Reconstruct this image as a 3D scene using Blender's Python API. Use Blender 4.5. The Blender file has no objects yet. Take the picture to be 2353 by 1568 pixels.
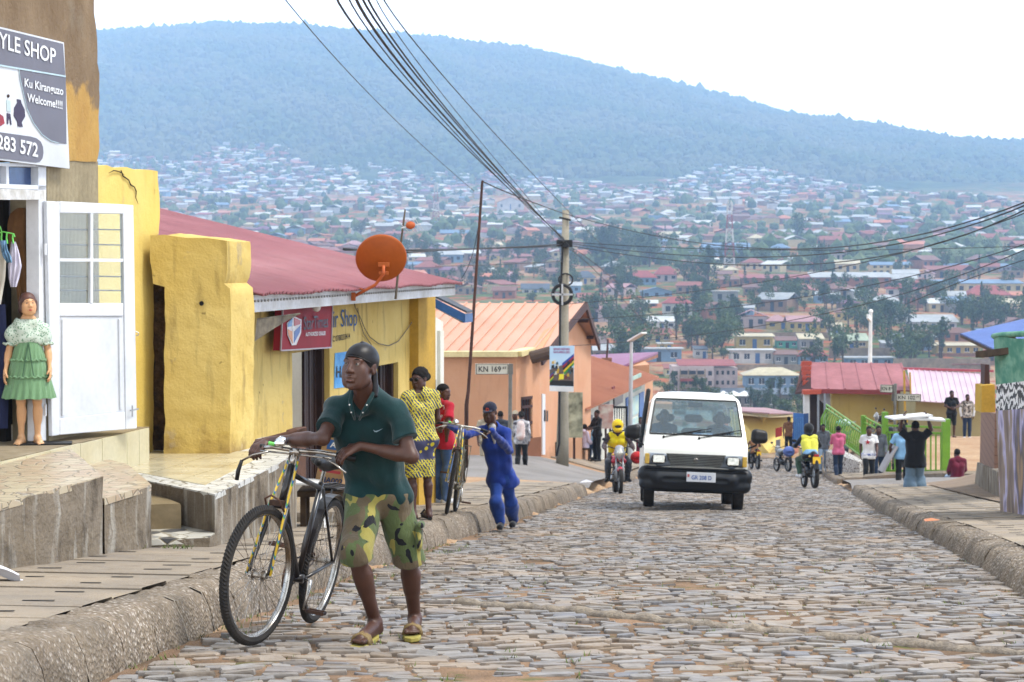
import bpy,bmesh,math,random
import numpy as np
from mathutils import Vector,Matrix,Quaternion
R=math.radians
sc=bpy.context.scene
col=sc.collection
rnd=random.Random(7)
# ---------------------------------------------------------------- camera, sky, sun, exposure
FP=4575.0
TH=math.atan(194/FP)
cam_d=bpy.data.cameras.new('camera')
cam=bpy.data.objects.new('camera',cam_d)
col.objects.link(cam)
cam_d.sensor_width=36.0
cam_d.lens=FP/2353.0*36.0
cam.location=(0,0,0)
cam.rotation_euler=(R(90)-TH,0,0)
cam_d.clip_start=0.3
cam_d.clip_end=20000
cam_d.dof.use_dof=True
cam_d.dof.focus_distance=10.15
cam_d.dof.aperture_fstop=10
sc.camera=cam
world=bpy.data.worlds.new("World")
sc.world=world
world.use_nodes=True
wn,wl=world.node_tree.nodes,world.node_tree.links
bg=wn['Background']
sky=wn.new('ShaderNodeTexSky')
sky.sky_type='NISHITA'
sky.sun_disc=False
sky.sun_elevation=R(61)
sky.sun_rotation=R(97)
sky.dust_density=4.0
sky.air_density=1.0
tc=wn.new('ShaderNodeTexCoord')
nz=wn.new('ShaderNodeTexNoise');nz.inputs['Scale'].default_value=2.2;nz.inputs['Detail'].default_value=5
mp=wn.new('ShaderNodeMapping');mp.inputs['Scale'].default_value=(1,1,3)
wl.new(tc.outputs['Generated'],mp.inputs['Vector']);wl.new(mp.outputs['Vector'],nz.inputs['Vector'])
mr=wn.new('ShaderNodeMapRange');mr.inputs['From Min'].default_value=.3;mr.inputs['From Max'].default_value=.7
mr.inputs['To Min'].default_value=.80;mr.inputs['To Max'].default_value=.97
wl.new(nz.outputs['Fac'],mr.inputs['Value'])
mx=wn.new('ShaderNodeMix');mx.data_type='RGBA'
wl.new(mr.outputs['Result'],mx.inputs['Factor']);wl.new(sky.outputs['Color'],mx.inputs['A'])
mx.inputs['B'].default_value=(13.0,13.2,13.4,1)
sp_=wn.new('ShaderNodeSeparateXYZ');wl.new(tc.outputs['Generated'],sp_.inputs[0])
gr=wn.new('ShaderNodeMapRange');gr.inputs['From Min'].default_value=0.;gr.inputs['From Max'].default_value=.4;gr.inputs['To Min'].default_value=2.7;gr.inputs['To Max'].default_value=1.
wl.new(sp_.outputs['Z'],gr.inputs['Value'])
vm=wn.new('ShaderNodeVectorMath');vm.operation='SCALE';wl.new(mx.outputs['Result'],vm.inputs[0]);wl.new(gr.outputs['Result'],vm.inputs['Scale'])
wl.new(vm.outputs['Vector'],bg.inputs['Color'])
bg.inputs['Strength'].default_value=0.10
sun_d=bpy.data.lights.new('sun','SUN')
sun_d.energy=4.4
sun_d.angle=R(14)
sun_d.color=(1.0,.95,.88)
sun=bpy.data.objects.new('sun',sun_d)
col.objects.link(sun)
sun.rotation_euler=Vector((-.48,.06,-.88)).to_track_quat('-Z','Y').to_euler()
sc.view_settings.view_transform='Standard'
sc.view_settings.look='None'
sc.view_settings.exposure=0.12
sc.view_settings.gamma=1.0
sc.render.engine='CYCLES'
sc.cycles.use_denoising=True
sc.cycles.use_adaptive_sampling=True
sc.cycles.adaptive_threshold=0.02
sc.cycles.max_bounces=6
sc.cycles.diffuse_bounces=2
sc.cycles.glossy_bounces=2
sc.cycles.transmission_bounces=4
sc.cycles.volume_bounces=2
sc.cycles.transparent_max_bounces=12
sc.cycles.caustics_reflective=False
sc.cycles.caustics_refractive=False
# ---------------------------------------------------------------- measuring helpers
CT,ST=math.cos(TH),math.sin(TH)
def ray(u,v):
 a=(u-1176.5)/FP;b=-(v-784.0)/FP
 dy=CT+b*ST
 return a/dy,(-ST+b*CT)/dy
def P(u,v,y):
 rx,rz=ray(u,v)
 return Vector((rx*y,y,rz*y))
def onpl(u,v,a,s):
 rx,rz=ray(u,v)
 y=a/(rx-s)
 return Vector((rx*y,y,rz*y))
def onz(u,v,z):
 rx,rz=ray(u,v)
 y=z/rz
 return Vector((rx*y,y,z))
_ry=[0,6,10,16,23,32,40,51,60,70,88,105,125,160,220,300]
_rz=[-1.25,-1.66,-1.98,-2.50,-3.22,-4.12,-4.88,-5.95,-6.85,-7.8,-9.45,-10.9,-12.6,-17,-27,-37]
def RZ(y):
 return float(np.interp(y,_ry,_rz)*.5+.25*(np.interp(y-2.5,_ry,_rz)+np.interp(y+2.5,_ry,_rz)))
def KL(y):
 return-2.72+.1*y+.0006*max(0,y-30)**1.5
def KR(y):
 return 1.6+.135*y
def sm(t):
 t=min(1,max(0,t));return t*t*(3-2*t)
def GL(x,y):
 d=KL(y)-x
 return RZ(y)+.26+.02*min(d,3)+.55*sm((y-42)/16)*sm(d/3)
def GR(x,y):
 d=x-KR(y)
 return RZ(y)+.2+.03*min(d,3)+.3*sm((y-32)/8)*(1-sm((y-43)/4))*sm((d-1.6)/2)+1.2*sm((y-56)/20)*sm((d-1)/2)
def G(x,y):
 if x<KL(y):return GL(x,y)
 if x>KR(y):return GR(x,y)
 return RZ(y)
def gray(u,v,y0=8.,y1=140.,f=G):
 rx,rz=ray(u,v)
 y=y0
 while y<y1:
  if rz*y<=f(rx*y,y):break
  y+=.05
 return Vector((rx*y,y,f(rx*y,y)))
 # ---------------------------------------------------------------- materials
def H(h,k=.85):
 h=h.lstrip('#')or '808080';o=[]
 for i in(0,2,4):
  c=int(h[i:i+2],16)/255
  c=c/12.92 if c<=.04045 else((c+.055)/1.055)**2.4
  o.append(c*k)
 return tuple(o)+(1,)
class NT:
 def __init__(s,m):
  s.m=m;m.use_nodes=True;s.n=m.node_tree.nodes;s.l=m.node_tree.links
  s.b=s.n['Principled BSDF'];s.t=s.n.new('ShaderNodeTexCoord')
 def map(s,scale=(1,1,1),rot=(0,0,0),loc=(0,0,0),src='Object'):
  k=s.n.new('ShaderNodeMapping');k.inputs['Scale'].default_value=scale
  k.inputs['Rotation'].default_value=rot;k.inputs['Location'].default_value=loc
  s.l.new(s.t.outputs[src],k.inputs['Vector']);return k.outputs['Vector']
 def noise(s,scale=5,det=4,vec=None,rough=.55,dist=0):
  k=s.n.new('ShaderNodeTexNoise');k.inputs['Scale'].default_value=scale;k.inputs['Detail'].default_value=det
  k.inputs['Roughness'].default_value=rough;k.inputs['Distortion'].default_value=dist
  s.l.new(vec if vec else s.t.outputs['Object'],k.inputs['Vector']);return k.outputs['Fac']
 def voro(s,scale=5,vec=None,feat='F1',out='Distance',rand=1):
  k=s.n.new('ShaderNodeTexVoronoi');k.feature=feat;k.inputs['Scale'].default_value=scale;k.inputs['Randomness'].default_value=rand
  s.l.new(vec if vec else s.t.outputs['Object'],k.inputs['Vector']);return k.outputs[out]
 def wave(s,scale=5,vec=None,dist=0,dir='X',prof='SIN',ds=1):
  k=s.n.new('ShaderNodeTexWave');k.inputs['Scale'].default_value=scale;k.inputs['Distortion'].default_value=dist
  k.inputs['Detail Scale'].default_value=ds;k.bands_direction=dir;k.wave_profile=prof
  s.l.new(vec if vec else s.t.outputs['Object'],k.inputs['Vector']);return k.outputs['Fac']
 def ramp(s,fac,stops,const=False):
  k=s.n.new('ShaderNodeValToRGB');r=k.color_ramp
  if const:r.interpolation='CONSTANT'
  while len(r.elements)<len(stops):r.elements.new(.5)
  for e,(p,c)in zip(r.elements,stops):
   e.position=p;e.color=c if isinstance(c,tuple)else(c,c,c,1)
  s.l.new(fac,k.inputs['Fac']);return k.outputs['Color']
 def mix(s,fac,a,b,mode='MIX'):
  k=s.n.new('ShaderNodeMix');k.data_type='RGBA';k.blend_type=mode
  for nm,x in(('Factor',fac),('A',a),('B',b)):
   if isinstance(x,(int,float))and nm=='Factor':k.inputs[0].default_value=x
   elif isinstance(x,tuple):k.inputs[nm].default_value=x
   else:s.l.new(x,k.inputs[0]if nm=='Factor' else k.inputs[nm])
  return k.outputs['Result']
 def math(s,op,a,b=0.):
  k=s.n.new('ShaderNodeMath');k.operation=op
  for i,x in enumerate((a,b)):
   if isinstance(x,(int,float)):k.inputs[i].default_value=x
   else:s.l.new(x,k.inputs[i])
  return k.outputs[0]
 def island(s):
  return s.n.new('ShaderNodeNewGeometry').outputs['Random Per Island']
 def objrand(s):
  return s.n.new('ShaderNodeObjectInfo').outputs['Random']
 def bump(s,h,dist=.01,strg=1.):
  k=s.n.new('ShaderNodeBump');k.inputs['Distance'].default_value=dist;k.inputs['Strength'].default_value=strg
  if s.b.inputs['Normal'].is_linked:s.l.new(s.b.inputs['Normal'].links[0].from_socket,k.inputs['Normal'])
  s.l.new(h,k.inputs['Height']);s.l.new(k.outputs['Normal'],s.b.inputs['Normal'])
 def set(s,**kw):
  names=dict(c='Base Color',r='Roughness',m='Metallic',sp='Specular IOR Level',tr='Transmission Weight',ior='IOR',a='Alpha',cc='Coat Weight',sh='Sheen Weight',e='Emission Color',es='Emission Strength',ss='Subsurface Weight')
  for k,x in kw.items():
   i=s.b.inputs[names[k]]
   if isinstance(x,(int,float,tuple)):i.default_value=x
   else:s.l.new(x,i)
_mats={}
def newmat(name):
 m=bpy.data.materials.new(name);return NT(m)
def mat(name,c='#888888',r=.75,c2=None,s=1.5,var=.18,b=0.,bs=40.,met=0.,sp=.35,fine=25.,k=.85,k2=None,dist=.004):
 """plain surface with two scales of real-world unevenness"""
 if name in _mats:return _mats[name]
 n=newmat(name);a=H(c,k);c2=H(c2,k2 or k)if c2 else tuple(x*.72 for x in a[:3])+(1,)
 f1=n.ramp(n.noise(s,5),[(.35,0.),(.68,1.)])
 cc=n.mix(f1,a,c2)
 f2=n.noise(fine,3)
 v=n.ramp(f2,[(.25,(1-var,)*3+(1,)),(.75,(1+var*.4,)*3+(1,))])
 cc=n.mix(1.,cc,v,'MULTIPLY')
 n.set(c=cc,r=r,m=met,sp=sp)
 if b:n.bump(n.noise(bs,5),dist,b)
 _mats[name]=n.m;return n.m
 # ---------------------------------------------------------------- mesh helpers
def tag(o,label=None,cat=None,group=None,kind=None):
 if label:o['label']=label
 if cat:o['category']=cat
 if group:o['group']=group
 if kind:o['kind']=kind
 return o
def thing(name,label,cat,loc=(0,0,0),rz=0.,group=None,mtx=None):
 o=bpy.data.objects.new(name,None);col.objects.link(o)
 o.empty_display_size=.2
 if mtx is not None:o.matrix_world=mtx
 else:
  o.location=loc;o.rotation_euler=(0,0,rz)
 return tag(o,label,cat,group)
def rootm(o):
 if o.rotation_mode=='QUATERNION':q=o.rotation_quaternion.to_matrix().to_4x4()
 else:q=o.rotation_euler.to_matrix().to_4x4()
 m=Matrix.Translation(o.location)@q
 if o.parent is not None:m=rootm(o.parent)@m
 return m
def frame(loc,fwd,up):
 f=Vector(fwd).normalized();z=(Vector(up)-f*Vector(up).dot(f)).normalized();x=f.cross(z)
 m=Matrix(((x.x,f.x,z.x,loc[0]),(x.y,f.y,z.y,loc[1]),(x.z,f.z,z.z,loc[2]),(0,0,0,1)))
 return m
class MB:
 def __init__(s):
  s.v=[];s.f=[];s.mi=[];s.m=0;s.T=None
 def add(s,vs,fs):
  o=len(s.v)
  if s.T is not None:vs=[s.T@Vector(p)for p in vs]
  s.v+=[tuple(p)for p in vs];s.f+=[tuple(i+o for i in f)for f in fs];s.mi+=[s.m]*len(fs)
  return s
 def box(s,c,d,rz=0.,M=None):
  x,y,z=d[0]/2,d[1]/2,d[2]/2
  vs=[Vector((i*x,j*y,k*z))for i in(-1,1)for j in(-1,1)for k in(-1,1)]
  Q=M if M is not None else Matrix.Rotation(rz,4,'Z')
  return s.add([Vector(c)+Q@p for p in vs],[(0,1,3,2),(4,6,7,5),(0,4,5,1),(2,3,7,6),(0,2,6,4),(1,5,7,3)])
 def bar(s,a,b,w,h,up=(0,0,1)):
  a,b=Vector(a),Vector(b);d=(b-a);L=d.length
  if L<1e-6:return s
  d/=L;u=Vector(up);x=d.cross(u)
  if x.length<1e-4:x=d.cross(Vector((1,0,0)))
  x.normalize();z=x.cross(d)
  vs=[p+x*(i*w/2)+z*(j*h/2)for p in(a,b)for i,j in((-1,-1),(1,-1),(1,1),(-1,1))]
  return s.add(vs,[(3,2,1,0),(4,5,6,7),(0,1,5,4),(1,2,6,5),(2,3,7,6),(3,0,4,7)])
 def tube(s,pts,r,n=8,cap=True,closed=False):
  pts=[Vector(p)for p in pts];N=len(pts)
  rr=r if isinstance(r,(list,tuple))else[r]*N
  rings=[];px=None
  for i,p in enumerate(pts):
   if closed:d=pts[(i+1)%N]-pts[i-1]
   else:d=pts[min(i+1,N-1)]-pts[max(i-1,0)]
   d.normalize()
   if px is None:
    x=d.orthogonal().normalized()
   else:
    x=px-d*px.dot(d)
    x=x.normalized()if x.length>1e-6 else d.orthogonal().normalized()
   px=x;y=d.cross(x)
   rings.append([p+(x*math.cos(2*math.pi*k/n)+y*math.sin(2*math.pi*k/n))*rr[i]for k in range(n)])
  vs=[q for g in rings for q in g];fs=[]
  for i in range(N if closed else N-1):
   j=(i+1)%N
   for k in range(n):
    k2=(k+1)%n
    fs.append((i*n+k,i*n+k2,j*n+k2,j*n+k))
  if cap and not closed:
   fs.append(tuple(range(n))[::-1]);fs.append(tuple((N-1)*n+k for k in range(n)))
  return s.add(vs,fs)
 def lathe(s,prof,c,ax=(0,0,1),n=20,closed=False):
  ax=Vector(ax).normalized();x=ax.orthogonal().normalized();y=ax.cross(x);c=Vector(c)
  vs=[];fs=[];N=len(prof)
  for k in range(n):
   a=2*math.pi*k/n;d=x*math.cos(a)+y*math.sin(a)
   for(r,z)in prof:vs.append(c+d*r+ax*z)
  for k in range(n):
   k2=(k+1)%n
   for i in range(N if closed else N-1):
    j=(i+1)%N
    fs.append((k*N+i,k2*N+i,k2*N+j,k*N+j))
  return s.add(vs,fs)
 def prism(s,pts,off):
  pts=[Vector(p)for p in pts];off=Vector(off);n=len(pts)
  nrm=Vector((0,0,0))
  for i in range(n):nrm+=pts[i].cross(pts[(i+1)%n])
  if nrm.dot(off)>0:pts=pts[::-1]
  return s.add(pts+[p+off for p in pts],[tuple(range(n)),tuple(range(2*n-1,n-1,-1))]+[(i,i+n,(i+1)%n+n,(i+1)%n)for i in range(n)])
 def ico(s,c,r,sub=1,M=None):
  bm=bmesh.new();bmesh.ops.create_icosphere(bm,subdivisions=sub,radius=1)
  r=Vector(r)if isinstance(r,(tuple,list,Vector))else Vector((r,r,r))
  vs=[]
  for q in bm.verts:
   p=Vector((q.co.x*r.x,q.co.y*r.y,q.co.z*r.z))
   if M is not None:p=M@p
   vs.append(Vector(c)+p)
  fs=[tuple(q.index for q in f.verts)for f in bm.faces]
  bm.free();return s.add(vs,fs)
 def grid(s,fn,nu,nv):
  vs=[fn(i/nu,j/nv)for j in range(nv+1)for i in range(nu+1)]
  return s.add(vs,[(j*(nu+1)+i,j*(nu+1)+i+1,(j+1)*(nu+1)+i+1,(j+1)*(nu+1)+i)for j in range(nv)for i in range(nu)])
 def build(s,name,m,parent=None,smooth=False,local=False,bev=0.,origin=None,seg=2,auto=None):
  vs=s.v
  loc=None
  if parent is not None and not local:
   I=rootm(parent).inverted();vs=[I@Vector(p)for p in vs]
  elif parent is None and not local:
   a=np.array(vs);loc=origin or((a[:,0].min()+a[:,0].max())/2,(a[:,1].min()+a[:,1].max())/2,a[:,2].min())
   vs=[(p[0]-loc[0],p[1]-loc[1],p[2]-loc[2])for p in vs]
  me=bpy.data.meshes.new(name);me.from_pydata([tuple(p)for p in vs],[],s.f);me.update()
  for q in(m if isinstance(m,(list,tuple))else[m]):me.materials.append(q)
  if isinstance(m,(list,tuple)):me.polygons.foreach_set('material_index',s.mi)
  if smooth:me.polygons.foreach_set('use_smooth',[True]*len(me.polygons))
  o=bpy.data.objects.new(name,me);col.objects.link(o)
  if loc is not None:o.location=loc
  if parent is not None:o.parent=parent
  if bev:
   b=o.modifiers.new('bevel','BEVEL');b.width=bev;b.segments=seg;b.limit_method='ANGLE';b.angle_limit=R(40)
  if auto:
   me.polygons.foreach_set('use_smooth',[True]*len(me.polygons))
   me.set_sharp_from_angle(angle=R(auto))
  return o
def children(o):return[c for c in bpy.data.objects if c.parent is o]
def copy_tree(o,parent=None):
 c=o.copy();col.objects.link(c)
 if parent is not None:c.parent=parent
 for ch in list(o.children):copy_tree(ch,c)
 return c
def text_mb(mb,txt,origin,xdir,ydir,size,th=.003,bold=0.,squash=1.,align='LEFT',shear=0.):
 """real lettering: glyph outlines turned to mesh and laid on a surface"""
 cu=bpy.data.curves.new('t','FONT');cu.body=txt;cu.size=1;cu.offset=bold;cu.align_x=align;cu.resolution_u=3;cu.shear=shear
 ob=bpy.data.objects.new('t',cu);col.objects.link(ob)
 dg=bpy.context.evaluated_depsgraph_get()
 me=bpy.data.meshes.new_from_object(ob.evaluated_get(dg))
 X,Y=Vector(xdir).normalized(),Vector(ydir).normalized();Z=X.cross(Y).normalized()
 o=Vector(origin)
 vs=[o+X*(p.co.x*size*squash)+Y*(p.co.y*size)+Z*th for p in me.vertices]
 mb.add(vs,[tuple(f.vertices)for f in me.polygons])
 bpy.data.objects.remove(ob);bpy.data.curves.remove(cu);bpy.data.meshes.remove(me)
def cat(p,q,n=16,sag=0.):
 p,q=Vector(p),Vector(q)
 return[p.lerp(q,i/n)-Vector((0,0,sag*4*(i/n)*(1-i/n)))for i in range(n+1)]
def lerp2(a,b,t):return(a[0]+(b[0]-a[0])*t,a[1]+(b[1]-a[1])*t)
def text_fit(mb,txt,p0,p1,ptop,th=.003,bold=0.):
 """lettering whose baseline runs p0..p1 and whose capitals reach ptop above p0"""
 t=MB();text_mb(t,txt,(0,0,0),(1,0,0),(0,1,0),1.,0,bold)
 if not t.v:return
 a=np.array(t.v);x0,x1=a[:,0].min(),a[:,0].max();y1=a[:,1].max()
 X=Vector(p1)-Vector(p0);Y=Vector(ptop)-Vector(p0);N=X.cross(Y).normalized()
 mb.add([Vector(p0)+X*((v[0]-x0)/(x1-x0))+Y*(v[1]/y1)+N*th for v in t.v],t.f)
# ================================================================ GROUND, ROAD, PAVEMENTS
def fbm(x,y,s=1.):
 return(math.sin(x*1.3*s+1.7*math.sin(y*.9*s))+math.sin(y*1.7*s+1.3*math.sin(x*1.1*s+2))+.5*math.sin(x*3.1*s+y*2.3*s))/2.5
n=newmat('dirt')
cc=n.mix(n.ramp(n.noise(.8,6),[(.35,0.),(.65,1.)]),H('#b08a66',.75),H('#c9ab88',.75))
cc=n.mix(n.ramp(n.noise(30,4),[(.45,0.),(.7,1.)]),cc,H('#8d7360',.7))
n.set(c=cc,r=.95,sp=.15);n.bump(n.noise(60,5),.012,.8)
M_dirt=n.m
# --- far terrain: valley, town slope, forested mountain
_ty=[200,260,300,400,500,600,750,1000,1500,2000,2600]
_tz=[-24,-32,-36,-30,-24.6,-19.7,-11.5,0,26,57,105]
_ru=[-600,0,228,500,900,1150,1300,1500,1700,1880,2050,2200,2353,3000]
_rv=[118,92,85,69,93,121,148,193,243,294,330,358,377,440]
def TZ(x,y):
 u=1176.5+FP*x/max(y,1)
 z=float(np.interp(y,_ty,_tz))
 if y>600:
  z+=fbm(x*.012,y*.012)*min(9,(y-600)*.01)
 if y>2300:
  t=min(1,(y-2300)/1600)
  zr=-(float(np.interp(u,_ru,_rv))-590)/FP*3900
  z0=float(np.interp(2300,_ty,_tz))
  g=t*(1.55-.55*t)
  z=z0+(zr-z0)*g+fbm(x*.012,y*.012)*9*(1-t)
  z+=26*math.sin(t*math.pi)*fbm(x*.0042+3,y*.0012)+9*math.sin(t*math.pi)*fbm(x*.014,y*.006)
  if y>3900:z=zr-(y-3900)*.25
 return z
mb=MB()
ys=list(np.geomspace(230,2300,70))+list(np.linspace(2330,4700,80))
us=np.linspace(-500,2900,130)
mb.add([((u-1176.5)/FP*y,y,TZ((u-1176.5)/FP*y,y))for y in ys for u in us],[(j*130+i,j*130+i+1,(j+1)*130+i+1,(j+1)*130+i)for j in range(len(ys)-1)for i in range(129)])
n=newmat('hill_soil')
pos=n.n.new('ShaderNodeNewGeometry').outputs['Position']
sep=n.n.new('ShaderNodeSeparateXYZ');n.l.new(pos,sep.inputs[0])
zf=n.ramp(n.math('MULTIPLY',n.math('ADD',sep.outputs['Y'],n.math('MULTIPLY',n.noise(.004,4,pos),700.)),1/4000.),[(.58,0.),(.66,1.)])
town=n.mix(n.ramp(n.noise(.03,5,pos),[(.42,0.),(.56,1.)]),H('#b08f72',.7),H('#6f8355',.5))
town=n.mix(n.ramp(n.noise(.11,3,pos),[(.52,0.),(.6,1.)]),town,H('#b56f4c',.6))
forest=n.mix(n.ramp(n.noise(.02,6,pos),[(.4,0.),(.62,1.)]),(.030,.052,.022,1),(.075,.10,.040,1))
n.set(c=n.mix(zf,town,forest),r=1.,sp=.05)
n.bump(n.noise(.05,6,pos),12.,1.)
tag(mb.build('hill',n.m,smooth=True,origin=(0,0,0)),'hazy wooded mountain rising behind the town','hill',kind='structure')
# --- near ground sheet
mb=MB()
gx=np.concatenate([np.linspace(-60,-8,12),np.linspace(-7,22,59),np.linspace(24,90,14)])
gy=np.concatenate([np.linspace(0,12,13),np.linspace(12.5,80,110),np.linspace(82,300,60)])
def gsheet(x,y):
 if y<115:
  z=G(x,y)
  if KL(y)-.3<x<KR(y)+.3:z=RZ(y)-.045
  else:
   z-=.06
  z=min(z,RZ(y)+1.6)
 else:
  z=RZ(y)-.05+(1-sm((y-115)/40))*(G(x,115)-RZ(115))
  t=sm((y-215)/60)
  z=z*(1-t)+(TZ(x,y)-.6)*t
 return z
mb.add([(x,y,gsheet(x,y))for y in gy for x in gx],[(j*len(gx)+i,j*len(gx)+i+1,(j+1)*len(gx)+i+1,(j+1)*len(gx)+i)for j in range(len(gy)-1)for i in range(len(gx)-1)])
tag(mb.build('ground',M_dirt,smooth=True,origin=(0,0,0)),kind='structure')
# --- cobbled road: every stone a raised facet on the dirt bed
def crown(x,y):return RZ(y)+.012*fbm(x*2,y*1.3)
b0,b1=Vector((-.35,12.6)),Vector((3.0,9.35))
def band(x,y):
 d=b1-b0;t=(Vector((x,y))-b0).dot(d)/d.length_squared
 return(Vector((x,y))-b0-d*t).length if-.02<t<1.02 else 9
mb=MB()
y=7.6;row=0
while y<118:
 ph=.108*(1+.006*max(0,y-25))*rnd.uniform(.85,1.2)
 x=KL(y)+rnd.uniform(0,.15)+(.05 if y<30 else 0)
 row+=1
 wl_=.17*(1+.006*max(0,y-25))
 while x<KR(y)-.03:
  w=wl_*rnd.uniform(.6,1.5)
  cx=x+w/2;cy=y+.05*math.sin(x*1.7+y*.35)+rnd.uniform(-.03,.03)+.1*fbm(x*.8,y*.5)
  x+=w
  if cy<14 and band(cx,cy)<.15:continue
  if rnd.random()<.03 or fbm(cx*1.9+5,cy*.9)>.86:continue
  hw=w/2*rnd.uniform(.86,.95);hh=ph/2*rnd.uniform(.78,1.0)
  ang=rnd.gauss(0,.13)+.1
  ca,sa=math.cos(ang),math.sin(ang)
  n8=8 if y<35 else 5
  tx,ty=rnd.gauss(0,.05),rnd.gauss(0,.06)
  hz=rnd.uniform(.004,.017)
  a0=rnd.uniform(0,6)
  bot,mid,top=[],[],[]
  for k in range(n8):
   a=2*math.pi*k/n8+rnd.uniform(-.2,.2)
   c,s_=math.cos(a),math.sin(a)
   ex=abs(c)**.42*(1 if c>0 else-1)*hw*rnd.uniform(.86,1.08);ey=abs(s_)**.42*(1 if s_>0 else-1)*hh*rnd.uniform(.8,1.1)
   for lst,f,dz in((bot,1.,-.03),(mid,.97,0.),(top,.92,0.)):
    px,py=ex*f,ey*f
    X,Y=px*ca-py*sa+cx,px*sa+py*ca+cy
    base=crown(X,Y)
    z=base+dz if lst is bot else base+hz*(.45 if lst is mid else 1.)+tx*px+ty*py
    lst.append((X,Y,z))
  n_=n8
  cz=crown(cx,cy)+hz*rnd.uniform(.95,1.15)
  mb.add(bot+mid+top+[(cx,cy,cz)],[(k,(k+1)%n_,n_+(k+1)%n_,n_+k)for k in range(n_)]+[(n_+k,n_+(k+1)%n_,2*n_+(k+1)%n_,2*n_+k)for k in range(n_)]+[(2*n_+k,2*n_+(k+1)%n_,3*n_)for k in range(n_)])
 y+=ph
n=newmat('cobble')
isl=n.island()
base=n.ramp(isl,[(0.,H('#999490',.66)),(.22,H('#a5a09a',.62)),(.4,H('#8b8b90',.66)),(.55,H('#a79d91',.66)),(.7,H('#a8a5a3',.66)),(.85,H('#b3a99c',.62)),(1.,H('#7a726a',.7))])
v=n.ramp(n.noise(9,6),[(.3,(.62,.61,.60,1)),(.7,(1.08,1.08,1.08,1))])
cc=n.mix(1.,base,v,'MULTIPLY')
cc=n.mix(n.ramp(n.noise(1.1,5),[(.47,0.),(.66,.65)]),cc,H('#b09a80',.7))
strk=n.noise(14,5,n.map((1,5,1)))
cc=n.mix(n.ramp(strk,[(.56,0.),(.7,.6)]),cc,H('#6a625b',.6))
n.set(c=cc,r=n.ramp(n.noise(6,3),[(.3,.48),(.7,.75)]),sp=.4)
n.bump(n.noise(28,6),.008,.9);n.bump(strk,.004,.7)
M_cob=n.m
tag(mb.build('cobbled_road',M_cob,origin=(0,0,0)),kind='structure')
mb=MB()
def bed(i,j):
 y=6+115*j;x=KL(y)-.02+(KR(y)-KL(y)+.04)*i
 return(x,y,crown(x,y)-.004+.008*fbm(x*7,y*9)+.012*fbm(x*1.2,y*1.7))
mb.grid(bed,60,900)
n=newmat('road_dirt')
cc=n.mix(n.ramp(n.noise(2.5,6),[(.35,0.),(.65,1.)]),H('#85705c',.5),H('#b8977a',.58))
cc=n.mix(n.ramp(n.noise(70,4),[(.5,0.),(.75,.7)]),cc,H('#57493e',.7))
cc=n.mix(n.ramp(n.noise(3.3,3,n.map(loc=(5,2,0))),[(.62,0.),(.7,.7)]),cc,H('#5d7034',.6))
n.set(c=cc,r=.95,sp=.1);n.bump(n.noise(90,5),.012,.9)
tag(mb.build('road_bed',n.m,smooth=True,origin=(0,0,0)),kind='structure')
mb=MB();pts=[];rr=[]
for i in range(90):
 t=i/89;q=b0.lerp(b1,t)
 pts.append((q.x,q.y+.02*math.sin(i*.7),crown(q.x,q.y)-.012+rnd.uniform(-.006,.006)));rr.append(.045+.012*math.sin(i*1.3)*rnd.random())
mb.tube(pts,rr,7)
M_mortar=mat('mortar','#8d8377',.95,'#a39786',8,.4,1.,60,dist=.012)
tag(mb.build('mortar_strip',M_mortar,smooth=True,origin=(0,0,0)),kind='structure')
# --- kerbs: cast segments with exposed aggregate
n=newmat('kerb_concrete')
cc=n.mix(n.ramp(n.noise(2.2,6),[(.35,0.),(.65,1.)]),H('#857b6e',.62),H('#a59580',.62))
peb=n.voro(48,out='Color');pd=n.voro(48)
pc=n.ramp(n.math('MULTIPLY',n.n.new('ShaderNodeRGBToBW').outputs[0],1.),[(0,0.),(1,1.)])
bw=n.n.new('ShaderNodeRGBToBW');n.l.new(peb,bw.inputs[0])
pm=n.ramp(bw.outputs[0],[(.0,H('#4c4439',.7)),(.35,H('#86796a',.7)),(.6,H('#a6978a',.7)),(.8,H('#d6cdc2',.75))])
cc=n.mix(n.math('MULTIPLY',n.ramp(pd,[(.35,1.),(.6,0.)]),n.ramp(n.noise(1.1,4),[(.35,.15),(.6,.85)])),cc,pm)
cc=n.mix(n.ramp(n.noise(3.1,5,n.map((1,1,.4))),[(.5,0.),(.72,.55)]),cc,H('#4d4238',.6))
n.set(c=cc,r=.92,sp=.2);n.bump(pd,.014,.8);n.bump(n.noise(30,5),.012,.7)
M_kerb=n.m
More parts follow.
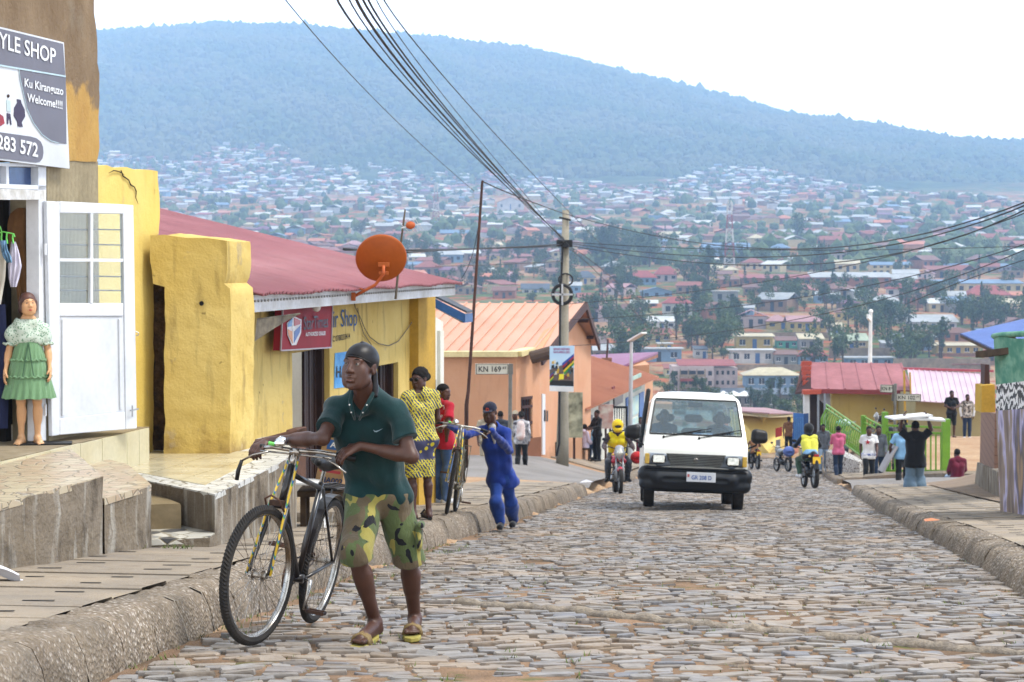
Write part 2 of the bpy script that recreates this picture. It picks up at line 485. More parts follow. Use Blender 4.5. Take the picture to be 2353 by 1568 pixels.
def kerb(name,foot,y0,y1,side,h,label_kind=None,rough=.006,hfun=None):
 mb=MB();y=y0
 sect=[(0,-.1),(0,.02),(.035,h*.55),(.075,h*.9),(.13,h),(.30,h+.01),(.30,-.1)]
 while y<y1:
  L=.55 if y<30 else.9
  ya,yb=y+.008,min(y+L-.008,y1)
  hh=rnd.uniform(-.008,.008);ns=7 if y<30 else 3
  rings=[]
  for k in range(ns+1):
   yy=ya+(yb-ya)*k/ns
   e=0.012 if k in(0,ns)else 0
   rings.append([(foot(yy)+side*(max(dx,e if dz>.01 else 0))+rnd.uniform(-rough,rough),yy,RZ(yy)+(dz-(e if dz>.03 else 0))+hh+rnd.uniform(-rough,rough)*(1.6 if dz>h*.5 else 1))for dx,dz in sect])
  m=len(sect);vs=[p for r_ in rings for p in r_]
  fs=[(k*m+i,k*m+i+1,(k+1)*m+i+1,(k+1)*m+i)for k in range(ns)for i in range(m-1)]
  fs+=[tuple(range(m))[::-1],tuple(ns*m+i for i in range(m))]
  mb.m=0;mb.add(vs,fs)
  mb.m=1
  if y<32:
   mb.add([(foot(yb)+side*(dx+.006),yy,RZ(yy)+dz-.008+(0 if dx<.3 else-.02))for yy in(yb-.012,yb+.03)for dx,dz in sect],[(i,i+1,m+i+1,m+i)for i in range(m-1)])
  y+=L
 o=mb.build(name,[M_kerb,M_mortar],origin=(0,0,0),auto=55)
 tag(o,kind='structure');return o
kerb('kerb_left',KL,6.5,43.6,-1,.25,rough=.004)
kerb('kerb_right',KR,8,44.5,1,.19,rough=.009)
kerb('kerb_far_left',KL,63,100,-1,.2)
kerb('kerb_far_right',KR,57,100,1,.18)
# --- pavements of concrete planks ; shade in the lifting slots painted as flat dark faces
n=newmat('pavement_concrete')
cc=n.mix(n.ramp(n.noise(1.3,6),[(.35,0.),(.68,1.)]),H('#978d80',.66),H('#b3a48f',.66))
cc=n.mix(n.ramp(n.noise(85,3),[(.62,0.),(.72,.55)]),cc,H('#d8cfc3',.7))
cc=n.mix(n.ramp(n.noise(6,5),[(.55,0.),(.75,.5)]),cc,H('#7a6857',.65))
n.set(c=cc,r=.92,sp=.2);n.bump(n.noise(70,5),.006,.8);n.bump(n.noise(7,4),.015,.5)
M_pave=n.m
M_dark=mat('dark_gap','#2b2521',.95,k=.5)
def pavement(name,f0,f1,y0,y1,side,gf,pitch=.5):
 mb=MB();y=y0
 while y<y1:
  a,b=y,y+pitch-.022
  dz=rnd.uniform(-.008,.006)
  nx=5
  xs=lambda yy:[f0(yy)+(f1(yy)-f0(yy))*i/nx for i in range(nx+1)]
  mb.m=0
  top=[(x,yy,gf(x,yy)+dz-(.004 if e in(0,3)else 0))for e,yy in enumerate((a,a+.01,b-.01,b))for x in xs(yy)]
  bot=[(x,yy,gf(x,yy)-.1)for yy in(a,b)for x in xs(yy)]
  w=nx+1;o_=4*w
  fs=[(j*w+i,j*w+i+1,(j+1)*w+i+1,(j+1)*w+i)for j in range(3)for i in range(nx)]
  fs+=[(o_+i,o_+i+1,i+1,i)for i in range(nx)]+[(3*w+i,3*w+i+1,o_+w+i+1,o_+w+i)for i in range(nx)]
  if side<0:fs=[f[::-1]for f in fs]
  mb.add(top+bot,fs)
  mb.m=1
  for t in(.22,.62):
   yy=(a+b)/2+rnd.uniform(-.08,.08);xm=f0(yy)+(f1(yy)-f0(yy))*(t+rnd.uniform(-.06,.06));L=rnd.uniform(.05,.09)
   z=gf(xm,yy)+dz
   mb.add([(xm-L,yy-.014,z+.004),(xm+L,yy-.014,z+.004),(xm+L,yy+.014,z+.004),(xm-L,yy+.014,z+.004)],[(0,1,2,3)])
  y+=pitch
 tag(mb.build(name,[M_pave,M_dark],origin=(0,0,0)),kind='structure')
pavement('pavement_left',lambda y:KL(y)-.295,lambda y:KL(y)-(1.7 if y<18 else 2.3),7,43.4,-1,GL)
pavement('pavement_right',lambda y:KR(y)+.295,lambda y:KR(y)+1.5,9,44,1,GR)
pavement('pavement_far_left',lambda y:KL(y)-.295,lambda y:KL(y)-3.2,63,96,-1,GL,1.)
pavement('pavement_far_right',lambda y:KR(y)+.295,lambda y:KR(y)+1.8,57,96,1,GR,1.)
M_asph=mat('asphalt','#a39d98',.9,'#8b857f',.8,.2,.6,80,k=.6,k2=.6)
mb=MB()
mb.grid(lambda i,j:(lambda y,x:(x,y,GL(x,y)-(.02 if.01<j<.99 else.15)))(45.5+15.5*j,KL(45.5+15.5*j)-.1-12*i),20,14)
tag(mb.build('side_street',M_asph,smooth=True,origin=(0,0,0)),kind='structure')
mb=MB()
mb.grid(lambda i,j:(lambda y,x:(x,y,GR(x,y)-(.02 if.01<j<.99 else.15)))(46.5+8*j,KR(46.5+8*j)+.1+8*i),20,8)
tag(mb.build('side_lane',M_asph,smooth=True,origin=(0,0,0)),kind='structure')
mb=MB()
mb.grid(lambda i,j:(lambda y,x:(x,y,GR(x,y)+.015+.03*fbm(x*3,y*2)*min(1,i*4)))(24+20*j,KR(24+20*j)+1.52+3.6*i),16,50)
M_bank=mat('bank_soil','#a8937c',.95,'#937e6a',2,.25,.9,40,k=.62,k2=.62,dist=.02)
tag(mb.build('earth_bank',M_bank,smooth=True,origin=(0,0,0)),kind='structure')
mb=MB()
for _ in range(420):
 if _<60:x,y=rnd.uniform(-2.62,-2.25),rnd.uniform(13.6,14.3);z=GL(x,y)
 elif _<200:y=rnd.uniform(9,20);x=KL(y)+rnd.uniform(.01,.35);z=RZ(y)
 else:y=rnd.uniform(8.6,18);x=rnd.uniform(KL(y)+.1,KR(y));z=RZ(y)
 for k in range(5):
  a=rnd.uniform(0,6.3);h=rnd.uniform(.012,.035);dx,dy=math.cos(a),math.sin(a)
  bx,by=x+rnd.gauss(0,.025),y+rnd.gauss(0,.025)
  mb.add([(bx-.004*dy,by+.004*dx,z),(bx+.004*dy,by-.004*dx,z),(bx+dx*h*.8,by+dy*h*.8,z+h)],[(0,1,2)])
M_grass=mat('grass_blade','#7d9245',.8,'#5d7034',4,.2,k=.6)
tag(mb.build('grass',M_grass,origin=(0,0,0)),'short weeds growing in the joints of paving and cobbles','grass',kind='stuff')
# ================================================================ FAR TOWN, TREES, MOUNTAIN FOREST, HAZE
_vy=[(float(y),590-FP*float(np.interp(y,_ty,_tz))/y)for y in np.geomspace(330,2600,60)]
def yv(v):
 a=sorted((b,y)for y,b in _vy)
 return float(np.interp(v,[q[0]for q in a],[q[1]for q in a]))
_wc=dict(white='#e9e6e0',cream='#e6d3a4',yellow='#dfc478',pink='#d9c6c2',grey='#a9a9a6',blue='#8fb1cf',brown='#a98a70',brick='#b0775c',teal='#6fd3bd',orange='#e0a070',stone='#a8957f',green='#b9c39b')
_rc=dict(red='#a8504e',rust='#a05c50',silver='#c3c9cc',white='#e8ebea',cream='#ddd2b0',blue='#7d9dbf',brown='#8a6256',purple='#8c5f80',pink='#c4989c',slate='#5a6878',palegreen='#b8c7ac',terracotta='#d98a68')
def ysol(u,v):
 y=1900.
 while y<3700 and 590-FP*TZ((u-1176.5)/FP*y,y)/y>v:y+=12
 return y
def WM(k):return mat('wall_'+k,_wc[k],.9,s=.25,var=.2,fine=1.2,k=.62)
def RM(k):return mat('roof_'+k,_rc[k],.6,s=.3,var=.3,fine=1.2,k=.62)
M_wglass=mat('far_window','#2f3a4a',.3,k=.5)
M_white=mat('white_paint','#eceeee',.6,s=2,var=.08)
M_door_b=mat('far_door','#3c5f92',.6)
def roof_mesh(mb,x0,x1,y0,y1,z,h,kind,ov=.5):
 a,b,c,d=x0-ov,x1+ov,y0-ov,y1+ov;t=.14;ym=(c+d)/2
 if kind=='mono':
  mb.prism([(a,c,z),(b,c,z),(b,d,z+h),(a,d,z+h)],(0,0,t))
 elif kind=='flat':
  mb.box(((a+b)/2,ym,z+.12),(b-a,d-c,.24))
 elif kind=='hip':
  i=min((d-c)/2,(b-a)*.42)
  mb.add([(a,c,z),(b,c,z),(b,d,z),(a,d,z),(a+i,ym,z+h),(b-i,ym,z+h),(a,c,z-t),(b,c,z-t),(b,d,z-t),(a,d,z-t)],[(0,1,5,4),(1,2,5),(2,3,4,5),(3,0,4),(0,6,7,1),(1,7,8,2),(2,8,9,3),(3,9,6,0),(6,9,8,7)])
 elif kind=='gable':
  mb.prism([(a,c,z),(a,ym,z+h),(a,d,z),(a,d,z-t),(a,ym,z+h-t),(a,c,z-t)],(b-a,0,0))
 elif kind=='gfront':
  xm=(a+b)/2
  mb.prism([(a,c,z),(xm,c,z+h),(b,c,z),(b,c,z-t),(xm,c,z+h-t),(a,c,z-t)],(0,d-c,0))
def house(label,cat_,u0,u1,vt,vb,wall,roof,rk='mono',rh=12,y=None,wins=3,storeys=1,group=None,dw=None,name='house',door=True,depth=None,ang=0.,band=None):
 """house whose camera-side wall spans u0..u1, eave at vt, foot at vb"""
 y=y or yv(vb)
 a=P(u0,vb,y);b=P(u1,vb,y);t=P(u0,vt,y)
 W=b.x-a.x;Hh=t.z-a.z;D=depth or min(max(W*.55,5),10);rhm=rh/FP*y
 r=thing(name,label,cat_,((a.x+b.x)/2,y,a.z),ang,group)
 mb=MB();mb.box((0,D/2,Hh/2-.9),(W,D,Hh+1.8))
 if rk=='gfront':mb.prism([(-W/2,.01,Hh),(0,.01,Hh+rhm*.93),(W/2,.01,Hh)],(0,D-.02,0))
 mb.build('wall',WM(wall),r,local=True)
 mb=MB();roof_mesh(mb,-W/2,W/2,0,D,Hh,rhm,rk,min(.7,W*.06));mb.build('roof',RM(roof),r,local=True)
 fh=Hh/storeys
 for s in range(storeys):
  for k in range(wins):
   cx=-W/2+W*(k+.5)/wins
   if door and s==0 and k==wins//2:
    mb=MB();mb.box((cx,-.02,fh*.4),(min(1.1,W/wins*.5),.08,fh*.8));mb.build('door',M_door_b if wall in('white','yellow','cream')else M_wglass,r,local=True)
    continue
   ww=dw or min(1.5,W/wins*.5)
   mb=MB();mb.box((cx,-.03,s*fh+fh*.56),(ww,.1,fh*.42));w=mb.build('window',M_wglass,r,local=True)
   if y<560:
    mb=MB();mb.box((cx,-.1,s*fh+fh*.33),(ww+.3,.12,.12));mb.box((cx,-.1,s*fh+fh*.56),(.07,.06,fh*.42));mb.build('frame',M_white,w,local=True)
 return r
HS=[('light blue warehouse with a cream iron roof right of the pink apartment block','warehouse',1714,1835,862,894,'blue','cream','hip',16,5),('yellow flat fronted house left of the small teal house','house',1692,1776,774,803,'yellow','cream','mono',5,3),('small teal house with brown roof in the valley','house',1786,1832,784,800,'teal','brown','mono',8,3),('grey blue house with cream roof right of the teal house','house',1838,1892,780,806,'grey','cream','mono',11,3),('low white house below the yellow flat fronted one','house',1680,1777,806,836,'white','white','flat',4,4),('bluish house with brown roof below the teal house','house',1780,1832,816,838,'grey','brown','mono',8,3),('house with bright red hipped roof below the grey blue house','house',1834,1902,818,838,'blue','red','hip',17,3),('yellow villa with pink roof and a row of veranda arches','villa',1812,1898,739,763,'yellow','pink','gable',13,5),('yellow house with pink hipped roof joined to the villa with arches','house',1762,1812,738,757,'yellow','pink','hip',13,2),('white outbuilding at the right end of the yellow villa','house',1906,1940,752,771,'white','cream','mono',8,1),('cream house with pale green striped roof','house',1920,1994,784,801,'cream','palegreen','mono',15,3),('light blue long house left of the white street light','house',2064,2147,775,806,'blue','silver','mono',5,4),('yellow house above the maroon wall, left of the blue tin roof','house',2152,2252,795,816,'yellow','cream','mono',4,5),('white house with wide silver roof behind garden shrubs','house',2092,2198,741,758,'white','silver','mono',15,5),('cream villa with big red hipped roof and arched porch','villa',2224,2320,678,697,'cream','red','hip',22,6),('long cream school block with pale blue roof behind the red hipped villa','school',2155,2350,652,676,'cream','blue','mono',8,9),('long brick school block with red roof right of the red and white mast','school',1707,1864,640,661,'brick','red','mono',8,8),('brick school block with pale blue roof below the two storey school','school',1868,2048,638,664,'brick','silver','mono',11,8),('two storey cream school with blue roof','school',2003,2092,609,630,'cream','blue','gable',7,6),('large blue hall with row of arched vents on its roof','hall',1617,1722,568,594,'blue','blue','gable',10,7),('long low brown hall left of the blue arched hall','hall',1497,1610,580,598,'brown','slate','mono',10,9),('wide house with red roof and blue walls left of the dark cypress trees','house',1438,1508,638,655,'blue','red','hip',16,5),('house with tall red hipped roof behind the blue walled one','house',1505,1556,631,646,'pink','red','hip',19,3),('light blue gabled house below the two red roofs','house',1474,1544,670,686,'blue','blue','gfront',10,3),('tall white house with red roof left of the earth bank','house',1524,1590,697,726,'white','red','hip',13,3),('cream house with long rust red roof above the orange street','house',1464,1540,770,786,'cream','rust','mono',13,4),('pink red gabled house peeping behind the orange shop gable','house',1362,1398,785,806,'pink','red','gfront',24,2),('blue grey walled compound with a small yellow house','house',1462,1566,803,832,'blue','silver','flat',3,3),('white house with dark blue roof right of the thin iron pole','house',1200,1260,664,677,'white','slate','gable',12,3),('house with slate hipped roof right of the concrete pole','house',1322,1368,638,653,'cream','slate','hip',15,3),('bare grey block house on the earth bank','house',1640,1696,670,697,'grey','white','flat',3,2),('long orange building high in the left of the town','building',739,819,460,473,'orange','terracotta','mono',3,8),('grey blocks with pale blue roofs below the lattice mast','building',1013,1085,536,549,'brown','blue','gable',8,5),('white gabled church with pink roof in the upper town','church',1142,1204,466,482,'white','pink','gfront',13,3),('bright cream house on the left spur of the town','house',824,864,401,417,'cream','cream','flat',3,3),('low light blue house behind the red tin roof','house',1947,2052,824,842,'blue','silver','flat',3,4),('grey cottage below the cypress in the valley','house',1596,1626,804,824,'white','slate','mono',6,2),('small yellow house under a flat roof behind the blue grey wall','house',1512,1546,791,806,'yellow','white','flat',3,2),('low house with maroon roof left of the pink apartment block','house',1528,1582,848,866,'cream','rust','mono',8,3),('white walled house with white roof in the middle of the slope','house',1490,1552,740,756,'white','white','mono',11,3),('bright white zigzag roofed sheds left of the tall white house','shed',1452,1510,697,708,'brown','white','gable',7,3),('reddish house with pink roof left edge of the school lane','house',2118,2170,839,848,'pink','rust','mono',8,3),('low house with dull red roof behind the pink tin roof','house',2190,2262,838,850,'grey','rust','mono',9,3),('grey garage beside the light blue long house','garage',2028,2062,790,806,'grey','silver','mono',5,1),('dark row of market shops with blue grey awning below the apartment block','shops',1650,1820,908,940,'grey','slate','mono',8,9),]
for q in HS:
 lb,ct,u0,u1,vt,vb,w,rf,rk,rh,wn_=q
 y=yv(vb)if vb<900 else 395
 house(lb,ct,u0,u1,vt,vb,w,rf,rk,rh,y=y,wins=wn_,storeys=2 if 'two storey' in lb else 1,name=ct.replace(' ','_'))
hall=[o for o in bpy.data.objects if o.get('category')=='hall' and 'arched' in o['label']][0]
for k in range(7):
 mb=MB();mb.lathe([(0,-1.),(1.4,-1.),(1.4,1.),(0,1.)],(-9+k*3.,2.0,5.3),(0,1,0),14);mb.build('roof_vent',M_wglass,hall,local=True)
 # --- pink apartment block
y=405;a=P(1545,905,y);b=P(1640,905,y)
r=thing('apartment_block','three storey pale pink apartment block with open balconies','apartment block',(a.x,y,a.z-2.5))
W=b.x-a.x;Hh=P(1545,842,y).z-a.z+2.5;W2=P(1697,900,y).x-b.x
mb=MB();mb.box((W/2,4,Hh/2),(W,8,Hh));mb.box((W+W2/2+.01,5.6,Hh/2-.2),(W2,7.4,Hh-.4));mb.build('wall',WM('pink'),r,local=True)
mb=MB();roof_mesh(mb,1.5,W+W2-.5,.8,8,Hh,.9,'mono',.2);mb.build('roof',RM('red'),r,local=True)
fh=(Hh-2.)/3
for s in(0,1,2):
 zz=1.6+s*fh
 for k in range(3):
  mb=MB();mb.box((W*(.28+.2*k),-.02,zz+fh*.45),(W*.17,.1,fh*.62));f=mb.build('window',M_wglass,r,local=True)
 for k,ux in enumerate((.08,.91)):
  mb=MB();mb.box((W*ux,-.02,zz+fh*.5),(W*.09,.1,fh*.45));mb.build('window',M_wglass,r,local=True)
 for k in range(4):
  mb=MB();mb.box((W+W2*(.18+.22*k),1.86,zz+fh*.5),(W2*.1,.1,fh*.4));mb.build('window',M_wglass,r,local=True)
 mb=MB();mb.box((W*.48,-.45,zz-.05),(W*.66,.9,.22))
 for k in range(4):mb.box((W*(.18+.2*k),-.75,zz+fh*.45),(.22,.22,fh*.98))
 mb.box((W*.48,-.85,zz+.55),(W*.64,.06,.5));mb.build('balcony',WM('stone'),r,local=True)
for(x,tx,c)in((W*.38,3.4,'red'),(W*.62,1.6,'palegreen')):
 mb=MB();mb.box((x,-.92,1.6+fh*2-.3),(tx,.06,.55));mb.build('banner',RM(c),r,local=True)
for k in range(3):
 g=P(1662+24*k,905,392)
 rr=thing('market_umbrella','white market parasol %s under the apartment block'%('at the left','in the middle','at the right')[k],'parasol',(g.x,392,g.z-2.4),group='parasols in front of the apartment block')
 mb=MB();mb.lathe([(0,3.),(1.7,2.1),(1.72,2.0),(0,2.85)],(0,0,0),n=8);mb.build('canopy',M_white,rr,local=True)
 mb=MB();mb.tube([(0,0,0),(0,0,2.9)],.05,6);mb.build('pole',WM('grey'),rr,local=True)
 # --- retaining walls and compound walls on the slope
def rwall(label,u0,u1,vt,vb,m='stone',y=None,cap=None):
 y=y or yv(vb);a,b,t=P(u0,vb,y),P(u1,vb,y),P(u0,vt,y)
 mb=MB();W=b.x-a.x;h=t.z-a.z
 mb.box(((a.x+b.x)/2,y,a.z+h/2-.5),(W,.5,h+1))
 tag(mb.build('wall',mat('rubble_'+m,_wc[m],.95,'#8a7a6a',.35,.35,1.,3,k=.62,fine=1.2)),label,'wall')
for q in(('brown rubble retaining wall below the yellow house at right',2055,2275,824,850,'stone'),('maroon fence wall in front of the yellow house at right',2150,2282,812,820,'brick'),('pale retaining wall under the shrub lined white house',2052,2212,760,782,'brown'),('rubble wall below the pale green roofed house',1905,2046,800,824,'stone'),('wall along the lane below the red hipped villa',2205,2352,697,716,'stone'),('terraced wall under the villa with arches',1700,1905,764,778,'stone'),('long wall below the low white house',1665,1850,838,852,'stone'),('brown wall under the light blue warehouse',1700,1838,894,912,'brown'),('maroon fence in front of the big round tree',2060,2150,700,708,'brick')):
 rwall(*q)
 # --- procedural houses of the town
protos={}
def proto(w,rf,rk,small):
 k=(w,rf,rk,small)
 if k in protos:return protos[k]
 r=thing('small_house',None,'house')
 ar=rnd.uniform(.8,1.25)
 mb=MB();mb.box((0,3,.6),(8,6,4.2));mb.build('wall',WM(w),r,local=True)
 mb=MB();roof_mesh(mb,-4,4,0,6,2.7,{'mono':1.3,'hip':1.7,'gable':1.5,'flat':.1,'gfront':1.6}[rk],rk,.5);mb.build('roof',RM(rf),r,local=True)
 if not small:
  for x in(-2.6,2.3):
   mb=MB();mb.box((x,-.03,1.6),(1.2,.1,1.1));mb.build('window',M_wglass,r,local=True)
  mb=MB();mb.box((0,-.03,1.05),(1.,.1,2.1));mb.build('door',M_wglass,r,local=True)
 r['used']=0;protos[k]=r;return r
bound=lambda u:float(np.interp(u,[200,300,420,520,640,730,820,1000,1100,1300,1450,1560,1650,1760,1850,2000,2150,2353],[352,372,380,342,345,395,385,415,408,424,436,418,388,392,418,440,462,482]))
combos=[(w,rf)for w,rf in(('brown','rust'),('stone','rust'),('brown','brown'),('stone','brown'),('brick','brown'),('brown','terracotta'),('brown','silver'),('brown','rust'),('stone','silver'),('white','white'),('cream','cream'),('cream','rust'),('brick','brown'),('pink','pink'),('white','red'),('blue','silver'),('yellow','brown'),('stone','purple'),('brick','rust'),('white','silver'),('grey','blue'),('orange','terracotta'),('stone','white'),('cream','white'),('brown','brown'))]
def zone(u,v):
 a='left of the lattice mast' if u<1000 else 'left of the concrete pole' if u<1300 else 'left of the red mast' if u<1676 else 'right of the red mast' if u<2020 else 'at far right'
 b='high' if v<480 else 'upper slope' if v<560 else 'halfway down' if v<650 else 'low'
 return b+' '+a
busy=[(q[2]-6,q[3]+6,q[4]-q[9]-4,q[5]+3)for q in HS]+[(1540,1700,830,910),(1380,1490,500,610),(560,840,430,430)]
def free(u,v,w=8,h=5):
 for a,b,c,d in busy:
  if a<u+w and b>u-w and c<v and d>v-h:return False
 return True
cand=[]
_tr=0
while len(cand)<2900 and _tr<60000:
 _tr+=1
 u=rnd.uniform(215,2353);vb_=bound(u)
 t=rnd.random()**1.9
 v=vb_+(845-vb_)*t
 if u<1330 and v>690:continue
 if u>2060 and v>850:continue
 g=fbm(u*.018,v*.045)
 if v>470 and g>.42:continue
 y=yv(v)if v>455 else ysol(u,v)
 w=8*FP/y
 if not free(u,v,w*.45,w*.3):continue
 busy.append((u-w*.26,u+w*.26,v-w*.14,v+w*.14)if v<560 else(u-w*.34,u+w*.34,v-w*.2,v+w*.2)if v<700 else(u-w*.45,u+w*.45,v-w*.32,v+w*.15))
 cand.append((u,v,y))
cand.sort(key=lambda q:q[2])
stuffmb=MB();smats=[];sidx={}
for i,(u,v,y)in enumerate(cand):
 w,rf=rnd.choice(combos);rk=rnd.choice(('mono','mono','gable','hip','gfront'))
 if y>1300 and rnd.random()<.3:w,rf=rnd.choice((('white','white'),('white','silver'),('cream','white')))
 x=(u-1176.5)/FP*y;z=TZ(x,y);a=rnd.gauss(0,.35);s=rnd.uniform(.75,1.35)*(1. if y<1200 else 1.1)
 if i<250:
  pr=proto(w,rf,rk,y>1000)
  if pr['used']:o=copy_tree(pr)
  else:o=pr
  pr['used']=1
  lb='small %s house with %s %s roof, %s'%({'brick':'brick red','stone':'stone grey','blue':'light blue'}.get(w,w),{'palegreen':'pale green'}.get(rf,rf),{'mono':'sloping','gable':'ridged','hip':'hipped','gfront':'gabled'}[rk],zone(u,v))
  o['label']=lb;o['group']=lb
  o.location=(x,y,z);o.rotation_euler=(0,0,a);o.scale=(s,s,s*rnd.uniform(.9,1.15))
 else:
  for kind,key in(('w',w),('r',rf)):
   if(kind,key)not in sidx:sidx[(kind,key)]=len(smats);smats.append(WM(key)if kind=='w' else RM(key))
  T=Matrix.Translation((x,y,z))@Matrix.Rotation(a,4,'Z')@Matrix.Scale(s,4)
  stuffmb.T=T;stuffmb.m=sidx[('w',w)];stuffmb.box((0,3,.6),(8,6,4.2));stuffmb.m=sidx[('r',rf)]
  roof_mesh(stuffmb,-4,4,0,6,2.7,{'mono':1.3,'hip':1.7,'gable':1.5,'gfront':1.6}[rk],rk,.5)
stuffmb.T=None
tag(stuffmb.build('town_houses',smats,origin=(0,0,0)),'packed small houses of the far hillside town','houses',kind='stuff')
# --- foliage
def leafmat(name,a,b,c):
 n=newmat(name)
 v=n.ramp(n.island(),[(0,a),(.5,b),(1,c)])
 n.set(c=n.mix(1.,v,n.ramp(n.noise(.5,3),[(.3,(.6,.6,.6,1)),(.7,(1.25,1.25,1.2,1))]),'MULTIPLY'),r=.9,sp=.12)
 return n.m
M_leaf=[leafmat('leaf_dark',(.022,.045,.018,1),(.04,.07,.03,1),(.06,.09,.045,1)),leafmat('leaf_mid',(.035,.065,.022,1),(.065,.10,.035,1),(.10,.13,.06,1)),leafmat('leaf_light',(.06,.11,.03,1),(.10,.17,.05,1),(.14,.2,.08,1))]
M_bark=mat('bark','#6b5a4a',.95,k=.5)
def leaves(mb,lobes,n,size):
 for _ in range(n):
  c,rad=rnd.choice(lobes)
  while True:
   p=Vector((rnd.uniform(-1,1),rnd.uniform(-1,1),rnd.uniform(-1,1)))
   if.25<p.length<1:break
  q=Vector(c)+Vector((p.x*rad[0],p.y*rad[1],p.z*rad[2]))
  u_=Vector((rnd.gauss(0,1),rnd.gauss(0,1),rnd.gauss(0,1))).normalized();w_=u_.orthogonal().normalized();s=size*rnd.uniform(.6,1.4)
  w2=u_.cross(w_)
  mb.add([q+w_*s,q+w2*s*.7+u_*s*.2,q-w_*s,q-w2*s*.7+u_*s*.2],[(0,1,2,3)])
def tree_proto(kind,seed):
 rnd.seed(seed)
 r=thing(dict(round='broadleaf_tree',tall='eucalyptus_tree',cypress='cypress_tree',acacia='flat_topped_tree',bush='shrub')[kind],None,'tree')
 lobes=[]
 if kind=='round':
  for k in range(9):lobes.append(((rnd.gauss(0,.22),rnd.gauss(0,.2),rnd.uniform(.4,.85)),[rnd.uniform(.14,.24)]*2+[rnd.uniform(.12,.2)]))
  h0=.35;n=700;s=.035
 elif kind=='tall':
  for k in range(10):z=rnd.uniform(.3,.95);lobes.append(((rnd.gauss(0,.10),rnd.gauss(0,.1),z),[rnd.uniform(.07,.14)]*2+[rnd.uniform(.08,.15)]))
  h0=.5;n=520;s=.026
 elif kind=='cypress':
  for k in range(8):z=.1+.11*k;lobes.append(((rnd.gauss(0,.01),0,z),[.11*(1.1-z),.11*(1.1-z),.1]))
  h0=.2;n=420;s=.022
 elif kind=='acacia':
  for k in range(11):lobes.append(((rnd.gauss(0,.38),rnd.gauss(0,.3),rnd.uniform(.72,.93)),[rnd.uniform(.16,.28)]*2+[.06]))
  h0=.7;n=650;s=.03
 else:
  for k in range(6):lobes.append(((rnd.gauss(0,.3),rnd.gauss(0,.25),rnd.uniform(.25,.6)),[rnd.uniform(.2,.35)]*2+[rnd.uniform(.2,.35)]))
  h0=.2;n=420;s=.05
 mb=MB();leaves(mb,lobes,n,s)
 mb.build('crown',M_leaf[{'round':1,'tall':0,'cypress':0,'acacia':0,'bush':2}[kind]],r,local=True)
 mb=MB();mb.tube([(0,0,-.05),(.01,0,h0*.5),(0,.01,h0+.2)],[.03,.02,.008],6)
 for c,rad in lobes[:6]:mb.tube([(0,0,h0*.6),Vector(c)*.6+Vector((0,0,h0*.3)),c],[.012,.008,.003],4)
 mb.build('trunk',M_bark,r,local=True);r['used']=0
 return r
TP={k:[tree_proto(k,10+i)for i in range(2)]for k in('round','tall','cypress','acacia','bush')}
rnd.seed(99)
tn=dict(round='round broadleaf tree',tall='tall loose eucalyptus',cypress='slim dark cypress',acacia='flat topped spreading tree',bush='low leafy shrub')
def tree(kind,u,vb,hp,where=None,y=None,sx=1.,group=None):
 y=y or yv(vb);x=(u-1176.5)/FP*y;z=P(u,vb,y).z
 pr=rnd.choice(TP[kind]);o=copy_tree(pr)if pr['used']else pr;pr['used']=1
 h=hp/FP*y
 o.location=(x,y,z-.2);o.rotation_euler=(0,0,rnd.uniform(0,6));o.scale=(h*sx,h*sx,h)
 if where:o['label']=tn[kind]+' '+where;
 if 'group' in o:del o['group']
 if group:o['group']=group
 return o
for q in(('tall',1600,668,92,'at the left of the dark clump in mid town'),('tall',1628,668,104,'tallest of the dark clump in mid town'),('round',1640,690,60,'at the foot of the dark clump in mid town'),('round',1830,560,72,'standing above the town right of the mast'),('cypress',1528,548,36,'above the long low brown hall'),('cypress',1553,764,54,'right of the cream house with rust red roof'),('tall',1590,806,70,'left of two above the valley cottage'),('tall',1625,818,84,'right of two above the valley cottage'),('round',1443,752,52,'behind the rust red roof'),('round',1988,694,56,'in front of the brick school block'),('round',1848,718,36,'pale green above the pink villa roof'),('round',1896,732,28,'small one right of the pale green tree'),('round',2020,748,62,'biggest in the garden above the cream house'),('acacia',2131,704,66,'in front of the long cream school'),('acacia',2085,700,58,'left of the two flat tops by the school'),('round',2313,672,52,'dark one behind the red hipped villa'),('cypress',2270,756,32,'by the wall below the red hipped villa'),('round',1676,738,52,'on the earth bank below the mast'),('round',1361,712,44,'beside the slate roofed house'),('tall',1886,652,92,'crossing the brick schools'),('tall',1870,640,70,'left of the tall one crossing the schools'),('round',1763,690,48,'in front of the red school roof'),('round',1800,700,46,'below the red school roof'),('cypress',2160,690,40,'left end of the long cream school'),('bush',2110,760,20,'in front of the white silver roofed house, left'),('bush',2140,760,18,'in front of the white silver roofed house, middle'),('bush',2176,760,20,'in front of the white silver roofed house, right'),('bush',1812,768,18,'left of the villa arches'),('bush',2048,790,40,'right of the pale green roofed house'),('round',505,486,44,'in the left part of the town'),('round',829,545,44,'dark one above the red tin roof'),('tall',796,548,36,'left of the dark one above the tin roof'),('cypress',915,470,28,'lone one on the green field'),('round',1110,640,50,'left of the white house with dark blue roof'),('round',1150,650,46,'just left of the white house with dark blue roof'),('round',1225,700,40,'below the white house with dark blue roof'),('round',1985,905,70,'behind the red tile gable'),('acacia',1663,840,38,'like a palm below the low white house')):
 if q[1]==1985:continue
 tree(*q)
for i in range(26):
 u=rnd.uniform(1345,1495);v=rnd.uniform(585,618)
 tree(rnd.choice(('tall','tall','round')),u,v,rnd.uniform(55,95),'in the dark grove left of the long brown hall',group='trees of the dark grove')
for i in range(14):
 u=rnd.uniform(1000,1290);v=rnd.uniform(575,625)
 tree(rnd.choice(('tall','round')),u,v,rnd.uniform(35,60),'in the grove behind the thin iron pole',group='trees behind the iron pole')
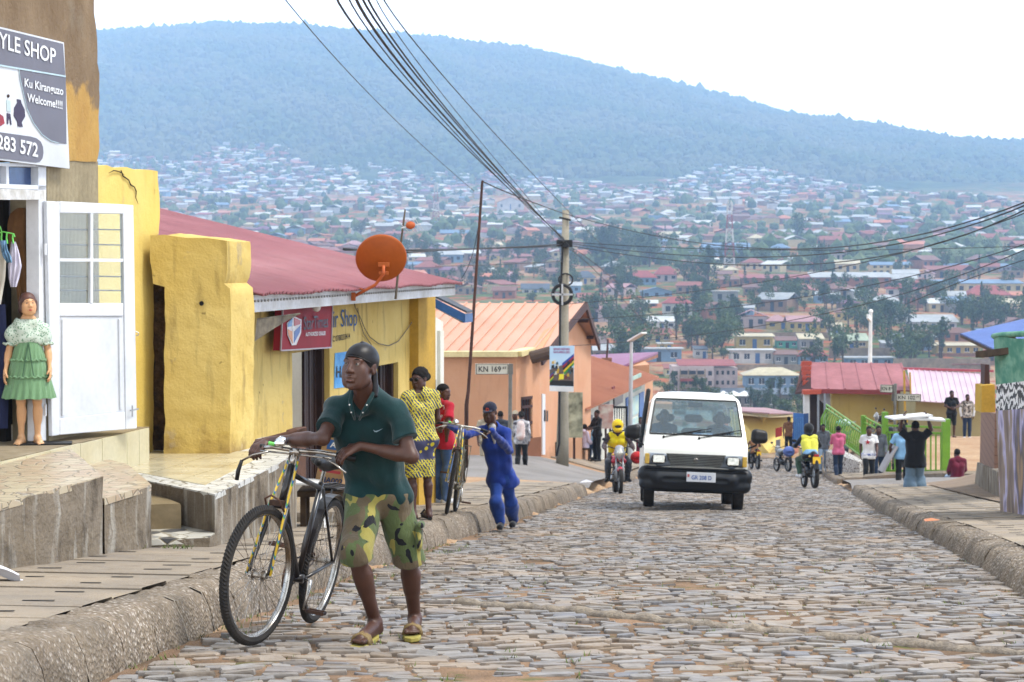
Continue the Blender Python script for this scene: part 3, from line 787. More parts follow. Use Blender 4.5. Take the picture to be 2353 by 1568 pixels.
lbs=dict(round='round green tree standing between the town houses',tall='tall loose tree standing between the town houses',bush='low leafy shrub between the town houses',cypress='slim dark cypress between the town houses',acacia='flat topped tree between the town houses')
nt=0
_tr=0
while nt<330 and _tr<4000:
 _tr+=1
 u=rnd.uniform(900,2353);v=rnd.uniform(560,850)
 if u<1340 and v>680:continue
 if not free(u,v,3,3):continue
 k=rnd.choice(('round','round','tall','bush','cypress'))
 o=tree(k,u,v,(rnd.uniform(6,11)if k!='bush' else 3)*FP/yv(v));o['label']=lbs[k];o['group']=lbs[k];nt+=1
for i in range(46):
 u=rnd.uniform(1500,1900);v=rnd.uniform(905,1010);k=rnd.choice(('round','bush','tall'))
 o=tree(k,u,v,{'round':50,'bush':22,'tall':60}[k],y=float(np.interp(v,[905,1010],[400,345])));o['label']='tree in the valley bottom below the apartment block' if k!='bush' else 'bush in the valley bottom below the apartment block';o['group']=o['label']
bm=bmesh.new();bmesh.ops.create_icosphere(bm,subdivisions=1,radius=1)
IV=np.array([q.co[:]for q in bm.verts]);IF=np.array([[q.index for q in f.verts]for f in bm.faces]);bm.free()
def blobs(name,pts,m,label):
 rs=np.random.RandomState(5);V=[];F=[]
 for i,(x,y,z,s)in enumerate(pts):
  v=IV*(s*rs.uniform(.75,1.3,(len(IV),1)))*np.array([1,1,rs.uniform(.8,1.5)])+np.array([x,y,z+s*.4])
  V.append(v);F.append(IF+i*len(IV))
 V=np.concatenate(V);F=np.concatenate(F)
 me=bpy.data.meshes.new(name);me.from_pydata(V.tolist(),[],F.tolist());me.materials.append(m)
 o=bpy.data.objects.new(name,me);col.objects.link(o);return tag(o,label,'trees',kind='stuff')
pts=[]
_tr=0
while len(pts)<2600 and _tr<60000:
 _tr+=1
 u=rnd.uniform(150,2400);b_=bound(u);v=b_+(620-b_)*rnd.random()**1.3
 if u<1340 and v>560:continue
 y=yv(v)if v>455 else ysol(u,v)
 if not free(u,v,1,1)and rnd.random()<.8:continue
 x=(u-1176.5)/FP*y
 pts.append((x,y+rnd.uniform(-8,8),TZ(x,y),rnd.uniform(2.0,4.6)))
blobs('town_trees',pts,M_leaf[1],'distant trees scattered through the far town')
pts=[]
_tr=0
while len(pts)<23000 and _tr<90000:
 _tr+=1
 y=rnd.uniform(2350,3960)if rnd.random()<.9 else rnd.uniform(3820,3960);u=rnd.uniform(150,2450);x=(u-1176.5)/FP*y;z=TZ(x,y)
 v=590-FP*z/y
 if v>bound(u)-3+6*rnd.random():continue
 s=rnd.uniform(3.2,7)*(1.4 if rnd.random()<.04 else 1)
 pts.append((x,y,z,s))
for k in range(700):
 u=rnd.uniform(150,2450);y=rnd.uniform(3860,3930);x=(u-1176.5)/FP*y;pts.append((x,y,TZ(x,y)+2,rnd.uniform(4.5,8.5)*(1.45 if rnd.random()<.12 else 1)))
n=newmat('forest_leaf');v=n.ramp(n.island(),[(0,(.036,.062,.026,1)),(1,(.066,.095,.040,1))]);n.set(c=n.mix(n.ramp(n.noise(.006,5),[(.42,0.),(.6,1.)]),v,(.09,.10,.055,1)),r=1.,sp=.05)
blobs('forest',pts,n.m,'dense forest covering the mountain')
for i,(u,v,h)in enumerate(((2046,322,30),(2078,330,22),(2111,336,30))):
 b_=P(u,v+12,3880);h=(h+10)/FP*3880;o=thing('ridge_tree','lone round crowned tree, %s of three on the bare ridge'%('leftmost','middle','rightmost')[i],'tree',tuple(b_))
 mb=MB()
 for _ in range(34):mb.ico((rnd.gauss(0,.15)*h,rnd.gauss(0,.1)*h,rnd.gauss(.74,.10)*h),[rnd.uniform(.05,.11)*h]*3,1)
 mb.build('crown',M_leaf[0],o,local=True)
 mb=MB();mb.tube([(0,0,0),(0,0,.65*h)],[.03*h,.02*h],6);mb.build('trunk',M_bark,o,local=True)
for lb,u,v0,v1 in(('thin aerial mast on the left ridge',430,68,26),('fainter aerial near the left end of the ridge',306,82,50)):
 mb=MB();mb.tube([P(u,v0+4,3900),P(u,v1,3900)],[.9,.4],4);tag(mb.build('aerial',WM('grey')),lb,'aerial')
def mast(label,u,vb,vt,wpx,red):
 y=yv(vb);b=P(u,vb,y);h=P(u,vt,y).z-b.z;w=wpx/FP*y/2
 r=thing('radio_mast',label,'mast',tuple(b))
 mbs=[MB(),MB()];n=10;t_=w*.09
 for k in range(n):
  m_=mbs[(k//2)%2 if red else 0];z0,z1=h*k/n,h*(k+1)/n;w0,w1=w*(1-.72*k/n),w*(1-.72*(k+1)/n)
  for i in range(4):
   sx,sy=((-1,-1),(1,-1),(1,1),(-1,1))[i];ex,ey=((-1,-1),(1,-1),(1,1),(-1,1))[(i+1)%4]
   m_.tube([(sx*w0,sy*w0,z0),(sx*w1,sy*w1,z1)],t_,4);m_.tube([(sx*w0,sy*w0,z0),(ex*w1,ey*w1,z1)],t_*.7,4);m_.tube([(sx*w1,sy*w1,z1),(ex*w1,ey*w1,z1)],t_*.7,4)
 mbs[0].build('lattice',WM('white'),r,local=True)
 for i in range(4):
  mb=MB();mb.box((((i%2)*2-1)*w*.5,0,h*(.86+.03*i)),(w*.22,w*.2,h*.06));mb.build('antenna_panel',WM('white'),r,local=True)
 if red:mbs[1].build('red_bands',RM('red'),r,local=True)
mast('red and white lattice mast rising in mid town',1676,622,462,24,True)
mast('white lattice mast left of the thin iron pole',1002,530,420,18,True)
for k,l in TP.items():
 for o in l:
  if not o['used']:
   for c in list(o.children):bpy.data.objects.remove(c)
   bpy.data.objects.remove(o)
   # ---------------------------------------------------------------- haze
mb=MB();mb.box((0,2430,245),(6000,5100,640))
n=newmat('haze_air');n.n.remove(n.b)
pv=n.n.new('ShaderNodeVolumePrincipled');pv.inputs['Color'].default_value=(.43,.66,1.,1);pv.inputs['Density'].default_value=.00025;pv.inputs['Anisotropy'].default_value=.0
n.l.new(pv.outputs[0],n.n['Material Output'].inputs['Volume'])
hz_=tag(mb.build('haze',n.m),'blue haze in the air over the valley','haze',kind='stuff')
# ================================================================ BUILDINGS ON THE LEFT
FD=Vector((.195,1,0)).normalized();FN=Vector((1,-.195,0)).normalized()
def pwall(mb,a,y0,y1,z0,z1,holes=(),th=.25,s=.195):
 """wall slab on plane x=a+s*y between y0..y1 with rectangular openings"""
 N=Vector((1,-s,0)).normalized()
 ys=sorted(set([y0,y1]+[h[0]for h in holes]+[h[1]for h in holes]))
 for ya,yb in zip(ys,ys[1:]):
  zz=[(z0,z1)]
  for h in holes:
   if h[0]<=ya+1e-6 and h[1]>=yb-1e-6:
    nz_=[]
    for(c,d)in zz:
     if h[3]<=c or h[2]>=d:nz_.append((c,d));continue
     if h[2]>c:nz_.append((c,h[2]))
     if h[3]<d:nz_.append((h[3],d))
    zz=nz_
  for c,d in zz:
   q=[Vector((a+s*y,y,z))for y,z in((ya,c),(yb,c),(yb,d),(ya,d))]
   mb.prism(q,-N*th)
def sub_noise(o,amp,cuts=0.12,seed=0,scale=4.):
 """roughen a plastered block: subdivide and push the surface about"""
 me=o.data;bm=bmesh.new();bm.from_mesh(me)
 bmesh.ops.remove_doubles(bm,verts=bm.verts,dist=.0005)
 for _ in range(5):
  es=[e for e in bm.edges if e.calc_length()>cuts]
  if not es:break
  bmesh.ops.subdivide_edges(bm,edges=es,cuts=1,use_grid_fill=True)
 bmesh.ops.triangulate(bm,faces=[f for f in bm.faces if len(f.verts)>4])
 bm.normal_update()
 for v in bm.verts:
  p=v.co;w=fbm(p.x*scale+p.z*1.7*scale+seed,p.y*scale+p.z*scale+seed)+.6*fbm(p.z*scale*3+p.x*7,p.x*scale*2.3+p.y*9+seed)
  v.co=p+v.normal*(w*amp)
 bm.to_mesh(me);bm.free();me.polygons.foreach_set('use_smooth',[True]*len(me.polygons));me.set_sharp_from_angle(angle=R(50))
def plaster(name,c,c2,dirt='#6b5a44',amt=.5,s=1.2,k=.8,lump=.012):
 n=newmat(name)
 cc=n.mix(n.ramp(n.noise(s,6),[(.35,0.),(.65,1.)]),H(c,k),H(c2,k))
 drip=n.noise(2.3,5,n.map((3,3,.5)))
 cc=n.mix(n.ramp(drip,[(.55,0.),(.78,amt)]),cc,H(dirt,.7))
 spot=n.noise(11,3)
 cc=n.mix(n.ramp(spot,[(.70,0.),(.76,amt)]),cc,H('#5c4a30',.6))
 sz=n.n.new('ShaderNodeSeparateXYZ');n.l.new(n.t.outputs['Object'],sz.inputs[0])
 cc=n.mix(n.ramp(n.math('ADD',n.math('MULTIPLY',sz.outputs['Z'],-.9),n.math('MULTIPLY',n.noise(5,6),1.)),[(.30,0.),(.60,amt)]),cc,H('#8a6a48',.6))
 cc=n.mix(n.ramp(n.noise(3.1,6,n.map(loc=(4,4,4))),[(.66,0.),(.68,amt)]),cc,H('#c9b48a',.66))
 n.set(c=cc,r=.88,sp=.25)
 n.bump(n.noise(55,4),.006,.6);n.bump(n.noise(9,5),lump,.8)
 return n.m
M_yellow=plaster('yellow_plaster','#f0d67e','#e8c864','#a08650',.3,k=.74)
M_yellow2=plaster('yellow_plaster_old','#edd384','#dfbf68','#675236',.65,k=.72,lump=.02)
M_dkyel=mat('mustard_paint','#c9a03c',.85,s=2)
n=newmat('tan_plaster')
sx=n.n.new('ShaderNodeSeparateXYZ');n.l.new(n.t.outputs['Object'],sx.inputs[0])
hmask=n.ramp(n.math('ADD',n.math('MULTIPLY',sx.outputs['Z'],.25),n.math('MULTIPLY',n.noise(3,5),.3)),[(.84,0.),(.87,1.)])
low=n.mix(n.ramp(n.noise(2,5),[(.35,0.),(.65,1.)]),H('#c9a560',.75),H('#bb9455',.75))
up=n.mix(n.ramp(n.noise(3,6,n.map((1,1,.5))),[(.35,0.),(.65,1.)]),H('#8b755c',.58),H('#a18b70',.6))
up=n.mix(n.ramp(n.noise(1.4,4),[(.58,0.),(.72,.7)]),up,H('#a9a08f',.6))
n.set(c=n.mix(hmask,low,up),r=.9,sp=.2);n.bump(n.noise(40,5),.01,.8);n.bump(n.noise(9,6,n.map((1,1,.45))),.03,.9)
M_tan=n.m
M_wmetal=mat('white_metal','#e4e8ee',.45,'#d3d8e0',2,.08,.15,30)
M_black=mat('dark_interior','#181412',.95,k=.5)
n=newmat('glass');gl=n.n.new('ShaderNodeBsdfGlossy');gl.inputs['Roughness'].default_value=.02;tr=n.n.new('ShaderNodeBsdfTransparent');tr.inputs['Color'].default_value=(.93,.97,.97,1)
ms=n.n.new('ShaderNodeMixShader');fr=n.n.new('ShaderNodeFresnel');fr.inputs['IOR'].default_value=1.5
ms.inputs[0].default_value=.07;n.l.new(tr.outputs[0],ms.inputs[1]);n.l.new(gl.outputs[0],ms.inputs[2]);n.l.new(ms.outputs[0],n.n['Material Output'].inputs[0])
M_glass=n.m
F1=lambda u,v,off=0.:onpl(u,v,-6.5+off*1.0188,.195)
def fpoly(uv,off=0.,th=.02,F=F1):
 return[F(u,v,off)for u,v in uv],-FN*th
 # ---- style shop building
B1=thing('shop_building','tan and yellow plastered shop building with fluted tile strip at the left edge','building',tuple(F1(222,1030)))
mb=MB();edge=[(219,-90),(219,0),(221,60),(222,120),(226,170),(228,240),(227,300),(228,340),(223,373)]
pp,off=fpoly([(-260,-90)]+edge+[(107,371),(-260,371)],.02,.35);mb.prism(pp,off)
o=mb.build('wall',M_tan,B1);sub_noise(o,.012,.12,3)
mb=MB();top=[(222,381),(245,380),(262,386),(290,385),(312,391),(330,388),(352,393),(361,395),(365,440),(366,500),(366,540),(352,545),(352,600)]
pp,off=fpoly([(222,1060)]+top+[(352,1060)],-.01,.35);mb.prism(pp,off)
o=mb.build('side_wall',M_yellow,B1);sub_noise(o,.008,.1,9)
mb=MB()
for pl in([(278,392),(283,405),(296,414),(300,425),(309,430),(313,440),(312,455),(318,470)],[(250,398),(262,392),(275,395),(286,402)]):
 mb.tube([F1(u,v,.004)for u,v in pl],[.005,.006,.005,.007,.005,.006,.004,.001][:len(pl)]if len(pl)==8 else[.002,.005,.005,.002],4)
mb.build('crack',M_dark,B1)
mb=MB();a_,b_=F1(107,371,0),F1(223,371,0);N_=150
for k in range(N_+1):
 p=a_.lerp(b_,k/N_)+FN*(.008 if(k//2)%2 else-.002)
 mb.v+=[tuple(p),tuple(p+Vector((0,0,-2.2)))]
mb.f=[(2*k,2*k+1,2*k+3,2*k+2)for k in range(N_)];mb.mi=[0]*N_
mb.prism([F1(107,371,-.02),F1(223,371,-.02),F1(223,371,-.02)-Vector((0,0,2.2)),F1(107,371,-.02)-Vector((0,0,2.2))],-FN*.3)
M_flute=mat('fluted_tile','#b5a88a',.6,'#9f9377',2.5,.2)
mb.build('fluted_strip',M_flute,B1)
mb=MB()
for q in([(88,372),(106,374),(106,1012),(92,1014)],[(-120,374),(107,376),(107,384),(-120,380)],[(-120,418),(106,427),(105,437),(-120,428)]):
 pp,off=fpoly(q,.03,.1);mb.prism(pp,off)
pp,off=fpoly([(14,378),(20,378),(21,428),(15,428)],.02,.06);mb.prism(pp,off)
mb.build('door_frame',M_wmetal,B1)
mb=MB();pp,off=fpoly([(-120,430),(103,437),(102,460),(-120,458)],.08,.16);mb.prism(pp,off);o=mb.build('lintel',mat('chipped_white','#dfe1e3',.8,'#b9b6ae',9,.2,.8,30),B1);sub_noise(o,.004,.06)
mb=MB()
for q in([(21,384),(88,386),(88,427),(21,425)],[(-120,380),(14,383),(14,425),(-120,420)]):
 pp,off=fpoly(q,-.03,.02);mb.prism(pp,off)
mb.build('window',mat('blue_pane','#3d5d93',.25,'#2c4675',3),B1)
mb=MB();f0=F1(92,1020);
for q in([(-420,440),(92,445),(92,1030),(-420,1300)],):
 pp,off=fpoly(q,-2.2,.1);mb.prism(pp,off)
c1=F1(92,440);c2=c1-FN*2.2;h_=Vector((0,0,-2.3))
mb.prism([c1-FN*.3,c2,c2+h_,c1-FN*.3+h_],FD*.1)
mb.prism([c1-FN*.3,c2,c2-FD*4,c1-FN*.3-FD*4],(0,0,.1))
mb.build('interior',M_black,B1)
ZF=-1.41
mb=MB();pts=[onpl(u,1000,-6.22,.195)for u in(-330,343)]
pts=[Vector((p.x,p.y,ZF))for p in pts];mb.prism([pts[0],pts[1],pts[1]-FN*3,pts[0]-FN*3],(0,0,-.3))
n=newmat('cream_tile')
tl=n.n.new('ShaderNodeTexBrick');tl.offset=0;n.l.new(n.map(rot=(0,0,R(11))),tl.inputs['Vector']);tl.inputs['Scale'].default_value=1;tl.inputs['Brick Width'].default_value=.4;tl.inputs['Row Height'].default_value=.4;tl.inputs['Mortar Size'].default_value=.004
tl.inputs['Color1'].default_value=H('#d9cfb0',.7);tl.inputs['Color2'].default_value=H('#d2c6a4',.7);tl.inputs['Mortar'].default_value=H('#8f8465',.6)
cc=n.mix(n.ramp(n.noise(3,5),[(.5,0.),(.75,.5)]),tl.outputs['Color'],H('#a8946e',.65))
n.set(c=cc,r=n.ramp(n.noise(2,4),[(.3,.14),(.7,.4)]),sp=.5)
M_tile=n.m
o=mb.build('floor',mat('worn_screed','#b6a78c',.7,'#978668',3,.2,.5,30,k=.65),B1)
mb=MB()
pu=[-330,-100,0,60,115,185,235,292,320,343]
for a0,a1 in zip(pu,pu[1:]):
 p,q=onpl(a0,1000,-6.19,.195),onpl(a1,1000,-6.19,.195);g_=FD*.003
 zt=ZF+rnd.uniform(-.006,.003)
 mb.prism([Vector((p.x,p.y,zt))+g_,Vector((q.x,q.y,zt))-g_,Vector((q.x,q.y,-1.8))-g_,Vector((p.x,p.y,-1.8))+g_],-FN*.02)
mb.build('tile_riser',mat('cream_glaze','#ddd5b4',.3,'#cfc49c',2,.1,.1,20,sp=.5,k=.75),B1,bev=.002)
# ---- shop sign board
SG=lambda u,v,off=0.:onpl(u,v,-6.42+off*1.0188,.195)
S1=thing('shop_sign','big grey and white shop board lettered STYLE SHOP above the door','sign',tuple(SG(160,388)))
gx_=lambda t:-300+(147+300)*t
mb=MB();mb.prism([SG(-300,330),SG(160,388),SG(147,98),SG(-300,-12)],-FN*.035);mb.build('board',mat('sign_white','#dfe4ea',.5,k=.8,var=.03),S1)
mb=MB();G_=lambda q,o_:mb.prism([SG(u,v,o_)for u,v in q],-FN*.002)
G_([(-300,-6),(145,101),(150,174),(-300,98)],.004)
crv=[(44,156),(46,180),(51,203),(62,250),(77,283),(97,310),(117,324),(135,329),(153,331),(151,178)]
G_(crv,.004)
G_([(-300,262),(70,314),(84,318),(94,326),(99,338),(100,352),(98,364),(92,372),(83,374),(-300,330)],.004)
mb.build('grey_field',mat('sign_grey','#6d6c78',.5,k=.8,var=.03),S1)
mb=MB();L_=[SG(-300,100,.007),SG(151,176,.007)];mb.bar(L_[0],L_[1],.012,.002,FN)
for a,b in zip(crv[:-3],crv[1:-2]):mb.bar(SG(*a,.007),SG(*b,.007),.006,.002,FN)
mb.build('trim_line',mat('sign_trim','#b9d3dd',.5,var=.02),S1)
mb=MB()
text_fit(mb,'STYLE SHOP',SG(-36,99,.008),SG(128,147,.008),SG(-36,62,.008),.002,.012)
text_fit(mb,'Ku Kiranguzo',SG(56,199,.008),SG(145,219,.008),SG(56,180,.008),.002,.02)
text_fit(mb,'Welcome!!!!',SG(62,233,.008),SG(143,251,.008),SG(62,214,.008),.002,.02)
text_fit(mb,'0781 283 572',SG(-78,325,.008),SG(87,361,.008),SG(-78,291,.008),.002,.02)
mb.build('lettering',mat('sign_letter','#e8ebee',.5,var=.02),S1)
mb=MB();G2=lambda q,o_:mb.prism([SG(u,v,o_)for u,v in q],-FN*.002)
G2([(39,228),(48,230),(50,238),(57,252),(58,268),(50,282),(53,292),(41,291),(40,280),(32,266),(33,248),(40,236)],.004)
G2([(16,260),(24,262),(27,287),(24,287),(21,268),(19,286),(16,285)],.004)
mb.build('vase_motif',mat('sign_purple','#3d3450',.6,var=.02),S1)
mb=MB();G2([(15,230),(24,232),(25,258),(16,256)],.004);mb.build('figure_motif',mat('sign_figure','#bcd0d2',.6,var=.02),S1)
mb=MB();mb.ico(SG(19,221,.006),(.012,.012,.014),1);mb.build('figure_head',mat('sign_brown','#4c3a36',.6),S1)
mb=MB();G2([(-20,268),(0,262),(8,268),(11,284),(0,291),(-20,288)],.004);mb.build('bag_motif',mat('sign_red','#9c3544',.6),S1)
# ---- open white door leaf
DA=-12.48;DS=.598;DFN=Vector((1,-DS,0)).normalized()
DP=lambda u,v,off=0.:onpl(u,v,DA+off*1.165,DS)
D1=thing('door','open white metal door with four barred panes beside the shop entrance','door',tuple(DP(107,1003)))
dq=lambda mb,q,th=.04,off=0.:mb.prism([DP(u,v,off)for u,v in q],-DFN*th)
mb=MB()
for q in([(107,462),(138,464),(138,1000),(120,1003)],[(283,470),(307,472),(315,985),(290,987)],[(138,463),(283,470),(283,492),(138,490)],[(138,697),(284,697),(284,727),(138,727)],[(138,962),(288,946),(289,987),(138,1000)]):
 dq(mb,q)
dq(mb,[(138,727),(284,727),(288,946),(138,962)],.02,-.012)
for q in([(144,733),(150,733),(150,955),(144,956)],[(274,733),(280,733),(283,941),(277,942)]):dq(mb,q,.02,.004)
mb.build('door_leaf',M_wmetal,D1,bev=.006)
mb=MB();dq(mb,[(208,490),(214,490),(214,697),(208,697)],.03,.004);dq(mb,[(138,594),(283,595),(283,602),(138,601)],.028,.003);mb.build('glazing_bar',M_wmetal,D1)
for(ua,ub)in((138,208),(214,283)):
 for(va,vb2)in((490,595),(601,697)):
  mb=MB();dq(mb,[(ua,va),(ub,va),(ub,vb2),(ua,vb2)],.004,-.015);w=mb.build('pane',M_glass,D1)
  for k in(1,2):
   vv=va+(vb2-va)*(k/3+.02)
   mb=MB();mb.tube([DP(ua,vv,-.028),DP(ub,vv+1.5,-.028)],.0055,6);mb.build('security_bar',mat('rusty_bar','#5d5148',.7,'#8f8b88',20,.2),w)
mb=MB();mb.tube([DP(304,932,.03),DP(304,958,.03)],.006,6);mb.tube([DP(299,944,.03),DP(318,940,.03)],.006,6);mb.tube([DP(311,762,.01),DP(318,765,.03),DP(318,770,.03),DP(313,772,.02)],.004,6);mb.build('bolt',mat('steel','#b9bcc0',.35,met=.8,var=.1),D1)
for v in(565,620):pass
mb=MB()
for v in(560,930):mb.tube([DP(104,v,.0),DP(104,v+26,.0)],.012,8)
mb.build('hinge',M_wmetal,D1)
# ---- goods hanging in the doorway
def cloth(name,label,catg,uv,y,m,th=.05,rows=10,cols=8,fold=.02,group=None,par=None,freq=9.):
 """hanging garment: outline given as list of (v, u0, u1); a thick folded sheet at depth y"""
 mb=MB();vs=np.array(uv,float)
 def side(sg):
  def fn(i,j):
   v=vs[0,0]+(vs[-1,0]-vs[0,0])*j;ua=np.interp(v,vs[:,0],vs[:,1]);ub=np.interp(v,vs[:,0],vs[:,2])
   u=ua+(ub-ua)*i;e=math.sin(math.pi*i)**.5 if 0<i<1 else 0
   return P(u,v,y+sg*th*e*.5+fold*math.sin(freq*i*2+3*j)*.6*(.3+j)+fold*.5*math.sin(13*j+5*i))
  return fn
 mb.grid(side(-1),cols*2,rows*2);mb.grid(side(1),cols*2,rows*2)
 o=mb.build(name,m,par,smooth=True)
 if label:tag(o,label,catg,group)
 return o
M_khaki=mat('brown_cotton','#7b5835',.9,'#6a4b2c',3,.15,.3,60,k=.8)
cloth('hanging_trousers','brown cargo trousers hanging in the shop doorway','trousers',[(478,40,58),(492,22,76),(520,16,80),(600,26,84),(640,34,86),(700,42,86),(729,48,74)],15.1,M_khaki,.09,fold=.03)
mb=MB();y_=15.02;mb.prism([P(60,547,y_),P(80,545,y_),P(81,560,y_),P(62,562,y_)],(0,.012,0));tag(mb.build('pocket_flap',M_khaki,bpy.data.objects['hanging_trousers']),None)
M_lilac=mat('white_cotton','#dcd8ea',.9,'#c8c6dc',5,.06,.2,80)
cloth('hanging_underwear','small white frilled underwear clipped on a green hanger','clothing',[(556,26,36),(580,22,44),(612,18,50),(640,20,44),(660,24,38)],14.7,M_lilac,.03)
cloth('hanging_vest','cream vest at the left edge of the doorway','clothing',[(556,-30,8),(600,-30,14),(640,-30,12),(700,-30,2)],14.65,mat('cream_cotton','#cfcabd',.9,var=.1),.03)
cloth('hanging_sock','green and pale blue baby sock on the green hanger','sock',[(553,0,14),(575,2,18),(590,6,26),(604,16,28)],14.6,mat('sock_blue','#7fa9d6',.9,'#3f5d55',9,.1),.03)
mb=MB()
mb.tube([P(-20,540,14.62),P(8,533,14.62),P(32,538,14.62),P(34,545,14.62)],.005,6)
mb.tube([P(0,520,14.62),P(4,533,14.62)],.005,6)
for u in(4,16,30):mb.tube([P(u,536,14.62),P(u-1,548,14.62),P(u+1,560,14.61)],.007,6)
tag(mb.build('clip_hanger',mat('green_plastic','#7be06a',.4,var=.05)),'bright green plastic clip hanger in the doorway','hanger')
cloth('hanging_shirt','dark blue clothes hanging deep at the left of the doorway','clothing',[(700,-60,12),(800,-60,18),(900,-60,20),(985,-60,18)],14.9,mat('navy_cloth','#20284c',.9,var=.2),.05)
# ---- concrete blocks and terraces
n=newmat('stained_concrete')
cc=n.mix(n.ramp(n.noise(1.7,6),[(.35,0.),(.65,1.)]),H('#857866',.66),H('#9c9080',.66))
cc=n.mix(n.ramp(n.noise(3,5,n.map((3.2,3.2,.35))),[(.52,0.),(.64,.8)]),cc,H('#c3beb3',.62))
cc=n.mix(n.ramp(n.noise(4,6,n.map((1,1,.5),loc=(3,1,2))),[(.52,0.),(.66,.75)]),cc,H('#4b4136',.6))
n.set(c=cc,r=.9,sp=.2);n.bump(n.noise(28,6),.015,.8);n.bump(n.noise(6,6),.03,.8)
M_conc=n.m
def crazy(name,c1,c2,cm,sc=5.,rg=.35):
 n=newmat(name);w=n.map((1,1,1));nn=n.n.new('ShaderNodeTexNoise');nn.inputs['Scale'].default_value=3;n.l.new(w,nn.inputs['Vector'])
 vv=n.mix(.12,w,nn.outputs['Color']);e=n.voro(sc,vv,'DISTANCE_TO_EDGE');c=n.voro(sc,vv,'F1','Color')
 bw=n.n.new('ShaderNodeRGBToBW');n.l.new(c,bw.inputs[0])
 base=n.mix(n.ramp(bw.outputs[0],[(.3,0.),(.7,1.)]),H(c1,.7),H(c2,.7))
 n.set(c=n.mix(n.ramp(e,[(.02,0.),(.045,1.)]),H(cm,.6),base),r=rg,sp=.4);n.bump(n.ramp(e,[(.0,0.),(.06,1.)]),.006,.8)
 return n.m
M_craz=crazy('broken_tile','#c3ab8e','#cfc0a2','#a39780',8.5)
M_crazw=crazy('white_broken_tile','#e6e6e2','#d9d8d0','#8f8a80',7.)
def block(name,label,catg,foot,z0,z1,top_m,side_m=None,amp=.012,cuts=.14,par=None,top_th=.012):
 """block with a laid top: foot is the plan outline"""
 mb=MB();mb.prism([Vector((x,y,z1-top_th))for x,y in foot],(0,0,z0-z1+top_th))
 r=thing(name,label,catg,(foot[0][0],foot[0][1],z0))if par is None else par
 o=mb.build('base',side_m or M_conc,r);sub_noise(o,amp,cuts,z0*7)
 mb=MB();mb.prism([Vector((x,y,z1))for x,y in foot],(0,0,-top_th-.03));o=mb.build('paved_top',top_m,r);sub_noise(o,.002,.2)
 return r
W1=lambda y:-5.2+.195*y
W2=lambda y:-6.19+.195*y
block('concrete_block','tall weathered concrete plinth with broken tile top at the left edge','plinth',[(W1(10.2),10.2),(W1(12.95),12.95),(W2(14.7)-.0,14.9),(W2(11)-.2,11)],-2.4,-1.43,M_craz)
block('concrete_step','cracked lower concrete block right of the tall plinth','step',[(W1(12.97),12.99),(W1(13.8),13.8),(-2.95,15.2),(-3.2,15.6),(-3.6,14.8)],-2.5,-1.585,M_craz)
T2=block('tiled_terrace','cream tiled terrace with white mosaic rim before the yellow pillar','terrace',[(-2.90,15.25),(-2.13,14.2),(-1.93,16.2),(-1.88,17.3),(-2.1,18.3),(-3.3,18.3),(-3.35,15.6)],-2.75,-1.70,M_crazw,M_conc,amp=.006)
mb=MB();mb.prism([Vector(q)for q in((-2.93,15.6,-1.696),(-2.28,14.75,-1.696),(-2.12,17.0,-1.696),(-2.3,17.3,-1.696),(-3.3,17.4,-1.696),(-3.3,15.6,-1.696))],(0,0,-.02));mb.build('tile_floor',M_tile,T2)
block('mosaic_step','low mosaic step tucked under the tiled terrace','step',[(-2.60,13.85),(-2.14,14.0),(-2.12,14.5),(-2.9,15.5),(-3.1,15.5)],-2.5,-1.98,crazy('dark_mosaic','#e3e0d4','#5a5c60','#b7ae98',8.))
block('tile_stair','brown tiled stair between the cracked block and the terrace','step',[(-2.75,14.35),(-2.42,14.45),(-2.72,15.1),(-3.1,15.3),(-3.2,15.2)],-2.5,-1.80,mat('brown_tile','#a79472',.4,'#8b7a5a',3,.15,.3,30,k=.65),mat('brown_tile','#a79472'))
mb=MB();c=gray(15,1340);
mb.grid(lambda i,j:c+Vector((-.22+.28*i,.02+.12*j,.03+.05*math.sin(3*i+2*j)+.02*math.sin(9*j))),8,6);tag(mb.build('paper_scrap',mat('paper','#e8e9f2',.8,var=.03),smooth=False),'crumpled white paper on the pavement by the soil','litter')
# ---- yellow stepped wall and pillar
mb=MB();Y0=17.1
q=[(378,1048),(378,660),(352,652),(346,600),(345,541),(380,538),(430,545),(475,547),(505,552),(521,555),(524,600),(520,640),(514,652),(528,664),(531,700),(529,1064)]
mb.prism([P(u,v,Y0)for u,v in q],FD*.62)
pil=mb.build('stepped_wall',M_yellow2);sub_noise(pil,.010,.08,21,4.)
tag(pil,'yellow stepped plaster wall ending in a thick pillar beside the terrace','wall')
mb=MB();mb.prism([P(u,v,Y0+.35)for u,v in((350,640),(392,640),(392,1050),(350,1050))],FD*.3)
rb=mb.build('rubble_core',mat('rubble_dark','#4c3a2a',.95,'#8c6a48',6,.4,1.,14,k=.6,dist=.05));sub_noise(rb,.03,.08,2,6);tag(rb,'dark crumbling mud brick showing in the gap beside the stepped wall','wall')
mb=MB();mb.tube([P(463,697,17.07),P(463,698,17.09)],.02,8);mb.build('hole',M_black,pil)
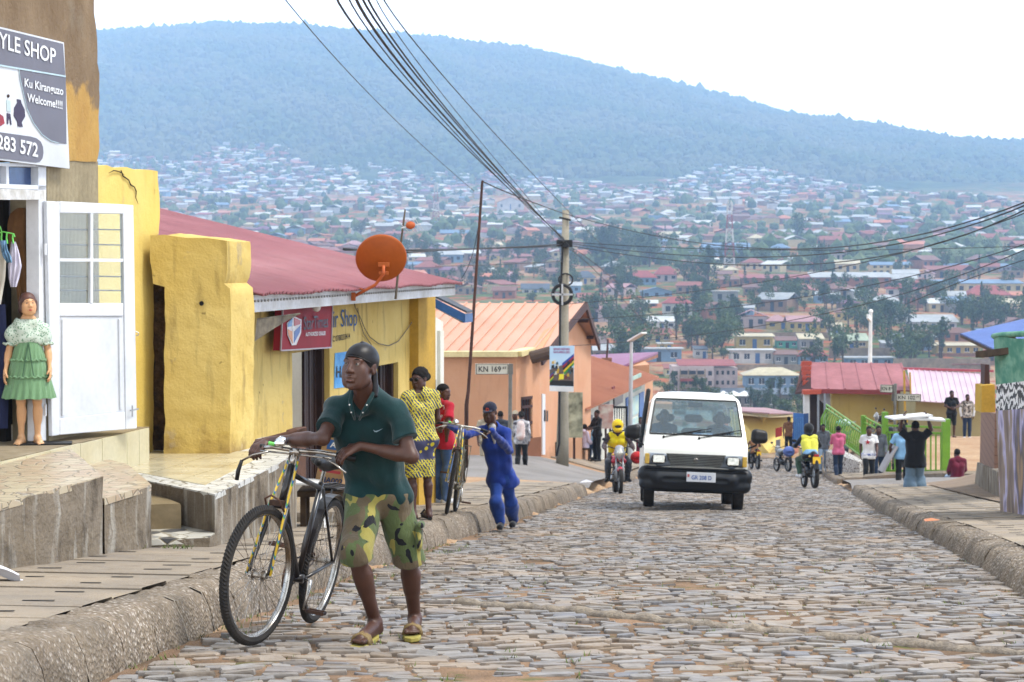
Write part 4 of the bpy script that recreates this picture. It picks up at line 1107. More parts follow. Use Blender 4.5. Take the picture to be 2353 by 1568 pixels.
# ---- television dealer shop
B2=thing('shop_building','yellow shop with red corrugated roof and white fascia','building',(-2.0,22,RZ(22)))
FA=-6.3;F2=lambda u,v,off=0.:onpl(u,v,FA+off*1.0188,.195)
def yz(u,v,off=0):q=F2(u,v,off);return q.y,q.z
y0=17.75;y1=yz(978,800)[0]
d1=(yz(671,812)[0],yz(757,812)[0],-4.,yz(671,812)[1]);d2=(yz(866,838)[0],yz(915,838)[0],-4.2,yz(866,842)[1])
mb=MB();pwall(mb,FA,y0,y1,-3.6,-.42,[d1,d2],.3)
w_=mb.build('wall',M_yellow2,B2);sub_noise(w_,.006,.3,5)
mb=MB();pwall(mb,FA+.12,yz(940,700)[0],y1+.05,-3.6,-.44,(),.2);mb.build('pilaster',M_dkyel,B2)
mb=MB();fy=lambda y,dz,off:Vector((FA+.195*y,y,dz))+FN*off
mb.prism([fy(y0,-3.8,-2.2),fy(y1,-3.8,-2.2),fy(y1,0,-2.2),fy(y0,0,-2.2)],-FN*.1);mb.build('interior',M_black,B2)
for(ya,yb,zb,zt)in(d1,d2):
 mb=MB();M_brown=mat('brown_door','#4a281c',.6,'#2e1812',3,.2,k=.5)
 mb.prism([fy(ya,-3.6,-.06),fy(ya+.09,-3.6,-.06),fy(ya+.09,zt,-.06),fy(ya,zt,-.06)],-FN*.1)
 mb.prism([fy(yb-.09,-3.6,-.06),fy(yb,-3.6,-.06),fy(yb,zt,-.06),fy(yb-.09,zt,-.06)],-FN*.1)
 for k in range(5):
  t=yb-(yb-ya)*(.06+.07*k)
  mb.prism([fy(t,-3.6,-.12-.01*(k%2)),fy(t-(yb-ya)*.062,-3.6,-.12),fy(t-(yb-ya)*.062,zt,-.12),fy(t,zt,-.12-.01*(k%2))],-FN*.03)
 mb.build('door',M_brown,B2)
ca,cb=-5.8,y1+.3
ya_=17.78;yb_=25.95
e=lambda y,z,off=0.:Vector((ca+.195*y,y,z))+FN*off
mb=MB();mb.prism([e(ya_,-.50),e(yb_,-.50),e(yb_,-.345),e(ya_,-.345)],-FN*.04);M_fasc=mat('fascia_white','#dfe2e6',.6,'#b9b8b4',2.5,.15,.3,30)
mb.build('fascia',M_fasc,B2)
mb=MB()
for k in range(86):
 y=ya_+.1+(yb_-ya_-.2)*k/85;mb.ico(e(y,-.40,.006),(.014,.02,.014),1)
tag(mb.build('stud_row',mat('stud_grey','#a9aaa8',.6),B2),kind='stuff')
def corr(pa,pb,up,h,m,name,par,n_w=60,amp=.018,th=.01,jag=.03,over=0.):
 """corrugated sheet: eave pa..pb, ridge direction up (vector); corrugations run along up"""
 pa,pb,up=Vector(pa),Vector(pb),Vector(up);nrm=(pb-pa).cross(up).normalized()
 if nrm.z<0:nrm=-nrm
 mb=MB();N=n_w*6
 jg=[rnd.uniform(-jag,jag)for _ in range(n_w+2)]
 vs=[]
 for j,t in enumerate((0,.33,.66,1)):
  for i in range(N+1):
   p=pa.lerp(pb,i/N)+up*t+nrm*(amp*math.sin(2*math.pi*i/6)+.01*math.sin(i*.05+t*5))
   if j==0:p=p-up.normalized()*(over+jg[i//6])
   vs.append(p)
 w=N+1
 mb.add(vs,[(j*w+i,j*w+i+1,(j+1)*w+i+1,(j+1)*w+i)for j in range(3)for i in range(N)])
 o=mb.build(name,m,par,smooth=True)
 so=o.modifiers.new('t','SOLIDIFY');so.thickness=th;so.offset=-1
 return o
n=newmat('red_tin')
cc=n.mix(n.ramp(n.noise(.5,5,n.map((1,1,1),(0,0,R(11)))),[(.35,0.),(.65,1.)]),H('#ae6a72',.62),H('#98565e',.62))
cc=n.mix(n.ramp(n.noise(2.2,5,n.map((.5,4,1),(0,0,R(-11)))),[(.52,0.),(.7,.7)]),cc,H('#8e4a52',.62))
cc=n.mix(n.ramp(n.noise(9,4),[(.64,0.),(.72,.7)]),cc,H('#6b3a3a',.6))
n.set(c=cc,r=.45,sp=.5)
M_redtin=n.m
UP=(-FN*6.5+Vector((0,0,6.5*.232)))
corr(e(17.76,-.335,.10),e(25.95,-.335,.10),UP,0,M_redtin,'roof',B2,100,.016,.008,.015)
mb=MB();mb.prism([e(25.9,-.345),e(25.9,-.5),e(25.9,-.5)+UP,e(25.9,-.36)+UP],FD*.04);mb.build('barge_board',M_fasc,B2)
mb=MB();mb.prism([e(17.8,-.49,-.03),e(25.9,-.49,-.03),e(25.9,-.47,-.55),e(17.8,-.47,-.55)],(0,0,.012));mb.build('soffit',mat('soffit_board','#b9aa94',.8,'#6d5f50',3,.3,k=.7),B2)
mb=MB();q=[P(590,735,18.3),P(690,722,19.3),P(650,742,19.3),P(585,785,18.3)]
mb.add([q[0],q[1],q[2],q[3]]+[p+Vector((0,.02,.012))for p in q],[(0,1,2,3),(7,6,5,4),(0,4,5,1),(1,5,6,2),(2,6,7,3),(3,7,4,0)])
mb.build('loose_sheet',mat('loose_tin','#a89c84',.7,'#5d4f42',5,.3,k=.7),B2)
mb=MB();text_fit(mb,'Hair Shop',F2(742,755,.006),F2(820,748,.006),F2(742,714,.006),.003,.0);mb.build('lettering',mat('blue_paint','#3f6fa9',.8,var=.2),B2)
mb=MB();text_fit(mb,'C 0788233414',F2(764,786,.006),F2(804,778,.006),F2(764,773,.006),.003,.01);mb.build('phone_number',mat('black_paint','#3f3a34',.8),B2)
mb=MB();mb.prism([F2(u,v,.006)for u,v in((770,812),(812,806),(812,888),(768,893))],-FN*.004);bp=mb.build('painted_panel',mat('painted_blue','#4d9be0',.7,'#79bdf0',6,.2),B2)
mb=MB();text_fit(mb,'HAIR',F2(773,868,.012),F2(810,866,.012),F2(773,842,.012),.002,.01);mb.build('panel_lettering',mat('black_paint','#3f3a34',.8),bp)
n=newmat('white_stone_mosaic');e_=n.voro(7,None,'DISTANCE_TO_EDGE')
n.set(c=n.mix(n.ramp(e_,[(.05,0.),(.09,1.)]),H('#5b4334',.6),H('#d7d5d0',.75)),r=.7);n.bump(n.ramp(e_,[(.0,0.),(.12,1.)]),.02,.8);M_stone=n.m
PW=thing('porch_wall','low porch wall of white stones with brown cap beside the dark doorway','wall',tuple(P(630,1150,18.4)))
mb=MB();mb.prism([P(586,1010,18.25),P(655,1005,18.4),P(655,1190,18.4),P(586,1190,18.25)],FD*.25);mb.build('stone_face',M_stone,PW)
mb=MB();mb.prism([P(584,1012,18.22),P(683,986,18.4),P(683,1004,18.4),P(584,1036,18.22)],FD*.3);mb.prism([P(657,988,18.38),P(683,986,18.4),P(683,1110,18.4),P(657,1112,18.38)],FD*.28);mb.build('cap',mat('brown_cap','#6a4a3a',.8,'#52382b',5,.2,.4,30),PW,bev=.01)
block('doorstep','worn concrete doorstep behind the man with the bicycle','step',[(-2.05,18.5),(-1.45,18.6),(-1.2,20.6),(-2.2,20.6)],RZ(19)-.2,RZ(19)+.42,M_pave)
mb=MB();c_=thing('plastic_stool','white plastic stool half hidden behind the bicycle','stool',tuple(P(700,1215,17.6)))
sz=P(700,1108,17.6)-P(700,1215,17.6)
mb.box((0,0,sz.z),(.34,.3,.03));mb.build('seat',M_white,c_,local=True,bev=.01)
for sx_,sy_ in((-1,-1),(1,-1),(-1,1),(1,1)):
 mb=MB();mb.bar((sx_*.13,sy_*.11,sz.z-.01),(sx_*.19,sy_*.15,0),.03,.03);mb.build('leg',M_white,c_,local=True)
 # ---- dealer sign
SG2=lambda u,v,off=0.:onpl(u,v,-6.12+off*1.0188,.195)
S2=thing('dealer_sign','red television dealer sign with star emblem under the eave','sign',tuple(SG2(645,806)))
Bq=[(645,806),(761,799),(764,701),(650,704)]
mb=MB();mb.prism([SG2(*p)for p in Bq],-FN*.08);mb.build('panel',mat('sign_panel_red','#ab2335',.7,k=.75,var=.04),S2)
mb=MB()
for a,b in zip(Bq,Bq[1:]+Bq[:1]):mb.bar(SG2(*a,.005),SG2(*b,.005),.014,.014,FN)
mb.build('frame',mat('sign_rim','#b9a9b0',.4),S2)
def em(pts_,c,nm):
 mb=MB();mb.prism([SG2(u,v,.012)for u,v in pts_],-FN*.004);return mb.build(nm,mat('em'+c[1:],c,.4,var=.03),S2)
em([(676,727),(693,735),(692,765),(681,793),(671,794),(661,770),(660,743)],'#e8e4e8','emblem')
sub=bpy.data.objects
def em2(pts_,c):
 mb=MB();mb.prism([SG2(u,v,.016)for u,v in pts_],-FN*.004);return mb.build('emblem_facet',mat('em'+c[1:],c,.4,var=.03),S2)
em2([(676,730),(677,750),(690,745),(691,737)],'#c94a4a');em2([(673,730),(671,750),(662,752),(662,744)],'#4a8fd0')
em2([(691,748),(677,762),(676,788),(689,764)],'#356ec0');em2([(662,757),(672,762),(673,790),(664,772)],'#e89040');em2([(671,753),(675,746),(679,756),(674,763)],'#f2f2f2')
mb=MB();text_fit(mb,'StarTimes',SG2(698,758,.014),SG2(754,752,.014),SG2(698,728,.014),.002,.012);mb.build('brand_lettering',mat('navy_letter','#2c2440',.5),S2)
mb=MB();text_fit(mb,'AUTHORIZED DEALER',SG2(702,773,.014),SG2(748,770,.014),SG2(702,764,.014),.002,.02);mb.build('small_lettering',mat('sign_letter','#e8ebee'),S2)
mb=MB();mb.ico(SG2(727,707,.12),.045,3);lb=mb.build('bulb',mat('bulb_glass','#fafafa',.2,var=0),smooth=True);tag(lb,'round white lamp bulb above the red dealer sign','lamp')
mb=MB();mb.tube([SG2(727,700,.12),SG2(727,690,.12)],.015,6);mb.build('socket',M_white,lb)
M_cable=mat('black_cable','#1f1f22',.6,k=.7,var=.05);M_gcable=mat('grey_cable','#7a7263',.7)
mb=MB();mb.tube([F2(u,v,.03)for u,v in((812,683),(816,706),(828,730),(838,755),(850,775),(870,790),(893,795),(915,785),(935,758),(950,735),(958,722))],.006,6)
tag(mb.build('wall_cable',M_gcable),'looping cable sagging across the yellow wall to the pilaster','cable')
mb=MB();mb.tube([F2(u,v,.02)for u,v in((822,708),(826,735),(836,768),(852,790),(856,800))],.005,6);tag(mb.build('wall_cable',M_gcable),'short cable hanging down the yellow wall to the doorway','cable')
# ---- satellite dish
DC=P(876,594,21.0);Ds=thing('satellite_dish','rust orange satellite dish mounted on the white fascia','satellite dish',tuple(P(812,682,21.0)))
ax=Vector((.10,-.85,-.38)).normalized();rD=58.5/FP*21
mb=MB();n_=40;prof=[(rD*t,-.06+.06*t*t)for t in(0.001,.2,.4,.6,.8,.93,1.)]
M_orange=mat('orange_enamel','#b5580f',.5,'#9c4a0a',2,.1,k=.85)
mb.lathe([(a,.06-(b+.06))for a,b in prof]+[(rD*1.01,-.012),(rD*.985,-.02)],DC,ax,48);o=mb.build('reflector',M_orange,Ds,smooth=True)
mb=MB();b_=DC+ax*.09+Vector((.02,0,-.06))
mb.tube([b_+Vector((0,0,.02)),b_+Vector((0,-.02,-.07)),P(874,640,20.95),P(862,655,20.95),P(812,682,21.0)],.017,10);mb.tube([P(833,665,20.97),P(815,662,21.1)],.01,6);mb.build('arm',mat('arm_orange','#d0672f',.5),Ds,smooth=True)
mb=MB();mb.box(b_+Vector((0,.01,.03)),(.12,.04,.05));mb.box(b_+Vector((0,.01,-.06)),(.10,.04,.04));mb.box(P(812,682,20.99),(.05,.03,.09));mb.build('bracket',M_orange,Ds,bev=.006)
# ---- roof antenna
An=thing('roof_antenna','stick mast with small television antenna and orange box','antenna',tuple(P(909,665,22)))
mb=MB();mb.tube([P(909,688,22),P(921,560,22),P(931,482,22)],[.014,.013,.009],8);mb.build('pole',mat('weathered_wood','#6d6354',.9),An)
mb=MB();mb.bar(P(922,524,21.9),P(966,515,22.1),.014,.014)
for t in(0.15,.45,.62,.78,.92):c=P(922+44*t,524-9*t,21.98);mb.tube([c+Vector((-.05,-.05,.07 if t>.2 else.05)),c+Vector((.05,.05,-.07 if t>.2 else-.05))],.004,5)
mb.build('yagi',mat('aluminium','#d6d8da',.4,met=.3),An);mb=MB();mb.ico(P(943,518,21.95),(.055,.03,.045),2);mb.build('box',mat('arm_orange','#d0672f'),An,smooth=True)
# ---- white house with blue fascia
B3=thing('house','white house with blue barge board right of the yellow shop','house',tuple(P(985,1080,28.5)))
mb=MB();q=lambda u,v,o_=0.:onpl(u,v,-6.9+o_,.195)
mb.prism([q(944,690),q(1018,740),q(1018,1120),q(944,1150)],-FN*3);mb.build('wall',mat('white_wash','#e6e6dc',.9,'#d3d2c4',1,.06,.3,30),B3)
mb=MB();mb.prism([q(1012,760,.05),q(1020,760,.05),q(1020,1120,.05),q(1012,1120,.05)],-FN*.3);mb.build('corner_strip',mat('white_wash',''),B3)
mb=MB();mb.prism([q(985,880,.01),q(1003,873,.01),q(1003,1100,.01),q(985,1110,.01)],-FN*.1);mb.build('door',mat('grey_door','#8d929b',.6),B3)
mb=MB();A_,B_=P(962,668,28.2),P(1069,722,28.2);dwn=Vector((0,0,-.125));mb.prism([A_,B_,B_+dwn,A_+dwn],Vector((0,.05,0)));mb.prism([B_+Vector((0,.05,0)),B_+dwn+Vector((0,.05,0)),B_+dwn+FD*.5,B_+FD*.5],Vector((-.04,0,0)));mb.build('barge_board',mat('blue_board','#34659f',.5,'#27507f',3),B3)
mb=MB();mb.prism([A_+Vector((0,.06,.01)),B_+Vector((.02,.06,.01)),B_+FD*.5+Vector((0,0,.01)),A_+FD*.5+Vector((0,0,.01))],(0,0,.03));mb.build('roof',mat('dark_tin','#4a4f57',.6),B3)
mb=MB();mb.prism([A_+dwn+Vector((0,.06,0)),B_+dwn+Vector((-.05,.06,0)),B_+FD*.5+dwn,A_+FD*.5+dwn],(0,0,.02));mb.build('soffit',mat('white_wash',''),B3)
mb=MB();mb.prism([q(952,728,.1),q(968,722,.1),q(967,780,.1),q(958,850,.1),q(950,905,.1)],-FN*.05);tag(mb.build('mosaic_strip',M_stone),'strip of black and white stone cladding at the shop corner','cladding')
# ---- orange house with gable
B4=thing('house','orange plastered house with salmon tin roof and dark gable edge','house',(0,62,-6.2))
M_or=plaster('orange_plaster','#ecb691','#e5a982','#b98363',.35,.6,.66,.008);M_salm=mat('salmon_tin','#ebb79e',.5,'#dea78c',.5,.08,k=.64);M_dkbr=mat('dark_timber','#4b302c',.7)
C0,C1,C2=P(990,808,60),P(1186,815,60),P(1240,815,61.2)
zb=-7.4
def vwall(mb,a,b,zt,zb_,th,holes=()):
 """vertical wall a..b in plan; holes as (t0,t1,z0,z1)"""
 a,b=Vector((a[0],a[1],0)),Vector((b[0],b[1],0));d=b-a;N=Vector((d.y,-d.x,0)).normalized()
 ts=sorted(set([0,1]+[h[0]for h in holes]+[h[1]for h in holes]))
 for ta,tb in zip(ts,ts[1:]):
  segs=[(zb_,zt)]
  for h in holes:
   if h[0]<=ta+1e-6 and h[1]>=tb-1e-6:segs=[s_ for c,dd in segs for s_ in((c,h[2]),(h[3],dd))if s_[1]>s_[0]]
  for c,dd in segs:mb.prism([a+d*ta+Vector((0,0,c)),a+d*tb+Vector((0,0,c)),a+d*tb+Vector((0,0,dd)),a+d*ta+Vector((0,0,dd))],-N*th)
GE=P(1373,793,71.2);GA=P(1318,697,66.3);GN=P(1240,822,61.2)
mb=MB();vwall(mb,C0,C1,C1.z,zb,.3);zt=C1.z
wy=[(P(1196,910,60.3),P(1222,910,60.8))]
vwall(mb,C1,C2,zt,zb,.3,[(.2,.66,P(1200,1010,60.5).z,P(1200,912,60.5).z)])
G1_,G2_=C2,P(1358,800,70.6)
vwall(mb,G1_,G2_,zt,zb,.3)
mid=(G1_+G2_)/2;mb.prism([Vector((G1_.x,G1_.y,zt)),Vector((G2_.x,G2_.y,zt)),Vector((mid.x,mid.y,GA.z-.15))],Vector((-.3,.05,0)))
mb.build('wall',M_or,B4)
mb=MB();cp=lambda p,dz:Vector((p.x,p.y,zt+dz))
mb.bar(cp(C0,.02)-Vector((0,.05,0)),cp(C1,.02)-Vector((-.05,.05,0)),.5,.16);mb.bar(cp(C1,.02)-Vector((0,.05,0)),cp(C1.lerp(C2,.6),.1),.4,.16);mb.build('parapet',mat('cream_paint','#f1dfa8',.8),B4)
LX=Vector((-1,.02,0))*9
apx=GA;en=GN+Vector((.0,-.4,-.02));ef=GE
rdg=GA+Vector((.35,.0,0))
def corr2(pa,pb,up,m,name,par,pitch,amp):
 pa,pb,up=Vector(pa),Vector(pb),Vector(up);L=(pb-pa).length;nw=int(L/pitch)
 nrm=(pb-pa).cross(up).normalized();nrm=nrm if nrm.z>0 else-nrm
 mb=MB();
 mb.prism([pa,pb,pb+up,pa+up],-nrm*.03)
 for k in range(nw+1):
  p=pa.lerp(pb,k/nw);mb.bar(p+nrm*amp*.5,p+up+nrm*amp*.5,.05,amp,nrm)
 return mb.build(name,m,par)
corr2(en+Vector((-9,0,0)),en,rdg-en,M_salm,'roof',B4,.38,.05)
corr2(Vector((-9,0,0))+ef,ef,rdg-ef,M_salm,'roof',B4,.38,.05)
mb=MB();t_=Vector((0,0,-.22));mb.prism([en+Vector((.03,0,.03)),rdg+Vector((.03,0,.05)),rdg+Vector((.03,0,-.2)),en+Vector((.03,0,-.2))],(.08,0,0));mb.prism([ef+Vector((.03,0,.03)),rdg+Vector((.03,0,.05)),rdg+Vector((.03,0,-.2)),ef+Vector((.03,0,-.2))],(.08,0,0));mb.build('barge_board',M_dkbr,B4)
for t in(.3,.7):
 mb=MB();p=rdg.lerp(ef,t)+Vector((0,0,-.15));mb.bar(p,p+Vector((-1.2,0,0)),.12,.12);mb.build('purlin',M_dkbr,B4)
mb=MB();mb.lathe([(0,0),(.2,0),(.2,.7),(0,.7)],P(1221,822,60.3),(.9,-.2,.25),12);mb.build('gutter_end',mat('rusty_tin','#5d4a3e',.7),B4)
mb=MB()
for k in range(5):t=C1.lerp(C2,.2+.115*k);mb.bar((t.x,t.y+.06,P(1200,1010,60.5).z),(t.x,t.y+.06,P(1200,912,60.5).z),.07,.05)
for v in(915,935,972,1008):a=C1.lerp(C2,.2);b=C1.lerp(C2,.66);z=P(1200,v,60.5).z;mb.bar((a.x,a.y+.04,z),(b.x,b.y+.04,z),.07,.09)
w=mb.build('window',M_dkbr,B4);mb=MB();a,b=C1.lerp(C2,.18),C1.lerp(C2,.68);mb.prism([Vector((a.x,a.y+.2,-6)),Vector((b.x,b.y+.2,-6)),Vector((b.x,b.y+.2,-4)),Vector((a.x,a.y+.2,-4))],(0,.05,0));mb.build('pane',M_wglass,w)
d0,d3=P(1243,1045,61.5),P(1268,1045,64.0)
mb=MB();ht=P(1243,905,61.5).z-d0.z;N_=Vector((.93,-.35,0))*.05
mb.prism([d0+N_,d3+N_,d3+N_+Vector((0,0,ht)),d0+N_+Vector((0,0,ht))],Vector((-.06,.02,0)));dr=mb.build('door',M_wmetal,B4)
mb=MB()
for k in range(4):
 a=d0.lerp(d3,.12+.22*k)+N_*1.5;b=d0.lerp(d3,.26+.22*k)+N_*1.5
 mb.prism([a+Vector((0,0,1.05)),b+Vector((0,0,1.05)),b+Vector((0,0,ht-.5)),a+Vector((0,0,ht-.5))],Vector((-.03,.01,0)))
mb.build('door_grille',M_wglass,dr)
mb=MB();vwall(mb,C1+Vector((.02,-.05,0)),C2+Vector((.05,-.05,0)),-5.55,zb,.05);mb.build('plinth',mat('brown_band','#8a5c44',.9,s=1),B4)
# ---- lower shop row with orange tin roof
B5=thing('shop_row','white fronted shop row under an orange sheet roof down the street','shops',(3,74,-8))
fa5=-11.4;pl5=lambda u,v,o_=0.:onpl(u,v,fa5+o_,.195)
mb=MB();pwall(mb,fa5,70,89,-10.5,-5.35,(),.3);mb.build('wall',mat('white_wash',''),B5)
M_ortin=mat('orange_tin','#dd9c7b',.5,'#d18f6e',.6,.08,k=.62)
e5=lambda y,z,o_=0.:Vector((fa5+.195*y,y,z))+FN*o_
corr2(e5(69.5,-5.35,.5),e5(90,-5.45,.5),-FN*6+Vector((0,0,1.75)),M_ortin,'roof',B5,.3,.04)
def on5(name,u0,u1,vt,vb,m,o_=.06,par=B5,th=.05):
 a,b=pl5(u0,vt,o_),pl5(u1,vt,o_);zb_=pl5(u0,vb,o_).z;mb=MB()
 mb.prism([a,Vector((b.x,b.y,a.z)),Vector((b.x,b.y,zb_)),Vector((a.x,a.y,zb_))],-FN*th);return mb.build(name,m,par)
M_blued=mat('blue_paint_door','#3c72b8',.5,'#2d5c9c',2)
on5('door',1347,1362,962,1055,mat('grey_door',''),.05);on5('window',1384,1401,932,950,M_wglass);on5('window',1412,1432,912,935,M_wglass)
on5('blue_door',1440,1446,915,1050,M_blued);d_=on5('blue_door',1470,1480,905,1050,M_blued);on5('poster',1448,1468,918,960,mat('pale_blue_print','#a7d0e2',.7,'#d8e6c9',3));on5('poster',1449,1467,968,1010,mat('pale_blue_print',''))
on5('poster',1450,1474,868,905,mat('teal_print','#b7cfc0',.7,'#7aa6a0',2));on5('emblem_shield',1408,1413,890,912,mat('maroon_paint','#7d2f33',.7),.08)
for(lb,u0,u1,vt,vb,y,c1,c2)in(('framed food mural panel in front of the white shop front',1375,1409,930,985,73,'#e8e2d6','#b5483c'),('green and black picture board below the cycling poster',1300,1339,902,1006,66,'#cfd9c0','#2f3a30'),('small hanging print left of the picture board',1273,1298,905,960,65,'#d5cfe6','#6f9fd6')):
 mb=MB();a,b=P(u0,vb,y),P(u1,vt,y);mb.box(((a.x+b.x)/2,y,(a.z+b.z)/2),(b.x-a.x,.06,b.z-a.z));bo=mb.build('picture_board',mat('bd'+c1[1:],c1,.7,c2,2.2,.2,fine=8));tag(bo,lb,'board')
 mb=MB();mb.box(((a.x+b.x)/2,y+.05,a.z-.5),(.08,.04,1.4));mb.build('post',M_dkbr,bo)
GT=thing('metal_gate','black barred gate in front of the white shop row','gate',tuple(P(1418,1050,76)))
mb=MB();y=76
for u in(1402,1440):mb.bar(P(u,1058,y),P(u,934,y),.08,.08)
mb.bar(P(1402,936,y),P(1440,936,y),.08,.08);mb.bar(P(1402,990,y),P(1440,990,y),.05,.05);mb.build('gate_frame',M_cable,GT)
for k in range(6):mb=MB();u=1407+5.4*k;mb.bar(P(u,990,y),P(u,936,y),.03,.03);mb.build('bar',M_cable,GT)
# ---- far orange building with purple roof, orange yard wall
B6=thing('house','orange house with purple mono pitch roof at the end of the left row','house',(6,102,-9))
mb=MB();a,b=P(1330,848,104),P(1493,836,100);mb.prism([P(1340,980,104),P(1492,1040,100),P(1492,838,100),P(1340,852,104)],(0,6,0));mb.build('wall',M_or,B6)
mb=MB();q=[P(1325,818,112),P(1512,812,108),P(1418,848,99),P(1300,845,100)];mb.prism([P(1320,822,112),P(1512,814,106),P(1420,850,99),P(1310,850,100)],(0,0,.12));mb.build('roof',mat('purple_tin','#9a6088',.5,'#8a5478',.6,.1,k=.7),B6)
mb=MB();mb.prism([P(1512,815,105.8),P(1420,851,98.8),P(1420,856,98.8),P(1512,822,105.8)],(0,.1,0));mb.build('barge_board',mat('brown_board','#9c6a50',.7),B6)
mb=MB();mb.box(P(1394,834,100),(.5,.5,.5));ch=mb.build('chimney',mat('rubble_brick','#6d4f3e',.9,s=3),B6);mb=MB();mb.tube([P(1394,828,100),P(1397,780,100)],.05,6);mb.build('flue',M_dkbr,ch)
mb=MB();mb.prism([P(1478,1040,96),P(1545,1040,100),P(1545,925,100),P(1478,922,96)],(0,.3,0));tag(mb.build('yard_wall',M_or),'plain orange yard wall behind the white minibus','wall')
mb=MB();mb.prism([P(1480,1055,93),P(1500,1055,95),P(1500,870,95),P(1480,870,93)],(0,.3,0));tag(mb.build('wall',M_or),'narrow orange wall end at the right of the white shop row','wall')
# ================================================================ RIGHT SIDE OF THE STREET
def face(mb,uv,y,th=.3,off=(0,1,0)):mb.prism([P(u,v,y)for u,v in uv],Vector(off)*th)
B7=thing('house','yellow walled building with weathered red tin roof right of the street','house',tuple(P(1990,1006,92)))
M_yp=plaster('bright_yellow_wall','#f0d888','#eccf74','#b5944e',.3,.5,.74,.006)
mb=MB();face(mb,[(1910,1012),(2077,1012),(2077,880),(1912,882)],92,5);mb.build('wall',M_yp,B7)
mb=MB();face(mb,[(2078,985),(2104,985),(2104,918),(2078,918)],91,1.);mb.build('side_wall',M_yp,B7)
M_rt=mat('weathered_red_tin','#b9757a',.6,'#9c5a5e',.8,.2,k=.64,fine=4)
eA,eB,rA,rB=P(1866,897,90.5),P(2094,901,90.5),P(1864,836,95),P(2070,839,95)
mb=MB();mb.prism([eA,eB,rB,rA],(0,0,.07))
for k in range(7):
 t=k/6;a=eA.lerp(eB,t);b=rA.lerp(rB,t);mb.bar(a+Vector((0,0,.09)),b+Vector((0,0,.09)),.08,.04)
mb.build('roof',M_rt,B7)
mb=MB();mb.prism([eA+Vector((0,-.03,.05)),eB+Vector((0,-.03,.05)),eB+Vector((0,-.03,-.14)),eA+Vector((0,-.03,-.14))],(0,.05,0));mb.build('fascia',mat('red_board','#8f3a3c',.6),B7)
mb=MB();mb.prism([rA,eA,P(1829,902,92),P(1845,832,95)],(-.05,.05,-.1));mb.prism([rA+Vector((0,0,.05)),P(1845,830,95),P(1829,902,91)],(0,0,.08));mb.build('gable',mat('dark_gable','#4a2a28',.8),B7)
M_rtile=mat('red_ridge_tile','#c05a44',.7,'#a9473a',2)
for k in range(5):
 mb=MB();face(mb,[(1842+k*1,831+k*11),(1866-k,831+k*11),(1865-k,840+k*11),(1840+k,842+k*11)],94-k*.5,.15);mb.build('ridge_tile',M_rtile,B7)
mb=MB();face(mb,[(1846,897),(1888,896),(1886,906),(1846,907)],90.3,.5);mb.build('porch_roof',M_rtile,B7)
mb=MB();face(mb,[(1848,907),(1860,907),(1861,995),(1849,995)],90.6,.4);mb.build('pillar',M_white,B7)
mb=MB();face(mb,[(1862,905),(1910,903),(1910,1010),(1862,1010)],93,.3);mb.build('porch_back_wall',mat('brown_wall','#4d3d36',.9),B7)  # plain dark brown wall set back behind the porch posts
mb=MB();face(mb,[(1878,905),(1908,905),(1908,940),(1890,925),(1878,915)],91.5,.05);mb.build('porch_screen',mat('pale_sheet','#c9c9d2',.8),B7)
for u in(1880,1895):
 mb=MB();mb.bar(P(u,1005,90.5),P(u,905,90.5),.09,.09);mb.build('porch_post',mat('grey_post','#9aa2ad',.6),B7)
B8=thing('house','long low building with pale pink corrugated roof behind the two standing men','house',tuple(P(2190,1000,87)))
mb=MB();face(mb,[(2104,1003),(2275,1003),(2275,915),(2104,912)],87,4);mb.build('wall',mat('ochre_wall','#b5a878',.9,'#c9bc90',.6,.15,.3,20,k=.66),B8)
M_pk=mat('pale_pink_tin','#dcc6d4',.5,'#cdb2c4',.6,.08,k=.72)
corr2(P(2098,921,86),P(2274,931,86),P(2086,848,91.)-P(2098,921,86),M_pk,'roof',B8,.24,.035)
mb=MB();mb.bar(P(2076,847,91),P(2282,853,91),.25,.1);mb.build('ridge_cap',mat('red_ridge','#b3525f',.6),B8)
mb=MB();face(mb,[(2078,945),(2082,945),(2080,852),(2076,852)],86,.12);face(mb,[(2092,910),(2095,910),(2093,856),(2090,856)],86,.12);mb.build('post',M_dkyel,B8)
B9=thing('house','low yellow building with cream roof edge behind the minibus','house',tuple(P(1765,1035,120)))
mb=MB();mb.prism([P(1690,1040,122),P(1768,1042,119),P(1826,1032,124),P(1826,958,124),P(1768,955,119),P(1690,950,122)],(0,3,0));mb.build('wall',M_yp,B9)
mb=MB();mb.prism([P(1684,953,121.5),P(1768,960,118),P(1830,958,123),P(1830,952,123),P(1768,952,118),P(1684,946,121.5)],(0,.4,0));mb.build('fascia',WM('cream'),B9)
mb=MB();mb.prism([P(1684,946,121.5),P(1768,952,118),P(1830,952,123),P(1760,940,135),P(1690,938,135)],(0,0,.08));mb.build('roof',RM('pink'),B9)
mb=MB();face(mb,[(1782,985),(1797,981),(1797,1002),(1782,1006)],118.6,.06);mb.build('sign_panel',mat('notice_red','#b03028',.6),B9)
mb=MB();face(mb,[(1783,1012),(1793,1010),(1793,1036),(1783,1037)],118.8,.1);mb.build('door',mat('grey_door',''),B9)
GB=thing('metal_gate','bright blue ribbed steel gate leaf beside the white pillar','gate',tuple(P(1838,1025,89)))
mb=MB();face(mb,[(1821,1025),(1847,1025),(1847,951),(1823,949)],89,.06);mb.build('leaf',M_blued,GB)
for k in range(5):mb=MB();u=1826+4.5*k;face(mb,[(u,1015),(u+2,1015),(u+2,960),(u,960)],88.95,.04);mb.build('rib',mat('light_blue_paint','#5a92d4',.5),GB)
mb=MB();face(mb,[(1847,1020),(1858,1016),(1858,950),(1847,951)],89.1,.06);mb.build('frame',mat('dark_blue','#254e86',.5),GB)
